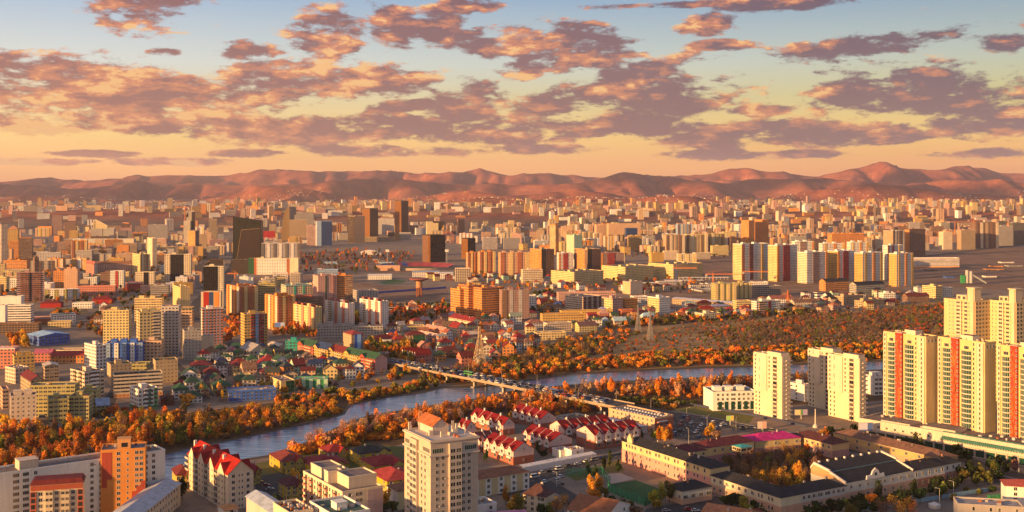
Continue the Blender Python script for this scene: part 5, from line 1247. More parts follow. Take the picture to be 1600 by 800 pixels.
- 839 884 532 521 20|yellow w|flat||heads=0|low yellow flat roofed block at the meadow edge
820 826 849 517 505 22|white w|hip brick||rh=4|white house with red roof and many windows near the meadow
897 905 933 519 509 24|yellow w|gable brown||rh=4;ax=x|yellow house row with dark brown roof at the meadow edge
- 848 912 508 492 12|ochre w|flat||heads=0|bright orange yellow complex near the meadow
- 878 957 499 487 10|ochre w|flat||heads=0|long orange block behind the bright orange yellow complex
795 798 815 507 494 22|white w|gable grey||rh=4|tall white house with grey gabled roof
- 972 990 497 485 14|brick p|flat||heads=0|small brick red cube by the meadow
1000 1004 1023 503 494 22|white w|hip sky blue||rh=4|white house with sky blue roof at the meadow edge
955 960 979 510 501 22|beige w|gable sky blue||rh=4|beige house with sky blue roof at the meadow edge
422 439 461 613 597 30|yellow p|flat||bays=gg;heads=0|cream yellow shop building with dark green glass front
- 460 512 608 594 6|green c|flat mint||heads=0;bays=gw|long green glazed market building
346 357 431 628 613 18|blue w|flat grey|yellow|heads=0|long blue building with yellow end wall
303 307 327 622 608 22|white W|hip dark green||rh=5;base=navy|white and blue house with green roof
268 272 295 626 611 22|white w|hip dark green||rh=5|white balconied house with green turret roof
282 288 316 631 621 22|white w|hip dark green||rh=4|low white house with green roof beside the trees
328 334 362 616 604 22|olive w|hip dark green||rh=4|yellow green house with green roof
364 369 391 605 595 22|brick w|hip dark green||rh=5|brick house with dark green roof
391 395 409 602 591 22|purple W|hip dark red||rh=3|purple and white house with red roof
146 151 171 646 634 24|olive w|gable pale blue||rh=4|olive cottage with pale blue roof behind the autumn trees
247 252 272 634 625 20|dark red w|hip maroon||rh=3|low dark red house left of the white balconied one
318 322 342 563 551 22|white w|hip brown||rh=5|white house with large brown roof at the foot of the grey block
294 298 333 585 572 18|mint w|hip maroon||rh=4|long house with mint end wall and maroon roof
314 320 345 597 584 22|grey w|hip maroon||rh=5|grey house with dark roof in the village
357 362 391 580 569 22|beige w|hip dark red||rh=4|beige double house with dark red roof
335 340 356 575 566 20|orange w|hip dark green||rh=4|orange house with green roof and blue garage door
353 357 375 559 550 22|yellow w|hip rose||rh=4|yellow house with rose coloured roof
375 391 418 560 549 32|cream w|metal grey||rh=6;ax=y|cream market hall with long pale gabled roof
418 436 448 550 541 38|beige p|metal beige||ax=y;rh=2|beige storage shed with pale roof left of the teal block
375 380 401 592 577 24|peach w|gable brick||rh=6|peach house with steep brick red gables and a turret
403 408 435 593 582 20|pink w|hip maroon||rh=4|pink house with maroon roof right of the turreted one
406 410 431 575 564 22|lilac w|hip dark red||rh=5|lilac house with dark red roof
425 430 447 583 573 20|olive w|hip dark green||rh=4|olive house with deep green roof below the teal block
452 460 478 586 572 28|mint w|gable maroon||rh=6;ax=x|mint villa with maroon roof and round dormers
440 444 463 569 561 20|mint w|hip dark green||rh=4|mint house with green roof near the teal block
400 404 423 564 555 20|cream w|hip navy||rh=4|cream house with navy roof near the teal block
478 484 508 590 582 20|white w|hip dark green||rh=3|white bungalow with green roof beside the mint villa
'''
def stripes(face, n, cols, pr=.9, f0=0., f1=1., st='s'):
    out = []
    for i in range(n):
        if i % 2 == 0: out.append((face, f0 + (f1 - f0) * i / n, f0 + (f1 - f0) * (i + 1) / n, cols[(i // 2) % len(cols)], st, pr))
    return out
def bayset(k):
    return {
     'l2': [('l', .2, .35, 'tan', 'b', .8), ('l', .6, .75, 'tan', 'b', .8), ('r', .3, .72, 'white', 'b', .7)],
     'g': [('r', .3, .45, 'white', 'b', .9), ('r', .52, .64, 'green', 'b', .3), ('r', .8, .95, 'grass green', 'b', .9)],
     'rb': stripes('r', 9, ['pale blue', 'white'], .8), 'y': [('r', .62, .95, 'cream', 'b', .9), ('l', .3, .42, 'cream', 'W', .8)],
     'p': stripes('r', 11, ['salmon'], .5, st='b'), 'dk': [('r', .22, .74, 'black', 'c', -.0), ('r', .2, .76, 'brown', 's', .3)][:0] + [('r', .22, .72, 'black', 'c', .4)],
     'blk': [('r', .0, .7, 'black', 'c', .8)], 'post': [('r', .12, .4, 'red', 'p', .3), ('r', .42, .62, 'navy', 'p', .3), ('r', .66, .9, 'orange', 'p', .3)],
     'frame': [('r', .0, .8, 'rust', 'p', .4), ('r', .06, .74, 'white', 'w', .9)], 'gs': stripes('r', 13, ['dark grey', 'white'], .9),
     'st': stripes('r', 7, ['brick', 'yellow'], 1.0) + stripes('l', 7, ['cream', 'orange'], 1.0), 'te': [('r', .3, .37, 'teal', 'p', .5), ('r', .64, .71, 'teal', 'p', .5)],
     'gd': [('r', .38, .48, 'dark green', 'b', .5), ('r', .8, .88, 'salmon', 'b', .5)], 'dr': [('r', .55, 1., 'brown', 'W', .6)],  # dr: right half coloured brown in place of shade
     'hut': [('l', .12, .22, 'salmon', 'p', .9), ('l', .45, .55, 'salmon', 'p', .9), ('l', .72, .82, 'cream', 'W', .9), ('r', .1, .18, 'salmon', 'p', .4)],
     'rs': [('r', .28, .46, 'red', 'b', .9), ('r', .48, .6, 'pale blue', 'c', .5), ('r', .62, .84, 'red', 'b', .9)], 'col': stripes('r', 15, ['pale grey'], .9, st='p'),
     'pos': [('r', .25, .8, 'blue', 'p', .3), ('r', .45, .75, 'sky blue', 'p', .34)], 'gl': [('r', .3, .4, 'pale grey', 'c', .4), ('r', .62, .74, 'pale grey', 'c', .4), ('r', .02, .2, 'brown', 's', .5)],
     'r3': stripes('r', 7, ['maroon'], .5, st='b'), 'st2': stripes('r', 7, ['yellow'], 1.1), 'or': [('r', .1, .4, 'peach', 'b', .9), ('r', .5, .6, 'maroon', 'p', .8)],
     'c1': [('r', 0, .1, 'brick', 's', .6), ('r', .28, .42, 'maroon', 'w', .6), ('r', .72, .8, 'ochre', 's', .8)], 'c2': [('r', .0, .12, 'orange', 's', .6), ('r', .3, .62, 'dark red', 'w', .8)],
     'c3': [('r', .28, .6, 'mauve', 'w', .8), ('r', .9, 1., 'orange', 's', .6)], 'c4': [('r', .1, .2, 'ochre', 's', .6), ('r', .5, .62, 'orange', 's', .9), ('r', .88, 1., 'ochre', 's', .6)],
     'bg': [('r', .0, .35, 'smoke', 'c', .5), ('r', .4, .96, 'brown', 'c', .7), ('l', .2, .8, 'orange', 'w', .4)], 'st3': stripes('r', 9, ['brown', 'cream', 'tan'], 1.2, st='s'),  # bg: orange left bay is the sunlit side put into the colour
     'cube': [('r', .0, .12, 'orange', 'c', .5)], 'dk2': [('r', .45, .7, 'black', 'c', .4)], 'bl': [('r', .35, 1., 'navy', 'c', 1.5), ('r', .0, .1, 'white', 'p', .5)],  # cube: orange strip coloured as the sunset's reflection
     'ht': [('r', .14, .44, 'brick', 'b', .6), ('r', .47, .54, 'black', 'c', .3), ('r', .58, .88, 'brick', 'b', .6)], 'ys': stripes('r', 7, ['olive'], .3, st='w'),
     'rd': [('r', .4, .6, 'red', 's', .4)], 'gg': [('r', .35, .95, 'dark green', 'c', .3)], 'gw': stripes('r', 9, ['mint'], .4, st='p'), 'z': []}[k]
FUR = None
for row in TAB.strip().split('\n'):
    geo, cs, rf, lc, ex, lab = [x.strip() for x in row.split('|')]
    g_ = geo.split(); xl = None if g_[0] == '-' else float(g_[0]); xc, xr, yb, yt, th = map(float, g_[1:])
    cw = cs.split(); st = cw[-1]; cn = ' '.join(cw[:-1]); rw_ = rf.split(' ', 1); kw = {}
    for e in ex.split(';'):
        if '=' in e:
            k, v = e.split('=')
            kw[k] = int(v) if k == 'heads' else float(v) if k in ('rh',) else bayset(v) if k == 'bays' else v
            if k == 'bays': kz = v
    zig = 'bays=z' in ex
    kw.pop('z', None)
    pic_depth = 14 if yb > 420 else 22
    if xl is None: kw['dep'] = pic_depth
    tower = 'tower' in lab.split(' with')[0]
    nm = 'house' if (' house' in lab or 'villa' in lab or 'cottage' in lab or 'bungalow' in lab) and 'block' not in lab else ('tower_block' if tower else 'apartment_block')
    for w_, n_ in (('temple', 'temple'), ('hall', 'hall'), ('shed', 'shed'), ('factory', 'factory'), ('podium', 'podium'), ('market building', 'market_building'), ('pavilion', 'pavilion'), ('glass', 'office_tower'), ('office', 'office_building'), ('mall', 'shopping_mall')):
        if w_ in lab.lower().split(' with')[0] and not (n_ == 'shed' and 'washed' in lab): nm = n_
    ct = nm.replace('_', ' ')
    if xl is None and yb > 430 and xc < 620: th = min(th, 7)
    elif xl is None: th = min(th, 14)
    r = B(xl, xc, xr, yb, yt, th, cn, st, rw_[0], rw_[1] if len(rw_) > 1 else None, label=lab, cat=ct, name=nm, lcol=lc or None, **kw)
    root, C, a, b, hz, nfl, sto = r
    if 'roof huts' in lab:
        mb = MB()
        for f in (.12, .5, .8): mb.box(0, a * .6, b * f, b * f + 4.5, hz, hz + 3.4, PLAIN, (.42, .12, .08))
        mb.build('roof_hut', root)
    if zig:
        rm = MB(); wm = MB(); n = 6
        for i in range(n):
            gable(rm, .05, a, b * i / n + .3, b * (i + 1) / n - .3, hz, 4.5, 'x', TILE, (.42, .04, .03), wm, PAL['white'], ov=.4)
        rm.build('roof', root); wm.build('gable', root)
    if 'poster' in lab and 'annex' not in lab:
        pass
LMX = [('the big yellow blocks', 215, 520), ('the black panelled tower', 333, 440), ('the leaning dark glass tower', 385, 372), ('the sail shaped tower', 449, 345), ('the tallest bronze tower', 627, 340), ('the shorter bronze tower', 578, 348),
       ('the black glass cube', 678, 388), ('the ferris wheel', 700, 371), ('the orange apartment group', 742, 475), ('the mauve tower', 805, 478), ('the left brown grid tower', 847, 412), ('the right brown grid tower', 918, 408), ('the pale green tower', 897, 382),
       ('the very large peach slab', 976, 366), ('the tan striped tower', 1055, 382), ('the twin orange towers', 1180, 368), ('the colourful white group', 1290, 415), ('the lone cream tower', 1481, 376), ('the tall brown striped slab', 1542, 368),
       ('the slender cream tower', 238, 395), ('the cream framed tower', 277, 422), ('the long pale grey block', 155, 381), ('the pink hotel like tower', 47, 448), ('the peach tower', 110, 440), ('the orange framed building', 430, 416), ('the stadium', 650, 418),
       ('the water tower', 655, 450), ('the long yellow blocks', 980, 428), ('the twin olive blocks', 1145, 455), ('the orange pylon', 1231, 465), ('the mall at the brown field', 1462, 411), ('the brown tower', 1430, 380), ('the two grey slabs', 160, 368),
       ('the teal block', 460, 546), ('the turreted peach house', 388, 583), ('the mint villa', 468, 578), ('the zigzag roofed row', 650, 560), ('the long salmon roofed row', 682, 518), ('the grey hall with columns', 571, 463), ('the large orange block', 124, 394), ('the pyramid roofed tower', 20, 375),
       ('the blue hall', 80, 525), ('the white balconied house', 282, 618), ('the dark red temple', 160, 470), ('the red balcony tower', 398, 515), ('the chalets', 530, 560), ('the red roofed poster building', 552, 535), ('the navy roofed house', 614, 526), ('the bright orange complex', 880, 500), ('the low orange houses', 1090, 485), ('the tan terraces', 1340, 472)]
LM += LMX
# ------------------------------------------------------------------ special buildings
def special(name, label, cat, C, th): 
    root = empty(name, C, R(th)); tag(root, label, cat); return root
def farC(px, yb): return P(px, yb)
# leaning dark glass tower with sloping top
C = farC(364, 410); a = (407.5 - 364) * C.y / F; z0, z1 = [H - (y - YH) * C.y / F for y in (339, 345)]
rt = special('office_tower', 'large dark glass tower with sloping roofline and golden left edge', 'office tower', C, 3); mb = MB(); d = 30; n = 14; m_ = 12
cd = (.02, .022, .014)
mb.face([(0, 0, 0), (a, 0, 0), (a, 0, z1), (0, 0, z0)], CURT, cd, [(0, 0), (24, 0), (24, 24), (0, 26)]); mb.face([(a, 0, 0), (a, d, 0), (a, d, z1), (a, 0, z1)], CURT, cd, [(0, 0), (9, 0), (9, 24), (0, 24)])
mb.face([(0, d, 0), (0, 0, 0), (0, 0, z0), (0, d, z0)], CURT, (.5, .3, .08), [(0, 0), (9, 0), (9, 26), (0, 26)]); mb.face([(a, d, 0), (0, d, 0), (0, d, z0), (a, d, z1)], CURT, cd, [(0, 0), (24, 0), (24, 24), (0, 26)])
mb.face([(0, 0, z0), (a, 0, z1), (a, d, z1), (0, d, z0)], FLAT, (.05, .06, .05)); mb.build('glass_shell', rt)
mb = MB(); mb.face([(a * .12, -.6, 1), (a * .97, -.6, 1), (a * .97, -.6, z1 * .82), (a * .3, -.6, z1 * .78)], CURT, (.045, .032, .028), [(0, 0), (20, 0), (20, 18), (4, 17)]); mb.beam((a * .3, -.7, z1 * .78), (a * .97, -.7, z1 * .82), .8, PLAIN, (.3, .2, .1)); mb.beam((a * .12, -.7, 1), (a * .3, -.7, z1 * .78), .8, PLAIN, (.3, .2, .1)); mb.build('inner_panel', rt)
FOOT.append((C.x + a / 2, C.y + d / 2, 35, 15, C.x, C.y, a, d, 0))
# sail shaped tower
C = farC(439, 376); s_ = C.y / F; w = 13 * s_; ht = H - (322 - YH) * s_; d = 26
rt = special('office_tower', 'sail shaped glass tower with curved left edge and spire', 'office tower', C, 8); mb = MB(); n = 12
pf = [(w * (1 - math.sin(math.pi / 2 * min(1, i / n * 1.0) + .0)) * 0 + w * (1 - math.cos(math.asin(min(1, i / n)))) * 1.0, ht * i / n) for i in range(n + 1)]
ed = w
for (xa, za), (xb, zb) in zip(pf[:-1], pf[1:]):
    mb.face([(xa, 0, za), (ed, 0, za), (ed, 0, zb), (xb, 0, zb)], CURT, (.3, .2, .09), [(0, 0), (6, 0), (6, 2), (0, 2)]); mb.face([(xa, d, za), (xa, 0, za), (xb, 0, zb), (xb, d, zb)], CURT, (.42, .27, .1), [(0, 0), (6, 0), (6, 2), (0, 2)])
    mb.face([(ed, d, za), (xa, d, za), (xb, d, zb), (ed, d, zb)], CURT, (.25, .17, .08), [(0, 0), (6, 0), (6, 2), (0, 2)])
mb.build('sail', rt); mb = MB(); mb.box(ed, ed + 7 * s_, 0, d, 0, ht - 2, CURT, (.06, .07, .12), FLAT, (.1, .1, .1)); mb.build('glass_slab', rt)
mb = MB(); mb.beam((ed + 4, d / 2, ht - 2), (ed + 4, d / 2, ht + 20), .9, STEEL, w2=.3); mb.box(ed + 8, ed + 22, 4, d - 4, ht - 30, ht + 6, WIN, (.5, .42, .3)); mb.build('spire', rt)
FOOT.append((C.x + 20, C.y + d / 2, 30, 15, C.x, C.y, 45, d, 0))
# upturned pyramid building behind the wheel
C = farC(667, 372); s_ = C.y / F; hh = H - (346 - YH) * s_; w = 29 * s_
rt = special('office_building', 'building with a dark upturned pyramid top left of the ferris wheel', 'office building', C, 10); mb = MB()
mb.box(0, w * .62, 0, 30, 0, hh, SMALL, PAL['yellow'], FLAT, (.2, .18, .15)); mb.build('wall', rt); mb = MB()
x0, x1, xb = w * .3, w, w * .72; zt, zb_ = hh, hh * .35
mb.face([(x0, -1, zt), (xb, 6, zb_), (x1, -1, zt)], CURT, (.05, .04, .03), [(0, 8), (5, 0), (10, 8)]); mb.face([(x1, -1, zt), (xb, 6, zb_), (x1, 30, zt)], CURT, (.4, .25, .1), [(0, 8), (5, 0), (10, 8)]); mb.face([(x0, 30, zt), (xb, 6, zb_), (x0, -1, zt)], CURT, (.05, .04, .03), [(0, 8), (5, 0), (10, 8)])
mb.face([(x0, -1, zt), (x1, -1, zt), (x1, 30, zt), (x0, 30, zt)], FLAT, (.15, .13, .12)); mb.box(xb - 4, xb + 4, 7, 22, 0, zb_ + 4, CURT, (.2, .15, .1)); mb.build('glass_pyramid', rt); FOOT.append((C.x + 20, C.y + 15, 40, 20, C.x, C.y, w, 30, 0))
# white tower with slanted cut top and crane
C = farC(287, 394); s_ = C.y / F; hh = H - (345 - YH) * s_; h2 = H - (329 - YH) * s_
rt = special('tower_block', 'white stepped tower under construction with slanted dark top', 'tower', C, 14); mb = MB(); mb.box(0, 10 * s_, 0, 18, 0, hh, SMALL, PAL['cream'], FLAT, (.3, .28, .25)); mb.build('wall', rt)
mb = MB(); mb.box(4 * s_, 16 * s_, 6, 26, 0, h2, WIN, PAL['cream']); mb.box(12 * s_, 17 * s_, 4, 24, 0, h2 - 4, CURT, PAL['smoke']); mb.face([(3 * s_, 5.9, h2 - 18), (7 * s_, 5.9, h2 - 18), (7 * s_, 5.9, h2)], CURT, PAL['black']); mb.build('upper_block', rt); FOOT.append((C.x + 20, C.y + 15, 30, 15, C.x, C.y, 36, 26, 0))
LM.append(('the white stepped tower', 296, 350))
# yellow slanted building
C = farC(149, 372); s_ = C.y / F; h0, h1 = [H - (y - YH) * s_ for y in (342, 352)]; a = 18 * s_
rt = special('office_building', 'yellow building whose roof slants down to the right', 'office building', C, 8); mb = MB()
mb.face([(0, 0, 0), (a, 0, 0), (a, 0, h1), (0, 0, h0)], SMALL, PAL['yellow'], [(0, 0), (12, 0), (12, 8), (0, 12)]); mb.face([(0, 18, 0), (0, 0, 0), (0, 0, h0), (0, 18, h0)], SMALL, PAL['yellow'], [(0, 0), (5, 0), (5, 12), (0, 12)])
mb.face([(a, 0, 0), (a, 18, 0), (a, 18, h1), (a, 0, h1)], SMALL, PAL['yellow'], [(0, 0), (5, 0), (5, 9), (0, 9)]); mb.face([(a, 18, 0), (0, 18, 0), (0, 18, h0), (a, 18, h1)], PLAIN, PAL['yellow']); mb.face([(0, 0, h0), (a, 0, h1), (a, 18, h1), (0, 18, h0)], FLAT, (.2, .18, .17)); mb.build('wall', rt); FOOT.append((C.x + 15, C.y + 9, 25, 10, C.x, C.y, a, 18, 0))
# chalets: five joined-looking blocks stepping down to the river
for i, (xl, xc, yb, yt, c, rc, lab) in enumerate([(465, 489, 563, 541, (.4, .08, .05), 'dark green', 'red wooden balcony block with green roof, next to the teal block'), (489, 512, 568, 546, (.5, .34, .1), 'navy', 'ochre balcony block with blue roof, second of the chalet row'),
        (512, 537, 573, 551, (.48, .32, .1), 'maroon', 'ochre balcony block with maroon roof, middle of the chalet row'), (537, 562, 579, 556, (.55, .36, .1), 'dark green', 'golden balcony block with green roof, fourth of the chalet row'), (562, 586, 585, 561, (.4, .07, .05), 'dark green', 'red balcony block with pink end wall at the river end of the chalet row')]):
    root, C, a, b, hz, nfl, sto = B(xl, xc, xc + 19 if i == 4 else xc + 16, yb, yt, 38, c, 'w', 'none', label=lab, cat='apartment block', name='chalet_block', cname='chalet', group='chalet style blocks above the river', sto=2.9)
    rm = MB(); wm = MB(); gable(rm, 0, a, 0, b, hz, 4.6, 'y', TILE, PAL[rc], wm, (.5, .3, .28) if i == 4 else c)
    if i == 4: wm.box(0, a, -.12, 0, 0, hz, PLAIN, (.52, .3, .3))
    gable(rm, -1.5, a * .5, b * .55, b * .95, hz - .3, 3.2, 'x', TILE, PAL[rc], wm, c); rm.build('roof', root); wm.build('gable', root)
    mb = MB(); mb.box(-.4, a + .3, -.2, b + .2, 0, 2.6, WIN, (.6, .5, .36)); mb.build('ground_floor', root)
    for f in range(1, nfl):
        mb = MB(); mb.box(-1.5, 0, b * .08, b * .52, f * sto - .1, f * sto + .9, PLAIN, (.55, .4, .25), bottom=True); mb.box(-1.2, 0, b * .58, b * .92, f * sto - .1, f * sto + .2, PLAIN, (.6, .5, .38), bottom=True); mb.build('balcony', root)
# ================================================================== infill of the town
def inpoly(x, y, pl):
    c = False; j = len(pl) - 1
    for i in range(len(pl)):
        (xi, yi), (xj, yj) = pl[i], pl[j]
        if (yi > y) != (yj > y) and x < (xj - xi) * (y - yi) / (yj - yi) + xi: c = not c
        j = i
    return c
WALLC = ['cream', 'peach', 'tan', 'beige', 'white', 'yellow', 'orange', 'pink', 'grey', 'brown', 'pale grey', 'ochre']
PEND = []
def infill(poly, n, fl, wid, ths=(0, 24), roofs=None, tries=14, cols=WALLC, dep=(12, 18), small=True, keep=1.0):
    xs = [p[0] for p in poly]; ys = [p[1] for p in poly]; made = 0
    for _ in range(n * tries):
        if made >= n: break
        px, py = rnd.uniform(min(xs), max(xs)), rnd.uniform(min(ys), max(ys))
        if not inpoly(px, py, poly): continue
        C = P(px, py); a = rnd.uniform(*wid); b = rnd.uniform(*dep); th = rnd.uniform(*ths); t = R(th)
        if rnd.random() < .25: a, b = b, a * .8
        cx, cy_ = C.x + (a * math.cos(t) - b * math.sin(t)) / 2, C.y + (a * math.sin(t) + b * math.cos(t)) / 2
        k = 2 if C.y < 2400 else 3
        if any(taken(C.x + u * math.cos(t) - v * math.sin(t), C.y + u * math.sin(t) + v * math.cos(t), k) for u, v in ((0, 0), (a, 0), (a, b), (0, b), (a / 2, b / 2), (a / 2, 0), (a / 2, b))): continue
        f = rnd.randint(*fl); c = rnd.choice(cols)
        if roofs and (rnd.random() < roofs[0]):
            rk = rnd.choice(['hip', 'hip', 'gable']); rc = rnd.choice(roofs[1]); f = min(f, 4)
            B(0, 0, 0, 500, 0, th, c, 'w', rk, rc, C=C, ab=(a, b), z=f * 3.0, rh=rnd.uniform(2.5, 4.5), small=small, heads=0, ax=rnd.choice('xy'), kindw=1)
        else:
            bs = None; r_ = rnd.random()
            if f > 6 and r_ < .55: bs = stripes('r', rnd.choice([5, 7]), [rnd.choice(cols), rnd.choice(cols)], 1.1, st='s') + (stripes('l', 5, [rnd.choice(cols)], 1.0) if rnd.random() < .5 else [])
            PEND.append(((a * f * 3.0) / C.y ** 2, C, a, b, f, th, c, rnd.choice('wwwWsb'), bs)); FOOT.append((cx, cy_, math.hypot(a, b) / 2, min(a, b) / 2, C.x, C.y, a, b, t))
        made += 1
    return made
RF = ['brick', 'dark red', 'maroon', 'red', 'brown', 'dark green', 'grey', 'pale blue', 'salmon', 'rust']
HW = ['cream', 'peach', 'white', 'beige', 'white', 'yellow', 'pink', 'white', 'mint', 'orange', 'salmon']
def village(poly, n, rf=RF, hw=HW, tries=30, fl=(2, 3)): return infill(poly, n, fl, (8, 14), (5, 40), (.93, rf), tries, hw, (8, 11), small=True)
GRN = ['dark green', 'maroon', 'brown', 'dark red', 'dark green', 'slate', 'navy']
village([(262, 628), (300, 575), (345, 548), (440, 545), (470, 560), (560, 590), (500, 600), (380, 612), (330, 622)], 60, GRN)
village([(590, 545), (580, 525), (640, 505), (720, 498), (800, 500), (835, 520), (840, 545), (760, 575), (700, 575), (640, 555)], 60)
village([(850, 520), (830, 500), (940, 488), (1010, 486), (1170, 480), (1170, 498), (1000, 505), (930, 512)], 36)
village([(800, 505), (770, 480), (850, 460), (900, 455), (880, 490)], 16)
village([(1175, 495), (1180, 472), (1290, 462), (1440, 455), (1440, 470), (1380, 482), (1270, 492)], 44, ['brick', 'maroon', 'brown', 'grey', 'charcoal'])
village([(640, 505), (600, 490), (640, 480), (730, 482), (700, 500)], 9)
village([(100, 505), (90, 480), (190, 478), (200, 500), (150, 512)], 12, ['red', 'maroon', 'brown', 'grass green', 'pale blue'])
village([(860, 453), (790, 440), (850, 436), (1000, 450), (1050, 455), (1000, 462)], 22, ['maroon', 'brown', 'red', 'grey'])
village([(700, 448), (650, 432), (820, 430), (830, 445)], 16, ['maroon', 'maroon', 'brown'])
infill([(-20, 520), (-10, 480), (90, 500), (60, 530)], 5, (1, 2), (18, 30))
infill([(110, 470), (-20, 470), (-20, 425), (60, 415), (330, 405), (330, 440), (250, 470), (120, 445)], 44, (4, 8), (25, 50))
infill([(345, 480), (350, 445), (480, 440), (500, 480), (440, 485)], 6, (3, 6), (20, 30))
infill([(-20, 420), (-20, 366), (330, 366), (345, 400), (330, 410)], 130, (4, 11), (28, 60))
infill([(410, 400), (400, 362), (545, 358), (545, 378), (470, 382)], 26, (4, 10), (25, 50))
infill([(640, 372), (560, 362), (640, 356), (780, 360), (820, 392), (760, 392), (700, 380)], 26, (4, 11), (22, 45))
infill([(500, 432), (450, 415), (560, 405), (630, 402), (640, 410), (580, 425)], 9, (1, 3), (20, 45), cols=['white', 'pale grey', 'grey', 'red', 'pale blue'])
infill([(780, 392), (770, 358), (1160, 352), (1160, 392), (1040, 400), (980, 396), (880, 400)], 210, (5, 14), (20, 50))
infill([(880, 420), (970, 395), (1150, 396), (1060, 412), (1010, 412)], 12, (5, 8), (25, 45), cols=['yellow', 'ochre', 'cream', 'white'])
infill([(1140, 385), (1160, 352), (1640, 345), (1640, 376), (1470, 388), (1400, 400), (1220, 392)], 240, (5, 14), (20, 50), cols=['tan', 'peach', 'brown', 'grey', 'orange', 'cream', 'mauve'])
infill([(1430, 430), (1420, 418), (1600, 405), (1600, 425), (1520, 440)], 7, (1, 1), (15, 40), cols=['white', 'grey', 'orange', 'blue'])
infill([(1000, 448), (1050, 440), (1250, 448), (1200, 462), (1100, 460)], 9, (1, 2), (30, 55), cols=['white', 'pale grey', 'white'])
infill([(400, 470), (590, 476), (700, 480), (690, 492), (600, 500), (500, 505)], 9, (2, 4), (18, 34))
# beyond about 5 km: individual blocks while they still read, then one mass
def far_block(mb, C, a, b, f, th, c):
    ct, st = math.cos(th), math.sin(th); z = f * 3.0
    q = [(C[0] + u * ct - v * st, C[1] + u * st + v * ct) for u, v in ((0, 0), (a, 0), (a, b), (0, b))]
    for i in range(4): p, r = q[i], q[(i + 1) % 4]; mb.wall(p, r, C[2] - 4, C[2] + z, STY[c[1]], c[0], max(1, round((a if i % 2 == 0 else b) / 3.4)), f)
    mb.face([(p[0], p[1], C[2] + z) for p in q], FLAT, (.15, .12, .11))
mass = MB(); cnt = 0
PEND.sort(key=lambda q: -q[0]); have = sum(1 for q in REG if q['name'] == 'apartment_block')
for q in PEND:
    _, C, a, b, f, th, c, st_, bs = q
    if f >= 12 or have < 296:
        B(0, 0, 0, 500, 0, th, c, st_, 'flat', C=C, ab=(a, b), z=f * 3.0, small=True, heads=rnd.choice([0, 1, 1, 2]) if f > 3 else 0, bays=bs, name='tower_block' if f >= 12 else 'apartment_block')
        FOOT.pop(); have += f < 12
    else:
        far_block(mass, C, a, b, f, R(th), (jit(PAL[c]), st_))
for i in range(2600):
    px = rnd.uniform(-40, 1640); Y = 4300 * math.exp(rnd.random() ** .85 * .75)
    dens = 1.0 if 280 < px < 1600 else .75
    if px < 330 and Y > 5600: dens = .3
    if rnd.random() > dens: continue
    X = (px - 800) * Y / F
    if taken(X, Y, 9): continue
    z0 = gz(X, Y)
    if z0 > 95 or (Y > 4700 and float(vnoise(np.array([X / 420.]), np.array([Y / 420.]))[0]) < .3): continue
    f = rnd.choice([3, 4, 5, 5, 5, 6, 9, 9, 9, 9, 12, 12, 14, 16]) if rnd.random() < .96 else rnd.randint(17, 22)
    a, b = (rnd.uniform(18, 30), rnd.uniform(16, 22)) if f > 9 else (rnd.uniform(25, 70), 13)
    cn = rnd.choice(['cream', 'peach', 'tan', 'beige', 'white', 'orange', 'pink', 'yellow', 'mauve', 'ochre', 'brown', 'pale grey'])
    if f >= 12 and cnt < 95 and Y < 6500:
        B(0, 0, 0, 500, 0, rnd.uniform(5, 30), cn, rnd.choice('wsb'), 'flat', C=Vector((X, Y, z0 - 2)), ab=(a, b), z=f * 3.0 + 2, small=True, heads=1, name='tower_block', bays=stripes('r', 5, [rnd.choice(WALLC)], 1.3)); cnt += 1
    else: far_block(mass, (X, Y, z0), a, b, f, R(rnd.uniform(0, 30)), (jit(PAL[cn], .1), rnd.choice('wsb')))
    FOOT.append((X, Y, 20, 10, X, Y, a, b, 0))
tag(mass.build('distant_city'), kind='stuff')
mass = MB(); rs = random.Random(5)
for i in range(13000):
    px = rs.uniform(-60, 1660); Y = 6000 * math.exp(rs.random() * .72); X = (px - 800) * Y / F; z0 = gz(X, Y)
    n_ = float(fbm(np.array([X / 700.]), np.array([Y / 700.]), 3)[0])
    if z0 > 215 * n_ * 1.25 + 15 or z0 < 9 or (z0 < 22 and rs.random() < .6): continue
    a, b = rs.uniform(7, 13), rs.uniform(7, 10); t = rs.uniform(0, 1.2); h = rs.uniform(3, 6); ct, st = math.cos(t), math.sin(t)
    q = [(X + u * ct - v * st, Y + u * st + v * ct) for u, v in ((0, 0), (a, 0), (a, b), (0, b))]; c = jit([v * .95 for v in PAL[rs.choice(['cream', 'peach', 'tan', 'tan', 'white', 'brown', 'brown'])]], .15); rc = jit(PAL[rs.choice(['brick', 'salmon', 'brown', 'pale blue', 'grey', 'pale grey', 'grass green', 'rust'])], .2)
    for k in range(4): p, r = q[k], q[(k + 1) % 4]; mass.face([(p[0], p[1], z0 - 4), (r[0], r[1], z0 - 4), (r[0], r[1], z0 + h), (p[0], p[1], z0 + h)], PLAIN, c)
    m0 = ((q[0][0] + q[3][0]) / 2, (q[0][1] + q[3][1]) / 2, z0 + h + 2.2); m1 = ((q[1][0] + q[2][0]) / 2, (q[1][1] + q[2][1]) / 2, z0 + h + 2.2)
    mass.face([(*q[0], z0 + h), (*q[1], z0 + h), m1, m0], TILE, rc); mass.face([(*q[2], z0 + h), (*q[3], z0 + h), m0, m1], TILE, rc)
tag(mass.build('hillside_settlement'), kind='stuff')
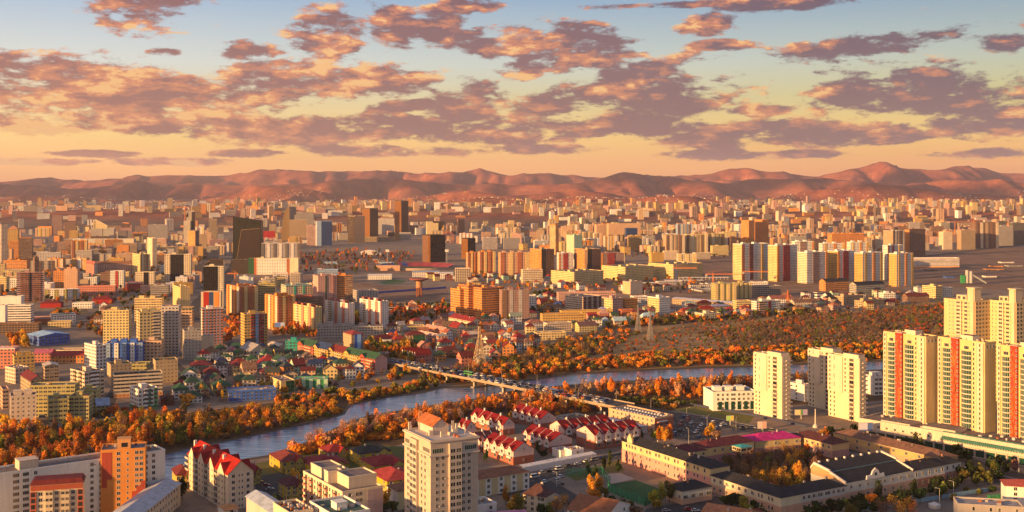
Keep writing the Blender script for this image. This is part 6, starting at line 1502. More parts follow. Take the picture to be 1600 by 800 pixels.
# ================================================================== bridge
def bridge():
    rt = empty('bridge', (0, 0, 0)); tag(rt, 'long concrete road bridge full of cars crossing the river', 'bridge'); LM.append(('the bridge', 780, 598))
    A = P(618, 565, 7.2); Bp = P(962, 631, 7.2); A.z = Bp.z = 7.2; d = (Bp - A).normalized(); n = Vector((-d.y, d.x, 0)); L_ = (Bp - A).length; Wd = 20
    if n.y > 0: n = -n       # towards the camera
    def q(u, v, z): p = A + d * u + n * v; return (p.x, p.y, z)
    def slab(mb, u0, u1, v0, v1, z0, z1, m, c=(1, 1, 1)):
        for a_, b_ in (((u0, v0), (u1, v0)), ((u1, v0), (u1, v1)), ((u1, v1), (u0, v1)), ((u0, v1), (u0, v0))): mb.face([q(*a_, z0), q(*b_, z0), q(*b_, z1), q(*a_, z1)], m, c)
        mb.face([q(u0, v0, z1), q(u1, v0, z1), q(u1, v1, z1), q(u0, v1, z1)], m, c); mb.face([q(u0, v0, z0), q(u1, v0, z0), q(u1, v1, z0), q(u0, v1, z0)][::-1], m, c)
    mb = MB(); slab(mb, -20, L_ + 10, -Wd / 2, Wd / 2, 6.0, 7.2, PLAIN, (.34, .25, .16)); mb.build('girder', rt)
    mb = MB(); slab(mb, -20, L_ + 10, -Wd / 2 + 1.6, Wd / 2 - 1.6, 7.204, 7.22, ASPH); mb.build('carriageway', rt)
    for v in (-Wd / 2, Wd / 2 - .3):
        mb = MB(); slab(mb, -20, L_ + 10, v, v + .3, 7.2, 8.0, PLAIN, (.36, .29, .22)); mb.build('railing', rt)
    mb = MB()
    for v in (-.1, -4, 4):
        for u in range(0, int(L_), 12 if v else 400): slab(mb, u, u + (5 if v else L_), v, v + .2, 7.223, 7.226, FRAME)
    mb.build('lane_marking', rt)
    for k in range(8):
        u = 12 + (L_ - 20) * k / 7; mb = MB()
        for v in (-6.5, 6.5): slab(mb, u - .9, u + .9, v - 1.2, v + 1.2, -1, 5.0, PLAIN, (.42, .36, .28))
        slab(mb, u - 1.2, u + 1.2, -9.4, 9.4, 5.0, 6.0, PLAIN, (.36, .3, .23)); slab(mb, u - 2, u + 2, -9.5, 9.5, -1, .8, PLAIN, (.35, .3, .25)); mb.build('pier', rt)
    return A, d, n, L_
BA, Bd, Bn, BL = bridge()
# approach embankments
mb = MB(); e0 = P(560, 556); e1 = BA - Bd * 18
emb = MB()
def ramp_(p, q_, w, z0, z1, name):
    mb = MB(); d = (q_ - p).normalized(); n = Vector((-d.y, d.x, 0)) * w / 2; n2 = n * 1.7
    a0, a1, b0, b1 = p + n, p - n, q_ + n, q_ - n
    mb.face([(a1.x, a1.y, z0), (b1.x, b1.y, z1), (b0.x, b0.y, z1), (a0.x, a0.y, z0)], ASPH)
    for s in (1, -1):
        pa, pb = p + n * s, q_ + n * s; oa, ob = p + n2 * s, q_ + n2 * s
        mb.face([(oa.x, oa.y, -.1), (ob.x, ob.y, -.1), (pb.x, pb.y, z1), (pa.x, pa.y, z0)], MUD)
    tag(mb.build(name), kind='structure')
ramp_(Vector((e0.x, e0.y, 0)), Vector((BA.x, BA.y, 0)) - Bd * 19, 18, .1, 7.19, 'approach_road')
e2 = Vector((BA.x, BA.y, 0)) + Bd * (BL + 9); ramp_(e2, P(1062, 650), 20, 7.19, .1, 'approach_road')
# ================================================================== vehicles
def car_mb(kind):
    b, g, w = MB(), MB(), MB()
    L_, Wd, Hh, hb = {'saloon': (4.5, 1.8, 1.45, .82), 'suv': (4.7, 1.9, 1.8, 1.0), 'van': (5.2, 2.0, 2.2, 1.1), 'bus': (11.5, 2.6, 3.1, 1.3)}[kind]
    x, y = L_ / 2, Wd / 2; z0 = .35
    def prism(mb, prof, yy0, yy1, m, c=(1, 1, 1), inset=0):
        n = len(prof); A = [(px, -yy0, pz) for px, pz in prof]; B_ = [(px, yy0, pz) for px, pz in prof]
        mb.face(A, m, c); mb.face(B_[::-1], m, c)
        for i in range(n): mb.face([A[i], B_[i], B_[(i + 1) % n], A[(i + 1) % n]][::-1], m, c)
    if kind == 'bus': low = [(-x, z0), (x, z0), (x, hb), (-x, hb)]; cab = [(-x + .05, hb), (x - .05, hb), (x - .1, 2.55), (-x + .05, 2.55)]; topp = [(-x, 2.55), (x - .05, 2.55), (x - .2, Hh), (-x, Hh)]
    elif kind == 'van': low = [(-x, z0), (x, z0), (x, .9), (x - .5, hb), (-x, hb)]; cab = [(-x + .1, hb), (x - .7, hb), (x - 1.3, Hh - .15), (-x + .1, Hh - .15)]; topp = [(-x + .1, Hh - .15), (x - 1.3, Hh - .15), (x - 1.5, Hh), (-x + .2, Hh)]
    else: low = [(-x, z0), (x, z0), (x, .62), (x - 1.1, hb), (-x + .1, hb)]; cab = [(-x + .35, hb), (x - 1.3, hb), (x - 2.0, Hh - .08), (-x + .9, Hh - .08)]; topp = [(-x + .9, Hh - .08), (x - 2.0, Hh - .08), (x - 2.15, Hh), (-x + 1.05, Hh)]
    prism(b, low, y, y, PAINT); prism(g, cab, y - .1, y, GLASS); prism(b, topp, y - .12, y, PAINT)
    for sx in (-x * .62, x * .62):
        for sy in (-1, 1):
            q = [(sx + .34 * math.cos(k * math.pi / 5), sy * (y + .02), .34 + .34 * math.sin(k * math.pi / 5)) for k in range(10)]; w_ = [(p[0], sy * (y - .22), p[2]) for p in q]
            w.face(q if sy < 0 else q[::-1], TYRE)
            for k in range(10): w.face([q[k], q[(k + 1) % 10], w_[(k + 1) % 10], w_[k]], TYRE)
    return b.mesh('body'), g.mesh('window'), w.mesh('wheel')
VM_ = {k: car_mb(k) for k in ('saloon', 'suv', 'van', 'bus')}
VC = {'white': (.7, .7, .7), 'silver': (.4, .4, .42), 'black': (.02, .02, .025), 'dark grey': (.08, .08, .09), 'red': (.4, .03, .03), 'blue': (.04, .09, .3), 'green': (.08, .35, .1)}
VEH = []
def vehicle(kind, col, p, rz, where, group):
    r = empty('bus' if kind == 'bus' else 'van' if kind == 'van' else 'car', p, rz); c = (*VC[col], 1)
    for me, nm in zip(VM_[kind], ('body', 'window', 'wheel')):
        o = bpy.data.objects.new(nm, me); COL.objects.link(o); o.parent = r; o.color = c
    q = proj(p); VEH.append(dict(o=r, px=q[0], py=q[1], kind=kind, col=col, where=where, group=group)); return r
ba = math.atan2(Bd.y, Bd.x)
for v, dr in ((-6.6, 0), (-3.0, 0), (2.6, 1), (6.2, 1)):
    u = rnd.uniform(0, 8)
    while u < BL - 4:
        if not (v == -3.0 and 205 < u < 228) and not (v == 2.6 and 95 < u < 112):
            p = BA + Bd * u - Bn * v; p.z = 7.23
            vehicle(rnd.choice(['saloon', 'saloon', 'suv', 'suv', 'van']) if rnd.random() < .9 else 'van', rnd.choice(['white', 'white', 'silver', 'silver', 'dark grey', 'black', 'blue', 'red']), p, ba + math.pi * dr, 'on the bridge', 'cars queueing on the bridge')
        u += rnd.uniform(6.8, 11.5)
for u, v, c in ((216, -3.0, 'blue'), (104, 2.6, 'green')):
    p = BA + Bd * u - Bn * v; p.z = 7.23; vehicle('bus', c, p, ba, 'on the bridge', 'buses on the bridge')
def lot(poly, n, ang, where, group, sp=3.0):
    xs = [p[0] for p in poly]; ys = [p[1] for p in poly]; got = []; tr = 0
    while len(got) < n and tr < 3000:
        tr += 1; px, py = rnd.uniform(min(xs), max(xs)), rnd.uniform(min(ys), max(ys))
        if not inpoly(px, py, poly): continue
        p = P(px, py); p.z = .03
        if taken(p.x, p.y, 1.5) or any(abs(p.x - g.x) < sp + 1.5 and abs(p.y - g.y) < sp + 1.5 for g in got): continue
        got.append(p); vehicle(rnd.choice(['saloon', 'suv', 'suv', 'van']), rnd.choice(['white', 'white', 'silver', 'black', 'dark grey', 'red', 'blue']), p, R(ang + rnd.choice([0, 180]) + rnd.uniform(-4, 4)), where, group)
for px, py, k, c in ((836, 746, 'van', 'white'), (848, 740, 'suv', 'silver'), (858, 737, 'saloon', 'black'), (874, 734, 'van', 'white'), (888, 729, 'suv', 'dark grey'), (903, 726, 'saloon', 'white'), (917, 722, 'suv', 'white'), (929, 719, 'van', 'silver'), (942, 716, 'saloon', 'blue')):
    p = P(px, py); p.z = .03; vehicle(k, c, p, R(32), 'along the white wall', 'cars parked along the white wall')
for px, py, k, c, an in ((850, 753, 'saloon', 'white', 100), (869, 751, 'saloon', 'silver', 110), (876, 746, 'suv', 'white', 60), (878, 757, 'saloon', 'black', 100)):
    p = P(px, py); p.z = .03; vehicle(k, c, p, R(an), 'in the lane by the school', 'cars in the school lane')
for px, py, k, c, an in ((405, 754, 'suv', 'black', 20), (416, 759, 'saloon', 'red', 25), (422, 765, 'saloon', 'silver', 25)):
    p = P(px, py); p.z = .03; vehicle(k, c, p, R(an), 'beside the yellow villas', 'cars parked at the villas')
for px, py, k, c, an in ((1076, 797, 'suv', 'red', 10), (1041, 799, 'saloon', 'silver', 10), (1087, 799, 'saloon', 'white', 10), (1443, 694, 'saloon', 'white', 20), (1465, 701, 'saloon', 'silver', 20), (1474, 703, 'saloon', 'white', 20), (1219, 742, 'saloon', 'white', 15)):
    p = P(px, py); p.z = .03; vehicle(k, c, p, R(an), 'near the school', 'cars parked around the school')
lot([(1015, 654), (1058, 647), (1130, 663), (1105, 688), (1035, 682)], 19, 60, 'in the car park', 'cars in the big car park', 3.6)
for i in range(34):
    t = (i + .5) / 34; px = 1062 + t * 520; p = P(px, np.interp(px, [1050, 1110, 1180, 1260, 1345, 1440, 1540, 1640], [648, 658, 672, 686, 702, 722, 745, 772]) + rnd.choice([-2.2, 1.6])); p.z = .03
    if not taken(p.x, p.y, 1) and rnd.random() < .8: vehicle(rnd.choice(['saloon', 'suv', 'suv', 'van']), rnd.choice(['white', 'silver', 'black', 'dark grey', 'blue']), p, R(-42), 'on the avenue east of the bridge', 'traffic east of the bridge')
for i in range(22):
    t = i / 22; p = P(562 + 50 * t + rnd.uniform(-2, 2), 556.5 + 7 * t + rnd.choice([-1.2, .4])); p.z = .1 + 5.6 * t + .9; vehicle(rnd.choice(['saloon', 'suv']), rnd.choice(['white', 'silver', 'black', 'dark grey']), p, ba, 'on the ramp left of the bridge', 'traffic on the bridge ramp') if i % 2 else None
lot([(318, 500), (330, 478), (352, 446), (345, 480), (330, 505)], 24, 80, 'on the avenue below the black panelled tower', 'traffic on the city avenue', 4)
lot([(470, 560), (600, 590), (560, 595), (500, 585)], 12, 20, 'behind the chalets', 'cars parked by the chalets', 4)
lot([(60, 640), (0, 650), (0, 660), (75, 655)], 5, 20, 'by the embankment road', 'cars by the embankment road', 5)
# ================================================================== poles, lamps, pylons, cranes
def lamp(p, h=9, rz=0, label=None, col=(.4, .36, .3), group='street lamps'):
    r = empty('street_lamp', p, rz); mb = MB(); mb.cyl(0, 0, .16, 0, h, PLAIN, col, 6, .09); mb.beam((0, 0, h - .1), (1.8, 0, h + .35), .12, PLAIN, col); mb.build('pole', r)
    mb = MB(); mb.box(1.5, 2.5, -.18, .18, h + .28, h + .45, PLAIN, (.5, .5, .48), bottom=True); mb.build('lamp_head', r); tag(r, label, 'street lamp', group); return r
LAMPS = []
for i in range(13):
    u = 8 + (BL - 16) * i / 12; p = BA + Bd * u + Bn * (9.2 if i % 2 else -9.2); p.z = 7.2; LAMPS.append(lamp(p, 9, ba + (math.pi / 2 if i % 2 else -math.pi / 2), group='lamps on the bridge'))
for i, (px, py) in enumerate([(1073, 655), (1017, 640), (1105, 668), (1150, 672), (1192, 683), (1248, 697), (1076, 690), (1355, 668), (1313, 722)]):
    p = P(px, py + 4); LAMPS.append(lamp(p, 10, R(20 * i), group='street lamps east of the bridge'))
for px, py, h in ((1468, 790, 9), (1490, 775, 8), (1253, 790, 8), (1592, 740, 13), (870, 700 + 60, 8)):
    p = P(px, py); LAMPS.append(lamp(p, h, R(180), group='lamps around the school', col=(.6, .58, .55)))
def lattice(name, label, cat, p, h, w, arms=3, col=STEEL, cc=(1, 1, 1)):
    r = empty(name, p, .4); mb = MB(); n = 9; t = .28 * h / 34
    def c(k, z): s = w / 2 * (1 - .86 * min(1, z / (h * .8))) ; return [(-s, -s, z), (s, -s, z), (s, s, z), (-s, s, z)][k]
    for i in range(n):
        z0, z1 = h * i / n, h * (i + 1) / n
        for k in range(4):
            mb.beam(c(k, z0), c(k, z1), t * 1.3, col, cc); mb.beam(c(k, z0), c((k + 1) % 4, z1), t, col, cc); mb.beam(c(k, z1), c((k + 1) % 4, z1), t, col, cc); mb.beam(c((k + 1) % 4, z0), c(k, z1), t, col, cc)
    mb.build('lattice_mast', r)
    for i in range(arms):
        z = h * (.72 + .1 * i); L_ = w * (.75 - .12 * i); mb = MB()
        for s in (-1, 1): mb.beam((0, 0, z + h * .03), (s * L_, 0, z), t, col, cc); mb.beam((0, 0, z - h * .01), (s * L_, 0, z), t, col, cc); mb.beam((s * L_, 0, z), (s * L_, 0, z - h * .04), t, STEEL)
        mb.build('cross_arm', r)
    tag(r, label, cat); return r
TANM = simple('tan_paint', (.5, .38, .24), .7)
lattice('power_pylon', 'tall lattice pylon with wide base standing in the village left of the bridge', 'pylon', P(749, 573), 38, 11, col=TANM)
lattice('power_pylon', 'thin pylon rising from the dry meadow, nearer the camera', 'pylon', P(1016, 532), 32, 6)
lattice('power_pylon', 'thin pylon at the top edge of the dry meadow', 'pylon', P(997, 519), 32, 6)
ORP = simple('orange_paint', (.65, .2, .04), .6)
lattice('power_pylon', 'orange lattice pylon among the houses at the right of the meadow', 'pylon', P(1231, 488), 30, 8, col=ORP)
def crane(px, yb, ytop, x0, x1, label, mcol=ORP, z0=0):
    C = P(px, yb); s_ = C.y / F; h = H - (ytop - YH) * s_; r = empty('tower_crane', C); mb = MB(); w = max(1.6, .5 * s_)
    for k in range(4):
        a, b = [(-1, -1), (1, -1), (1, 1), (-1, 1)][k]; mb.beam((a * w / 2, b * w / 2, 0), (a * w / 2, b * w / 2, h), w * .22, mcol)
    n = int(h / w / 1.3)
    for i in range(n):
        z0_, z1_ = h * i / n, h * (i + 1) / n; mb.beam((-w / 2, -w / 2, z0_), (w / 2, -w / 2, z1_), w * .16, mcol); mb.beam((w / 2, -w / 2, z0_), (w / 2, w / 2, z1_), w * .16, mcol)
    mb.build('mast', r); mb = MB(); a0, a1 = (x0 - px) * s_, (x1 - px) * s_
    for v in (-w / 2, w / 2): mb.beam((a0, v, h), (a1, v, h), w * .25, ORP)
    mb.beam((a0, 0, h + w), (a1, 0, h + w), w * .22, ORP); m = 22
    for i in range(m):
        xa, xb = a0 + (a1 - a0) * i / m, a0 + (a1 - a0) * (i + 1) / m; mb.beam((xa, -w / 2, h), (xb, 0, h + w), w * .14, ORP); mb.beam((xa, 0, h + w), (xb, -w / 2, h), w * .14, ORP)
    mb.build('jib', r); mb = MB(); mb.beam((0, 0, h), (0, 0, h + 4 * w), w * .4, ORP, w2=.2); mb.beam((0, 0, h + 4 * w), (a1 * .7, 0, h + w), w * .1, ORP); mb.beam((0, 0, h + 4 * w), (a0 * .8, 0, h + w), w * .1, ORP); mb.build('apex', r)
    mb = MB(); e = a0 if abs(a0) < abs(a1) else a1; mb.box(min(e, e * .75), max(e, e * .75), -w, w, h - 2 * w, h, PLAIN, (.4, .38, .36)); mb.build('counterweight', r); tag(r, label, 'crane')
BLP = simple('blue_paint', (.04, .1, .35), .6)
crane(1057, 446, 419.5, 1051, 1089, 'orange crane in front of the right hand yellow barrack block', BLP)
crane(1114, 450, 429, 1102, 1160, 'orange crane standing left of the twin olive blocks')
crane(1171, 443, 425, 1160, 1201, 'orange crane at the foot of the first colourful tower', BLP)
crane(289, 392, 325, 273, 296, 'orange crane beside the white stepped tower', ORP)
crane(1492, 378, 347, 1480, 1526, 'orange crane on the right near the ring road')
crane(1521, 372, 344, 1512, 1545, 'red and orange crane above the tan office block at right')
crane(367, 447, 428, 355, 372, 'small orange crane behind the orange striped block')
# water tower
C = P(655, 463); r = empty('water_tower', C); s_ = C.y / F; mb = MB()
for k in range(8): a = k * math.pi / 4; mb.beam((4.6 * math.cos(a), 4.6 * math.sin(a), 0), (4.3 * math.cos(a), 4.3 * math.sin(a), 14), 1.1, PLAIN, PAL['rust'])
mb.cyl(0, 0, 1.6, 0, 14, PLAIN, PAL['rust'], 10); mb.build('leg', r); mb = MB(); mb.cyl(0, 0, 5.2, 14, 24, PLAIN, (.5, .24, .12), 14, 4.8); mb.build('tank', r)
mb = MB(); mb.cyl(0, 0, 6, 24, 27, PLAIN, (.2, .08, .06), 14, 16); mb.cyl(0, 0, 16, 27, 28.6, PLAIN, (.26, .08, .07), 16, 15.4); mb.build('canopy', r); tag(r, 'rust coloured water tower with wide saucer shaped top', 'water tower')
# ferris wheel
C = P(700, 380); s_ = C.y / F; rr = 9.5 * s_; r = empty('ferris_wheel', C, .15); hc = H - (371.5 - YH) * s_; n = 28; mb = MB()
for ring in (rr, rr * .86):
    for k in range(n): a, b = 2 * math.pi * k / n, 2 * math.pi * (k + 1) / n; mb.beam((ring * math.cos(a), 0, hc + ring * math.sin(a)), (ring * math.cos(b), 0, hc + ring * math.sin(b)), 1.0, PLAIN, (.45, .12, .05))
for k in range(0, n, 2): a = 2 * math.pi * k / n; mb.beam((0, 0, hc), (rr * math.cos(a), 0, hc + rr * math.sin(a)), .6, PLAIN, (.45, .15, .07))
mb.build('wheel', r); mb = MB()
for s in (-1, 1): mb.beam((s * rr * .5, 3, 0), (0, 3, hc), 1.4, PLAIN, (.5, .45, .4)); mb.beam((s * rr * .5, -3, 0), (0, -3, hc), 1.4, PLAIN, (.5, .45, .4))
mb.build('support', r); mb = MB()
for k in range(n): a = 2 * math.pi * k / n; x, z = (rr + .6) * math.cos(a), hc + (rr + .6) * math.sin(a) - 1.5; mb.box(x - .9, x + .9, -.9, .9, z - .9, z + .9, PLAIN, (.6, .2, .08))
mb.build('cabin', r); tag(r, 'large rusty red ferris wheel behind the black glass cube', 'ferris wheel')
# stadium
C = P(648, 420); s_ = C.y / F; r = empty('stadium', C); mb = MB(); rx, ry = 62 * s_, 75.0; n = 40
def ell(k, f, z): a = 2 * math.pi * k / n; return (rx * f * math.cos(a), ry * f * math.sin(a) + 20, z)
for k in range(n):
    c = [(.3, .04, .05), (.24, .035, .045)][k % 2] if 1 < k < 12 else [(.05, .08, .24), (.3, .05, .06)][k % 2] if 12 <= k < 18 or k <= 1 else (.4, .35, .3)
    if k > 22 and k < 38: hh = 5
    else: hh = 8
    mb.face([ell(k, .78, .5), ell(k, 1, hh), ell(k + 1, 1, hh), ell(k + 1, .78, .5)], COLM, c); mb.face([ell(k, 1, 0), ell(k + 1, 1, 0), ell(k + 1, 1, hh), ell(k, 1, hh)], PLAIN, (.45, .35, .28))
mb.build('stand', r); mb = MB(); mb.face([ell(k, .55, .12) for k in range(n)], TURF); mb.face([ell(k, .77, .06) for k in range(n)], COLM, (.3, .08, .05)); mb.build('field', r)
mb = MB(); mb.box(-rx * .9, -rx * .3, -62, -50, 0, 11, PLAIN, (.5, .3, .2), PLAIN, (.66, .64, .6)); mb.build('grandstand', r)
for x in (-.8, .75):
    mb = MB(); mb.beam((rx * x, 85, 0), (rx * x, 85, 34), 1.2, STEEL); mb.box(rx * x - 4, rx * x + 4, 84, 85, 32, 37, PLAIN, (.6, .6, .58)); mb.build('floodlight', r)
tag(r, 'oval stadium with red and blue seats beyond the town trees', 'stadium')
flat('practice_pitch', [(592, 441), (612, 436.5), (635, 439), (628, 443), (600, 444)], TURF, .02); flat('practice_track', [(580, 443), (600, 434), (640, 436), (645, 444), (600, 447)], PAVE, .016)
# low industrial roofs by the stadium
for xl, xc, xr, yb, yt, st, rc, lab in ((None, 645, 686, 434, 425, 'w', 'pale blue', 'low white sports hall with blue roof below the stadium'), (None, 575, 612, 437, 430, 'w', 'white', 'low white sports pavilion beside the practice pitch'), (None, 686, 708, 436, 427, 'w', 'white', 'cream club house right of the blue roofed sports hall'),
        (None, 712, 735, 440, 420, 'o', None, 'half built cream frame building right of the water tower'), (None, 700, 722, 436, 431, 'w', 'grey', 'long low grey shed beside the half built frame')):
    B(xl, xc, xr, yb, yt, 8, 'cream' if st == 'o' else 'white', st, 'flat' if not rc else 'metal', rc, label=lab, cat='hall', name='hall', heads=0, small=True)
C = P(560, 398); r = empty('hangar', C, R(6)); mb = MB(); a, b, n = 60, 24, 8
pts = [(a / 2 - a / 2 * math.cos(math.pi * i / n), 12 * math.sin(math.pi * i / n)) for i in range(n + 1)]
for (xa, za), (xb, zb) in zip(pts[:-1], pts[1:]): mb.face([(xa, 0, za), (xa, b, za), (xb, b, zb), (xb, 0, zb)][::-1], PLAIN, (.68, .66, .64))
mb.face([(x, 0, z) for x, z in pts][::-1], PLAIN, (.62, .6, .58)); mb.face([(x, b, z) for x, z in pts], PLAIN, (.62, .6, .58)); mb.build('shell', r); tag(r, 'white arched hangar among autumn trees beyond the rail yard', 'hangar')
# fences, walls, billboards
def wallrun(name, pts, h, t, col, label, cat, mat=PLAIN, posts=0):
    w = [P(*p) for p in pts]; r = empty(name, w[0]); o = w[0]; mb = MB(); pm = MB()
    for p, q in zip(w[:-1], w[1:]):
        d = (q - p).normalized(); n = Vector((-d.y, d.x, 0)) * t / 2; c = [p + n - o, q + n - o, q - n - o, p - n - o]
        for k in range(4): a, b = c[k], c[(k + 1) % 4]; mb.face([(a.x, a.y, 0), (b.x, b.y, 0), (b.x, b.y, h), (a.x, a.y, h)], mat, col)
        mb.face([(a.x, a.y, h) for a in c], mat, col)
        if posts:
            m = max(1, int((q - p).length / posts))
            for i in range(m + 1): x = p + (q - p) * i / m - o; pm.box(x.x - .12, x.x + .12, x.y - .12, x.y + .12, 0, h + .25, PLAIN, tuple(v * .8 for v in col))
    mb.build('panel', r)
    if posts: pm.build('post', r)
    tag(r, label, cat); return r
r = wallrun('perimeter_wall', [(800, 747), (818, 739), (932, 717)], 3.2, .5, (.7, .68, .66), 'long white wall along the street below the row houses', 'wall'); LM.append(('the long white wall', 875, 727))
mb = MB(); w0, w1 = P(818, 739), P(932, 717); o = P(800, 747); d = (w1 - w0).normalized(); n = Vector((-d.y, d.x, 0)) * 4.5
mb.face([tuple((w0 - o) + Vector((0, 0, 3.3))), tuple((w1 - o) + Vector((0, 0, 3.3))), tuple((w1 - o + n) + Vector((0, 0, 3.9))), tuple((w0 - o + n) + Vector((0, 0, 3.9)))], METAL, (.7, .69, .68)); mb.build('canopy', r)
NET, _nt, _b = newmat('green_net'); _nb = NB(_nt); _b.inputs['Base Color'].default_value = (.03, .3, .15, 1); _ch = _nb.N.new('ShaderNodeTexChecker'); _ch.inputs['Scale'].default_value = 9; _nb.L.new(_nb.pos(), _ch.inputs[0]); _b.inputs['Alpha'].default_value = .28
wallrun('net_fence', [(950, 768), (953, 757), (940, 742)], 4.5, .05, (.05, .4, .2), 'green net fence on the left side of the pitch', 'fence', NET, 5)
wallrun('net_fence', [(950, 769), (1008, 791), (1046, 771)], 4.5, .05, (.05, .4, .2), 'green net fence along the near side of the pitch', 'fence', NET, 5)
wallrun('net_fence', [(884, 744), (941, 741.5)], 4.5, .05, (.05, .4, .2), 'green net fence between the lawn and the sand court', 'fence', NET, 4)
wallrun('site_fence', [(1335, 800), (1400, 791), (1480, 778), (1545, 768)], 2.2, .1, (.2, .36, .5), 'pale blue sheet fence along the bottom right street', 'fence', COLM, 4)
wallrun('site_fence', [(697, 450.5), (650, 454), (590, 458.5)], 3, .2, (.03, .08, .45), 'long bright blue fence left of the orange apartment group', 'fence', COLM)
wallrun('site_fence', [(617, 589), (640, 583)], 3, .2, (.03, .3, .09), 'green sheet fence beside the ramp of the bridge', 'fence', COLM)
wallrun('guard_rail', [(1078, 633), (1180, 651), (1260, 668)], 1.6, .2, (.04, .05, .1), 'dark fence along the avenue in front of the white villa terrace', 'fence')
wallrun('village_wall', [(268, 583), (300, 604), (330, 624)], 2.2, .3, (.5, .4, .28), 'pale wall along the village lane', 'wall')
wallrun('field_wall', [(1330, 487), (1390, 478), (1440, 470), (1480, 464)], 2.5, .4, (.45, .4, .36), 'long low wall at the far edge of the brown bushes', 'wall')
def billboard(px, yb, w, h, leg, cols, label, rz=0):
    C = P(px, yb); r = empty('billboard', C, rz); mb = MB(); mb.box(-.3, .3, .1, .6, 0, leg, PLAIN, (.5, .48, .45)); mb.build('post', r); mb = MB(); mb.box(-w / 2 - .2, w / 2 + .2, 0, .6, leg, leg + h, PLAIN, (.4, .38, .36)); mb.build('frame', r)
    mb = MB(); x = -w / 2
    for f, c, z0, z1 in cols: mb.face([(x, -.03, leg + .2 + (h - .4) * z0), (x + w * f, -.03, leg + .2 + (h - .4) * z0), (x + w * f, -.03, leg + .2 + (h - .4) * z1), (x, -.03, leg + .2 + (h - .4) * z1)], COLM, c); x += w * f if z0 == 0 else 0
    mb.build('poster', r); tag(r, label, 'billboard'); return r
billboard(1353, 690, 9.5, 5.5, 7, [(.62, (.55, .58, .75), 0, 1), (.38, (.08, .15, .4), 0, 1)], 'pale blue billboard with dark right part at the end of the shopping arcade', .1)
billboard(1252, 655, 9, 4, 3.0, [(.45, (.6, .55, .3), 0, 1), (.2, (.1, .25, .1), 0, 1), (.35, (.35, .3, .5), 0, 1)], 'colourful wide billboard in front of the cream riverside towers', .1)
billboard(1141, 664, 5, 3.6, 3, [(.55, (.3, .6, .15), 0, 1), (.45, (.65, .5, .1), 0, 1)], 'green and yellow billboard beside the avenue', .1)
billboard(1191, 672, 6, 5, 1, [(.5, (.6, .5, .45), 0, 1), (.5, (.6, .35, .3), 0, 1)], 'pinkish white billboard standing low beside the avenue', .1)
billboard(437, 522, 11, 5.5, 8, [(.6, (.1, .2, .6), 0, 1), (.4, (.4, .5, .75), 0, 1)], 'blue billboard below the rightmost yellow block with roof huts', .1)
billboard(441, 508, 12, 4, 6, [(1, (.55, .03, .04), 0, 1)], 'plain red billboard below the yellow block with roof huts', .1)
LM += [('the pale blue billboard', 1353, 675)]
C = P(1274, 668); r = empty('obelisk', C); mb = MB(); mb.cyl(0, 0, 1.8, 0, 1.6, PLAIN, (.6, .55, .48), 12); mb.cyl(0, 0, 1.1, 1.6, 2.6, PLAIN, (.6, .55, .48), 12, .6); mb.build('pedestal', r); mb = MB(); mb.cyl(0, 0, .5, 2.6, 13, PLAIN, (.65, .58, .46), 10, .28); mb.build('shaft', r); tag(r, 'slender white column monument beside the avenue', 'monument')
C = P(1460, 793); r = empty('yurt', C); mb = MB(); mb.cyl(0, 0, 3, 0, 1.7, PLAIN, (.62, .6, .58), 18); mb.build('wall', r); mb = MB(); mb.cyl(0, 0, 3.1, 1.7, 2.9, PLAIN, (.66, .64, .62), 18, .6); mb.build('roof', r); tag(r, 'round white felt tent in the yard at the bottom right', 'tent')
C = P(1548, 783); r = empty('container', C, R(20)); mb = MB(); mb.box(0, 9, 0, 2.6, .1, 2.7, METAL, (.03, .25, .1)); mb.build('body', r); tag(r, 'dark green container at the end of the pale blue fence', 'container')
C = P(1444, 464 + 2); C = P(1511, 445); r = empty('concrete_plant', C); mb = MB()
for x, h_ in ((0, 26), (7, 24)): mb.cyl(x, 0, 2.8, 3, h_, PLAIN, (.42, .42, .42), 12)
mb.build('silo', r); mb = MB(); mb.beam((9, 0, 18), (34, 0, 3), 2.4, PLAIN, (.35, .38, .4)); mb.build('conveyor', r); mb = MB(); mb.box(-11, -4, -3, 3, 3, 17, PLAIN, (.03, .25, .1)); mb.build('hopper', r); tag(r, 'concrete plant with two grey silos and green hopper in the brown field', 'silo')
C = P(745, 567); r = empty('water_tank', C)
mb = MB(); mb.box(-4, 2, -2, 1, 0, 2.4, COLM, (.04, .1, .45)); mb.box(-5, -1, 2, 4, 0, 2.2, COLM, (.04, .1, .45)); mb.build('container', r); tag(r, 'blue containers at the foot of the wide based pylon', 'container')
# long market stalls (concrete frames with pale roofs) on the building site
for i, (x0, x1, y) in enumerate(((1040, 1100, 442), (1062, 1140, 437.5), (975, 1045, 446), (1105, 1175, 446))):
    C = P(x0, y); a = (x1 - x0) * C.y / F; r = empty('market_stall', C, R(3)); mb = MB(); mb.box(0, a, 0, 12, 4.2, 4.8, PLAIN, (.66, .64, .62), bottom=True); mb.build('roof', r); mb = MB()
    for k in range(int(a / 7) + 1): mb.box(k * 7, k * 7 + .9, 0, .9, 0, 4.2, PLAIN, (.45, .42, .4)); mb.box(k * 7, k * 7 + .9, 11, 11.9, 0, 4.2, PLAIN, (.45, .42, .4))
    mb.build('pillar', r); tag(r, ['pale roofed open stall row in front of the right yellow barrack block', 'pale roofed open stall row between the two left orange cranes', 'pale roofed open stall row right of the grey windowless block', 'pale roofed open stall row under the twin olive blocks'][i], 'stall', 'open stall rows on the building site'); FOOT.append((C.x + a / 2, C.y, a / 2, 8, C.x, C.y, a, 12, 0))
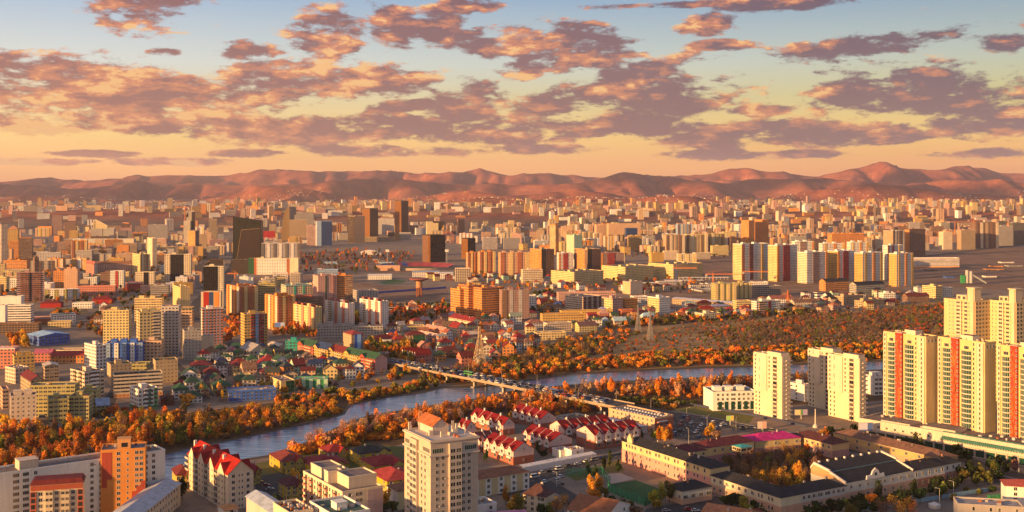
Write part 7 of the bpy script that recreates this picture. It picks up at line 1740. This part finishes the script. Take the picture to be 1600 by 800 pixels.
# ================================================================== trees
nr = np.random.default_rng(3)
def crown_np(n, rx, rz, zc, lobes, size, flat_=1.0, seed=0, sparse=0.0):
    """leaf clumps: small quads spread through several overlapping lobes"""
    g = np.random.default_rng(seed); L_ = []
    for i in range(lobes):
        a = g.uniform(0, 6.28); r = g.uniform(.15, .62) * rx; L_.append((r * math.cos(a), r * math.sin(a), zc + g.uniform(-.5, .55) * rz, g.uniform(.38, .62) * rx, g.uniform(.34, .55) * rz))
    L_.append((0, 0, zc, .6 * rx, .85 * rz)); L_ = np.array(L_)
    k = g.integers(0, len(L_), n); d = g.normal(size=(n, 3)); d /= np.linalg.norm(d, axis=1)[:, None]; rad = g.uniform(.55, 1.08, n) ** .6
    c = L_[k, :3] + d * rad[:, None] * np.stack([L_[k, 3], L_[k, 3], L_[k, 4]], 1)
    c[:, 2] = np.maximum(c[:, 2], .25)
    nrm = d + g.normal(size=(n, 3)) * .55; nrm /= np.linalg.norm(nrm, axis=1)[:, None]
    u = np.cross(nrm, g.normal(size=(n, 3))); u /= np.linalg.norm(u, axis=1)[:, None]; v = np.cross(nrm, u)
    s = size * g.uniform(.6, 1.35, n)[:, None]
    q = np.stack([c - u * s - v * s * .7, c + u * s * .8 - v * s, c + u * s + v * s * .75, c - u * s * .7 + v * s], 1)   # n,4,3
    lob = g.uniform(.8, 1.2, len(L_))[k]; col = lob * g.uniform(.72, 1.3, n)
    hue = g.uniform(-1, 1, n)
    return q, col, hue
def trunk_mb(h, r, branches=4, seed=0, col=(1, 1, 1)):
    g = random.Random(seed); mb = MB(); mb.cyl(0, 0, r, -.3, h * .5, BARK, col, 6, r * .65, top=False); mb.cyl(0, 0, r * .65, h * .5, h * .9, BARK, col, 6, r * .2, top=False)
    for i in range(branches):
        a = g.uniform(0, 6.28); z = h * g.uniform(.3, .65); L_ = h * g.uniform(.2, .35); mb.beam((0, 0, z), (L_ * .6 * math.cos(a), L_ * .6 * math.sin(a), z + L_ * .8), r * .5, BARK, col, r * .15)
    return mb
def leafmesh(q, col, hue, name):
    n = len(q); v = q.reshape(-1, 3); me = bpy.data.meshes.new(name); me.vertices.add(4 * n); me.vertices.foreach_set('co', v.astype(np.float32).ravel())
    me.loops.add(4 * n); me.loops.foreach_set('vertex_index', np.arange(4 * n, dtype=np.int32)); me.polygons.add(n); me.polygons.foreach_set('loop_start', np.arange(0, 4 * n, 4, dtype=np.int32)); me.polygons.foreach_set('loop_total', np.full(n, 4, dtype=np.int32))
    c3 = col[:, None] * np.stack([1 + .05 * hue, 1 + .22 * hue, 1 - .1 * hue], 1) if col.ndim == 1 else col
    c4 = np.concatenate([c3, np.ones((n, 1))], 1); ca = me.color_attributes.new('Col', 'FLOAT_COLOR', 'CORNER'); ca.data.foreach_set('color', np.repeat(c4, 4, 0).astype(np.float32).ravel())
    me.materials.append(LEAF); me.update(calc_edges=True); me.validate(); return me
# kinds: (height, crown radius, crown half height, centre height)
KIND = {'round': (8, 3.4, 3.3, 4.6), 'poplar': (12.5, 2.6, 5.4, 7.0), 'bush': (3.2, 2.6, 1.6, 1.6), 'bare': (11, 2.9, 4.6, 6.5), 'pine': (9, 2.3, 4.2, 4.9)}
PROT = {}
for kd, (h, rx, rz, zc) in KIND.items():
    PROT[kd] = []
    for s in range(3):
        nn = {'round': 820, 'poplar': 880, 'bush': 420, 'bare': 400, 'pine': 620}[kd]
        q, c, hu = crown_np(nn, rx, rz, zc, {'bush': 5, 'pine': 2}.get(kd, 8), {'bare': .17}.get(kd, .29), seed=s + 10 * len(PROT))
        if kd == 'pine': # cone
            cc = q.mean(1); k = np.clip(1.25 - (cc[:, 2] - .8) / 8.2, .12, 1.1); sh = cc.copy(); sh[:, :2] *= k[:, None]; q = q + (sh - cc)[:, None, :]
        me = leafmesh(q, c, hu, 'crown'); tm = trunk_mb(h, .24 if kd != 'bare' else .2, {'bare': 16, 'poplar': 6}.get(kd, 5), s, (1, 1, 1)).mesh('trunk')
        lq = crown_np({'round': 170, 'poplar': 180, 'bush': 80, 'bare': 110, 'pine': 110}[kd], rx, rz, zc, 5, {'bare': .32}.get(kd, .64), seed=s + 77)
        if kd == 'pine':
            q2 = lq[0]; cc = q2.mean(1); k = np.clip(1.25 - (cc[:, 2] - .8) / 8.2, .12, 1.1); sh = cc.copy(); sh[:, :2] *= k[:, None]; lq = (q2 + (sh - cc)[:, None, :], lq[1], lq[2])
        PROT[kd].append((me, tm, lq))
TC = {'orange': (.74, .27, .035), 'golden': (.68, .36, .05), 'rusty red': (.56, .15, .03), 'olive green': (.17, .16, .035), 'brown': (.25, .15, .1), 'dark green': (.05, .075, .025), 'pale pinkish': (.75, .42, .24), 'yellow green': (.3, .26, .04)}
TREES = []
def tree(px, py, kd, col, s, z=0, free=False):
    p = P(px, py)
    if taken(p.x, p.y, 1.0 if not free else .2): return
    TREES.append((p.x, p.y, z, kd, col, s, px, py))
def wood(poly, sp, kinds, cols, sz=(.75, 1.25), free=False):
    """trees scattered over a ground area given by its outline in the photo; sp = spacing in metres"""
    w = [P(*p) for p in poly]; pl = [(p.x, p.y) for p in w]; xs = [p[0] for p in pl]; ys = [p[1] for p in pl]; y = min(ys)
    while y < max(ys):
        x = min(xs)
        while x < max(xs):
            X, Y = x + rnd.uniform(-.5, .5) * sp, y + rnd.uniform(-.5, .5) * sp
            if inpoly(X, Y, pl) and not taken(X, Y, 1.0):
                n_ = float(vnoise(np.array([X / 22.]), np.array([Y / 22.]))[0]); ci = min(len(cols) - 1, int(n_ * len(cols) * .999)) if rnd.random() < .6 else rnd.randrange(len(cols))
                px, py = proj((X, Y, 0)); TREES.append((X, Y, 0, rnd.choice(kinds), cols[ci], rnd.uniform(*sz), px, py))
            x += sp
        y += sp
ORA = ['orange', 'golden', 'brown', 'orange', 'rusty red', 'olive green', 'golden', 'yellow green', 'orange']
# north bank, left
wood([(-60, 782), (-60, 700), (0, 692), (130, 672), (260, 656), (330, 650), (330, 690), (259, 703), (150, 728), (0, 765)], 5.2, ['round', 'round', 'poplar', 'bush', 'bare'], ORA, (.55, 1.35))
wood([(330, 651), (420, 640), (520, 634), (536, 645), (500, 655), (400, 677), (330, 690)], 5.0, ['round', 'bush', 'bare', 'bush'], ['golden', 'olive green', 'golden', 'orange', 'brown'], (.7, 1.1))
wood([(545, 632), (540, 624), (610, 608), (680, 600), (688, 604), (640, 614), (575, 626)], 4.8, ['bush', 'round', 'bush'], ['golden', 'olive green', 'golden', 'orange', 'yellow green'], (.7, 1.05))
wood([(430, 632), (520, 618), (560, 612), (548, 622), (440, 642)], 6, ['bush', 'round'], ['golden', 'orange', 'olive green'])
# south bank
wood([(433, 716), (440, 706), (540, 684), (640, 662), (640, 682), (560, 696), (470, 714)], 4.8, ['bush', 'round', 'bush'], ['orange', 'golden', 'orange', 'rusty red', 'golden'], (.8, 1.25))
wood([(440, 712), (480, 700), (540, 678), (600, 667), (600, 676), (480, 707)], 7, ['bare', 'bare', 'round'], ['pale pinkish', 'pale pinkish', 'orange'], (.9, 1.25))
wood([(560, 674), (625, 656), (700, 646), (765, 634), (800, 629), (870, 622), (930, 624), (900, 632), (800, 640), (740, 652), (700, 668), (640, 674)], 5.4, ['round', 'bare', 'bush', 'poplar', 'bare'], ['orange', 'pale pinkish', 'orange', 'brown', 'orange', 'rusty red'], (.8, 1.2))
wood([(800, 640), (870, 634), (910, 628), (940, 640), (860, 652), (800, 656)], 6, ['bush', 'round', 'bare'], ['brown', 'orange', 'golden', 'rusty red'], (.8, 1.1))
# between the upper river and the avenue
wood([(880, 616), (935, 611), (1062, 606), (1180, 602), (1262, 597), (1300, 596), (1240, 602), (1180, 608), (1100, 624), (1010, 622), (950, 618)], 5.6, ['round', 'bare', 'bare', 'poplar', 'bush'], ['orange', 'pale pinkish', 'brown', 'orange', 'orange', 'brown'], (.8, 1.2))
wood([(960, 628), (940, 620), (1010, 622), (1090, 630), (1050, 640)], 6, ['bush'], ['golden', 'brown', 'olive green'])
# north bank of the upper river and the bush land
wood([(745, 602), (770, 590), (850, 572), (985, 563), (1100, 553), (1262, 545), (1400, 540), (1500, 535), (1500, 558), (1262, 567), (1100, 572), (987, 577), (892, 582), (825, 592), (790, 600)], 6.2, ['round', 'bush', 'round'], ['orange', 'rusty red', 'orange', 'olive green', 'golden', 'brown'], (.8, 1.2))
wood([(650, 592), (700, 582), (780, 565), (850, 545), (900, 530), (940, 540), (960, 552), (850, 572), (780, 590), (700, 600)], 6.5, ['bush', 'bush', 'round', 'bare'], ['brown', 'orange', 'olive green', 'brown', 'golden'], (.8, 1.1))
wood([(900, 528), (960, 508), (1000, 520), (960, 545)], 9, ['bush', 'bush'], ['brown', 'olive green', 'orange'])
wood([(1130, 545), (1100, 520), (1250, 492), (1340, 488), (1480, 474), (1640, 468), (1640, 532), (1400, 540), (1262, 546)], 6.8, ['bush', 'bush', 'bush', 'bush', 'bare'], ['brown', 'brown', 'brown', 'olive green', 'brown', 'rusty red'], (.55, 1.05))
wood([(940, 505), (1080, 492), (1250, 488), (1340, 484), (1240, 494), (1090, 503), (1000, 512)], 9, ['bush', 'round'], ['brown', 'olive green', 'orange'], (.9, 1.3))
wood([(960, 548), (1010, 520), (1090, 506), (1200, 496), (1130, 520), (1130, 545), (1000, 562)], 11, ['bush'], ['brown', 'rusty red', 'olive green', 'brown'], (.4, .8))
# town trees: groups seen in the photo
for poly, sp, kd, cs in (
    ([(540, 500), (600, 480), (700, 478), (705, 500), (640, 512), (560, 515)], 11, ['round', 'poplar'], ['dark green', 'orange', 'rusty red', 'olive green']),
    ([(430, 400), (560, 392), (650, 396), (640, 408), (600, 425), (520, 432), (450, 425)], 30, ['round', 'poplar'], ['orange', 'olive green', 'rusty red', 'brown']),
    ([(120, 515), (155, 490), (210, 485), (165, 530)], 12, ['round'], ['orange', 'olive green', 'brown']), ([(420, 525), (440, 510), (500, 505), (495, 530)], 10, ['round', 'poplar'], ['orange', 'rusty red', 'golden']),
    ([(345, 540), (350, 505), (375, 490), (372, 530)], 11, ['round'], ['orange', 'rusty red']), ([(20, 545), (10, 530), (40, 525), (44, 545)], 8, ['poplar', 'round'], ['orange', 'golden']),
    ([(600, 560), (560, 548), (590, 540), (640, 545), (660, 570), (640, 575)], 8, ['round', 'poplar'], ['orange', 'olive green', 'golden']), ([(75, 500), (90, 488), (120, 490), (115, 505)], 9, ['round'], ['orange', 'olive green']),
    ([(250, 640), (240, 632), (400, 612), (530, 600), (650, 582), (640, 592), (500, 612), (400, 622)], 10, ['round', 'bare', 'poplar', 'bush'], ['orange', 'brown', 'golden', 'olive green']),
    ([(100, 660), (95, 650), (130, 650), (220, 640), (225, 648)], 8, ['round', 'bush'], ['rusty red', 'orange', 'olive green']), ([(0, 680), (0, 662), (60, 668), (60, 676)], 8, ['round'], ['orange', 'golden']),
    ([(262, 622), (300, 580), (345, 555), (440, 555), (560, 590), (400, 610)], 24, ['round', 'pine', 'bush'], ['dark green', 'olive green', 'orange']),
    ([(590, 545), (640, 510), (800, 500), (840, 540), (760, 570), (640, 560)], 24, ['round', 'bush', 'poplar'], ['olive green', 'orange', 'rusty red', 'brown']),
    ([(800, 470), (860, 455), (885, 480), (850, 500)], 12, ['round'], ['dark green', 'olive green', 'orange']), ([(900, 520), (940, 500), (1100, 500), (1170, 492), (1170, 502), (1000, 510)], 13, ['bush', 'round'], ['brown', 'olive green', 'orange']),
    ([(-20, 470), (-20, 400), (330, 400), (330, 440), (200, 480)], 24, ['round'], ['olive green', 'dark green', 'orange', 'brown']), ([(780, 455), (700, 430), (900, 420), (1100, 440), (1100, 460)], 26, ['round', 'bush'], ['olive green', 'orange', 'brown']),
    ([(820, 400), (1150, 380), (1450, 390), (1300, 395), (1100, 405)], 34, ['round'], ['olive green', 'brown', 'dark green']), ([(240, 445), (220, 470), (300, 475), (290, 450)], 20, ['round'], ['olive green', 'orange'])):
    wood(poly, sp, kd, cs, (.8, 1.2))
wood([(700, 600), (640, 597), (700, 588), (760, 596)], 9, ['round', 'bush'], ['orange', 'brown'], (.6, 1.0))
wood([(1128, 738), (1180, 722), (1235, 714), (1292, 724), (1264, 764), (1190, 772)], 6.0, ['bare', 'bare', 'round', 'poplar', 'bare'], ['brown', 'brown', 'golden', 'brown', 'olive green'], (.75, 1.1))
# nearest trees, placed one by one: px py kind colour scale
for row in '''228 812 round olive|245 800 poplar orange|262 790 round golden|275 792 poplar olive|238 822 round olive|285 782 poplar dark|256 806 round orange|455 772 round olive|462 765 poplar golden|470 775 poplar olive|450 755 bush dark|480 770 bush dark|430 790 round dark|440 800 bush olive|410 800 round dark|590 800 poplar orange|604 795 poplar golden|612 802 round olive|598 812 round dark|585 808 bush olive|620 792 bush dark|640 812 round dark
800 800 round golden|790 790 poplar golden|806 792 round golden|812 808 poplar olive|858 806 round olive|848 812 round dark|870 812 bare brown|880 806 bare golden|888 812 bare brown|868 800 round golden|924 782 poplar golden|936 778 poplar golden|930 790 round orange|945 786 round olive|958 796 round dark|972 800 round dark|984 806 round olive|950 806 round brown|918 798 bush brown|966 812 round brown|992 812 round brown
1020 792 round green|1028 796 round green|1034 788 poplar green|1046 785 poplar olive|918 742 pine dark|944 735 pine dark|953 728 pine dark|966 738 pine dark|930 748 pine dark|1135 793 round dark|1142 796 round dark|1150 792 round dark|1163 800 round green|1178 806 round dark|1190 812 round dark|1200 820 round dark|1172 814 round green|1010 700 bush dark|760 722 pine dark|840 708 pine dark|848 712 bush dark|1002 690 pine dark
1030 692 poplar orange|1038 694 poplar golden|1046 692 poplar orange|1024 688 round olive|1105 684 round orange|1112 680 round golden|1120 690 round brown|1050 718 round olive|1056 722 round orange|1064 726 pine orange|1080 736 round golden|1086 742 round golden|1092 738 round golden|1076 728 round orange
1140 750 bare brown|1150 742 bare brown|1162 752 bare brown|1175 748 bare brown|1152 760 round golden|1165 762 round golden|1182 756 bare brown|1195 750 bare brown|1208 745 bare brown|1220 752 bare brown|1232 744 bare brown|1245 748 round golden|1258 756 bare brown|1240 732 bare golden|1228 726 bare orange|1250 722 round orange|1262 736 bare brown|1272 742 round golden|1280 730 bare orange|1215 732 bare brown|1200 736 bare brown|1188 730 bare brown|1250 765 round golden|1256 700 poplar golden|1262 706 round orange|1290 682 round orange|1300 686 round dark|1310 690 round dark|1284 688 round golden|1318 684 round dark
1275 806 round dark|1288 812 round dark|1298 804 round dark|1262 812 round dark|1310 806 round dark|1322 800 round green|1334 796 round dark|1345 790 round dark|1352 800 round dark|1362 792 round orange|1372 786 poplar dark|1380 795 round dark|1368 804 round dark|1340 808 round dark|1330 812 round olive|1405 782 round dark|1415 788 round dark|1428 780 poplar dark|1410 796 round dark|1438 786 round dark|1422 798 round olive|1395 790 round dark|1456 774 round dark|1465 766 round dark|1474 772 round olive|1482 764 round dark|1490 770 round dark|1498 762 round dark|1470 780 round dark
1506 756 round olive|1518 752 poplar dark|1526 760 round olive|1535 752 round olive|1545 758 round olive|1552 748 poplar olive|1560 752 round dark|1530 742 round olive|1515 742 round dark|1572 742 round dark|1548 736 round dark|1586 738 round brown|1500 748 round dark|1510 770 bush olive|1530 772 bush olive|1550 768 bush dark|1490 782 bush olive|1408 702 round dark|1416 698 round dark|1430 706 poplar dark|1440 712 poplar dark|1486 716 round dark|1494 712 round dark|1500 720 round dark|1510 722 round dark|1556 738 round dark|1562 732 round dark|1336 680 round dark|1380 700 bush dark
1385 812 bare brown|1395 806 bare golden|1402 812 bare brown|1418 806 bare golden|1426 812 bare orange|1376 812 bare brown|1408 818 bare golden'''.replace('\n', '|').split('|'):
    a = row.split(); c = {'olive': 'olive green', 'dark': 'dark green', 'green': 'yellow green'}.get(a[3], a[3]); tree(float(a[0]), float(a[1]), a[2], c, rnd.uniform(.85, 1.15), free=True)
TREES.sort(key=lambda t: -(KIND[t[3]][0] * t[5] / math.hypot(t[0], t[1])) if -30 < t[6] < 1630 else 1)
TL = []; nb_, nt_ = 0, 0
rest = []
for t in TREES:
    bush = t[3] == 'bush'
    if (bush and nb_ < 120) or (not bush and nt_ < 290):
        if bush: nb_ += 1
        else: nt_ += 1
        me, tm, _ = PROT[t[3]][rnd.randrange(3)]; p = (t[0], t[1], t[2])
        r = empty('bush' if bush else ('pine_tree' if t[3] == 'pine' else 'tree'), p, rnd.uniform(0, 6.28)); s = t[5]; r.scale = (s * rnd.uniform(.9, 1.1), s * rnd.uniform(.9, 1.1), s)
        a = bpy.data.objects.new('crown', me); b = bpy.data.objects.new('trunk', tm)
        for o in (a, b): COL.objects.link(o); o.parent = r
        k = rnd.uniform(.6, 1.25); c = TC[t[4]]; a.color = (c[0] * k, c[1] * k * rnd.uniform(.88, 1.12), c[2] * k, 1)
        TL.append(dict(o=r, px=t[6], py=t[7], kind=t[3], col=t[4], s=s))
    else: rest.append(t)
print('trees', len(TREES), 'rest', len(rest))
Q, Cc = [], []
tr = MB()
for (x, y, z, kd, col, s, px, py) in rest:
    q, c, hu = PROT[kd][rnd.randrange(3)][2]
    if y > 1500: k_ = slice(0, max(20, int(len(q) * .5))); q = q[k_]; c = c[k_]; hu = hu[k_]; grow = 1.3
    else: grow = 1.0
    a = rnd.uniform(0, 6.28); ca_, sa_ = math.cos(a) * s, math.sin(a) * s
    m = q.mean(1, keepdims=True); q = m + (q - m) * grow
    w = np.stack([q[..., 0] * ca_ - q[..., 1] * sa_ + x, q[..., 0] * sa_ + q[..., 1] * ca_ + y, q[..., 2] * s], -1); Q.append(w)
    b = np.array(TC[col]) * rnd.uniform(.6, 1.25) * np.array([1, rnd.uniform(.8, 1.25), 1]); Cc.append(b[None, :] * (c[:, None] * np.stack([1 + .05 * hu, 1 + .22 * hu, 1 - .1 * hu], 1)))
    if kd != 'bush' and y < 1300:
        h = KIND[kd][0] * s; tr.cyl(x, y, .17, 0, h * .75, BARK, (1, 1, 1), 3, .06, top=False)
me = leafmesh(np.concatenate(Q), np.concatenate(Cc), None, 'woodland'); o = bpy.data.objects.new('woodland', me); COL.objects.link(o); tag(o, kind='stuff'); tag(tr.build('woodland_trunks'), kind='stuff')
# ================================================================== haze
mb = MB(); hm = bpy.data.materials.new('haze'); hm.use_nodes = True; nt = hm.node_tree
for n in list(nt.nodes):
    if n.type != 'OUTPUT_MATERIAL': nt.nodes.remove(n)
vs = nt.nodes.new('ShaderNodeVolumePrincipled'); vs.inputs['Density'].default_value = HAZE; vs.inputs['Color'].default_value = (.94, .84, .98, 1); vs.inputs['Anisotropy'].default_value = .25
nt.links.new(vs.outputs[0], [n for n in nt.nodes if n.type == 'OUTPUT_MATERIAL'][0].inputs['Volume'])
X_, Y0_, Y1_, Z0_, Z1_ = 34000, -2500, 26500, -30, 900
vv = [(-X_, Y0_, Z0_), (X_, Y0_, Z0_), (X_, Y1_, Z0_), (-X_, Y1_, Z0_), (-X_, Y0_, Z1_), (X_, Y0_, Z1_), (X_, Y1_, Z1_), (-X_, Y1_, Z1_)]
for f in ((3, 2, 1, 0), (4, 5, 6, 7), (0, 1, 5, 4), (1, 2, 6, 5), (2, 3, 7, 6), (3, 0, 4, 7)): mb.face([vv[i] for i in f], hm)
tag(mb.build('haze'), kind='stuff')
# ================================================================== labels
def where(px, py, skip=None):
    best = None
    for (t, x, y) in LM:
        if t == skip: continue
        d = math.hypot(px - x, (py - y) * 1.6)
        if best is None or d < best[0]: best = (d, t, x, y)
    d, t, x, y = best
    if abs(px - x) > abs(py - y) * 1.3: s = 'left of ' if px < x else 'right of '
    else: s = 'behind ' if py < y else 'in front of '
    return s + t
def ordn(i): return {0: 'leftmost', 1: 'second from left', 2: 'third from left'}.get(i, '%s from left' % (['', '', '', 'fourth', 'fifth', 'sixth', 'seventh', 'eighth', 'ninth', 'tenth', 'eleventh', 'twelfth'][i] if i < 12 else '%dth' % (i + 1)))
def unique(items):
    by = {}
    for it in items: by.setdefault(it['lab'], []).append(it)
    for lab, q in by.items():
        if len(q) > 1:
            q.sort(key=lambda t: t['px'])
            for i, t in enumerate(q): t['lab'] = lab + ', ' + ordn(i)
items = []
SK = {'apartment_block': 'block', 'tower_block': 'tower', 'house': 'house', 'villa': 'villa'}
for r in REG:
    if r['label']:
        tag(r['o'], r['label'], r['cat'] or SK.get(r['name'], r['name'].replace('_', ' ')), r['group'])
        continue
    n = r['n']; st = NUM[n] if n < 26 else str(n); kd = SK[r['name']]
    if r['roof'] in ('hip', 'gable', 'metal'): lab = '%s %s floor house, %s roof,' % (r['col'], st, r['rcol']); cat, g = 'house', 'houses scattered through the town'
    else:
        lab = '%s %s storey %s%s' % (r['col'], st, kd if kd != 'house' else 'building', '' if not r['bays'] else ' with striped bays' if len(where(r['px'], r['py']).split()) < 7 else ', striped,'); cat, g = ('tower', 'tower blocks of the distant town') if kd == 'tower' else ('apartment block', 'apartment blocks of the town')
    items.append(dict(o=r['o'], px=r['px'], lab=lab + ' ' + where(r['px'], r['py']), cat=cat, g=g))
for v in VEH:
    nm = {'saloon': 'saloon car', 'suv': 'off-road car', 'van': 'van', 'bus': 'bus'}[v['kind']]
    items.append(dict(o=v['o'], px=v['px'], lab='%s %s %s' % (v['col'], nm, v['where']), cat='bus' if v['kind'] == 'bus' else 'van' if v['kind'] == 'van' else 'car', g=v['group']))
for t in TL:
    nm = {'round': 'rounded tree', 'poplar': 'tall narrow tree', 'bush': 'bush', 'bare': 'half bare tree', 'pine': 'conical tree'}[t['kind']]
    items.append(dict(o=t['o'], px=t['px'], lab='%s %s %s' % (t['col'], nm, where(t['px'], t['py'])), cat='bush' if t['kind'] == 'bush' else 'tree', g='bushes along the river' if t['kind'] == 'bush' else 'trees of the riverside and streets'))
for l in LAMPS:
    q = proj(l.location); items.append(dict(o=l, px=q[0], lab='slender street lamp ' + ('on the bridge' if l.location.z > 5 else where(*q)), cat='street lamp', g=l['group']))
for it in items:
    w_ = it['lab'].split()
    if len(w_) > 13 and 'striped' in w_: it['lab'] = it['lab'].replace(', striped,', '').replace(' with striped bays', '')
    if len(w_) > 12 and 'floor' in w_: it['lab'] = it['lab'].replace(' two floor', '').replace(' three floor', '').replace(' four floor', '')
unique(items)
for it in items: tag(it['o'], it['lab'], it['cat'], it['g'])
print('objects', len(bpy.data.objects), 'items', len(REG), len(VEH), len(TL))
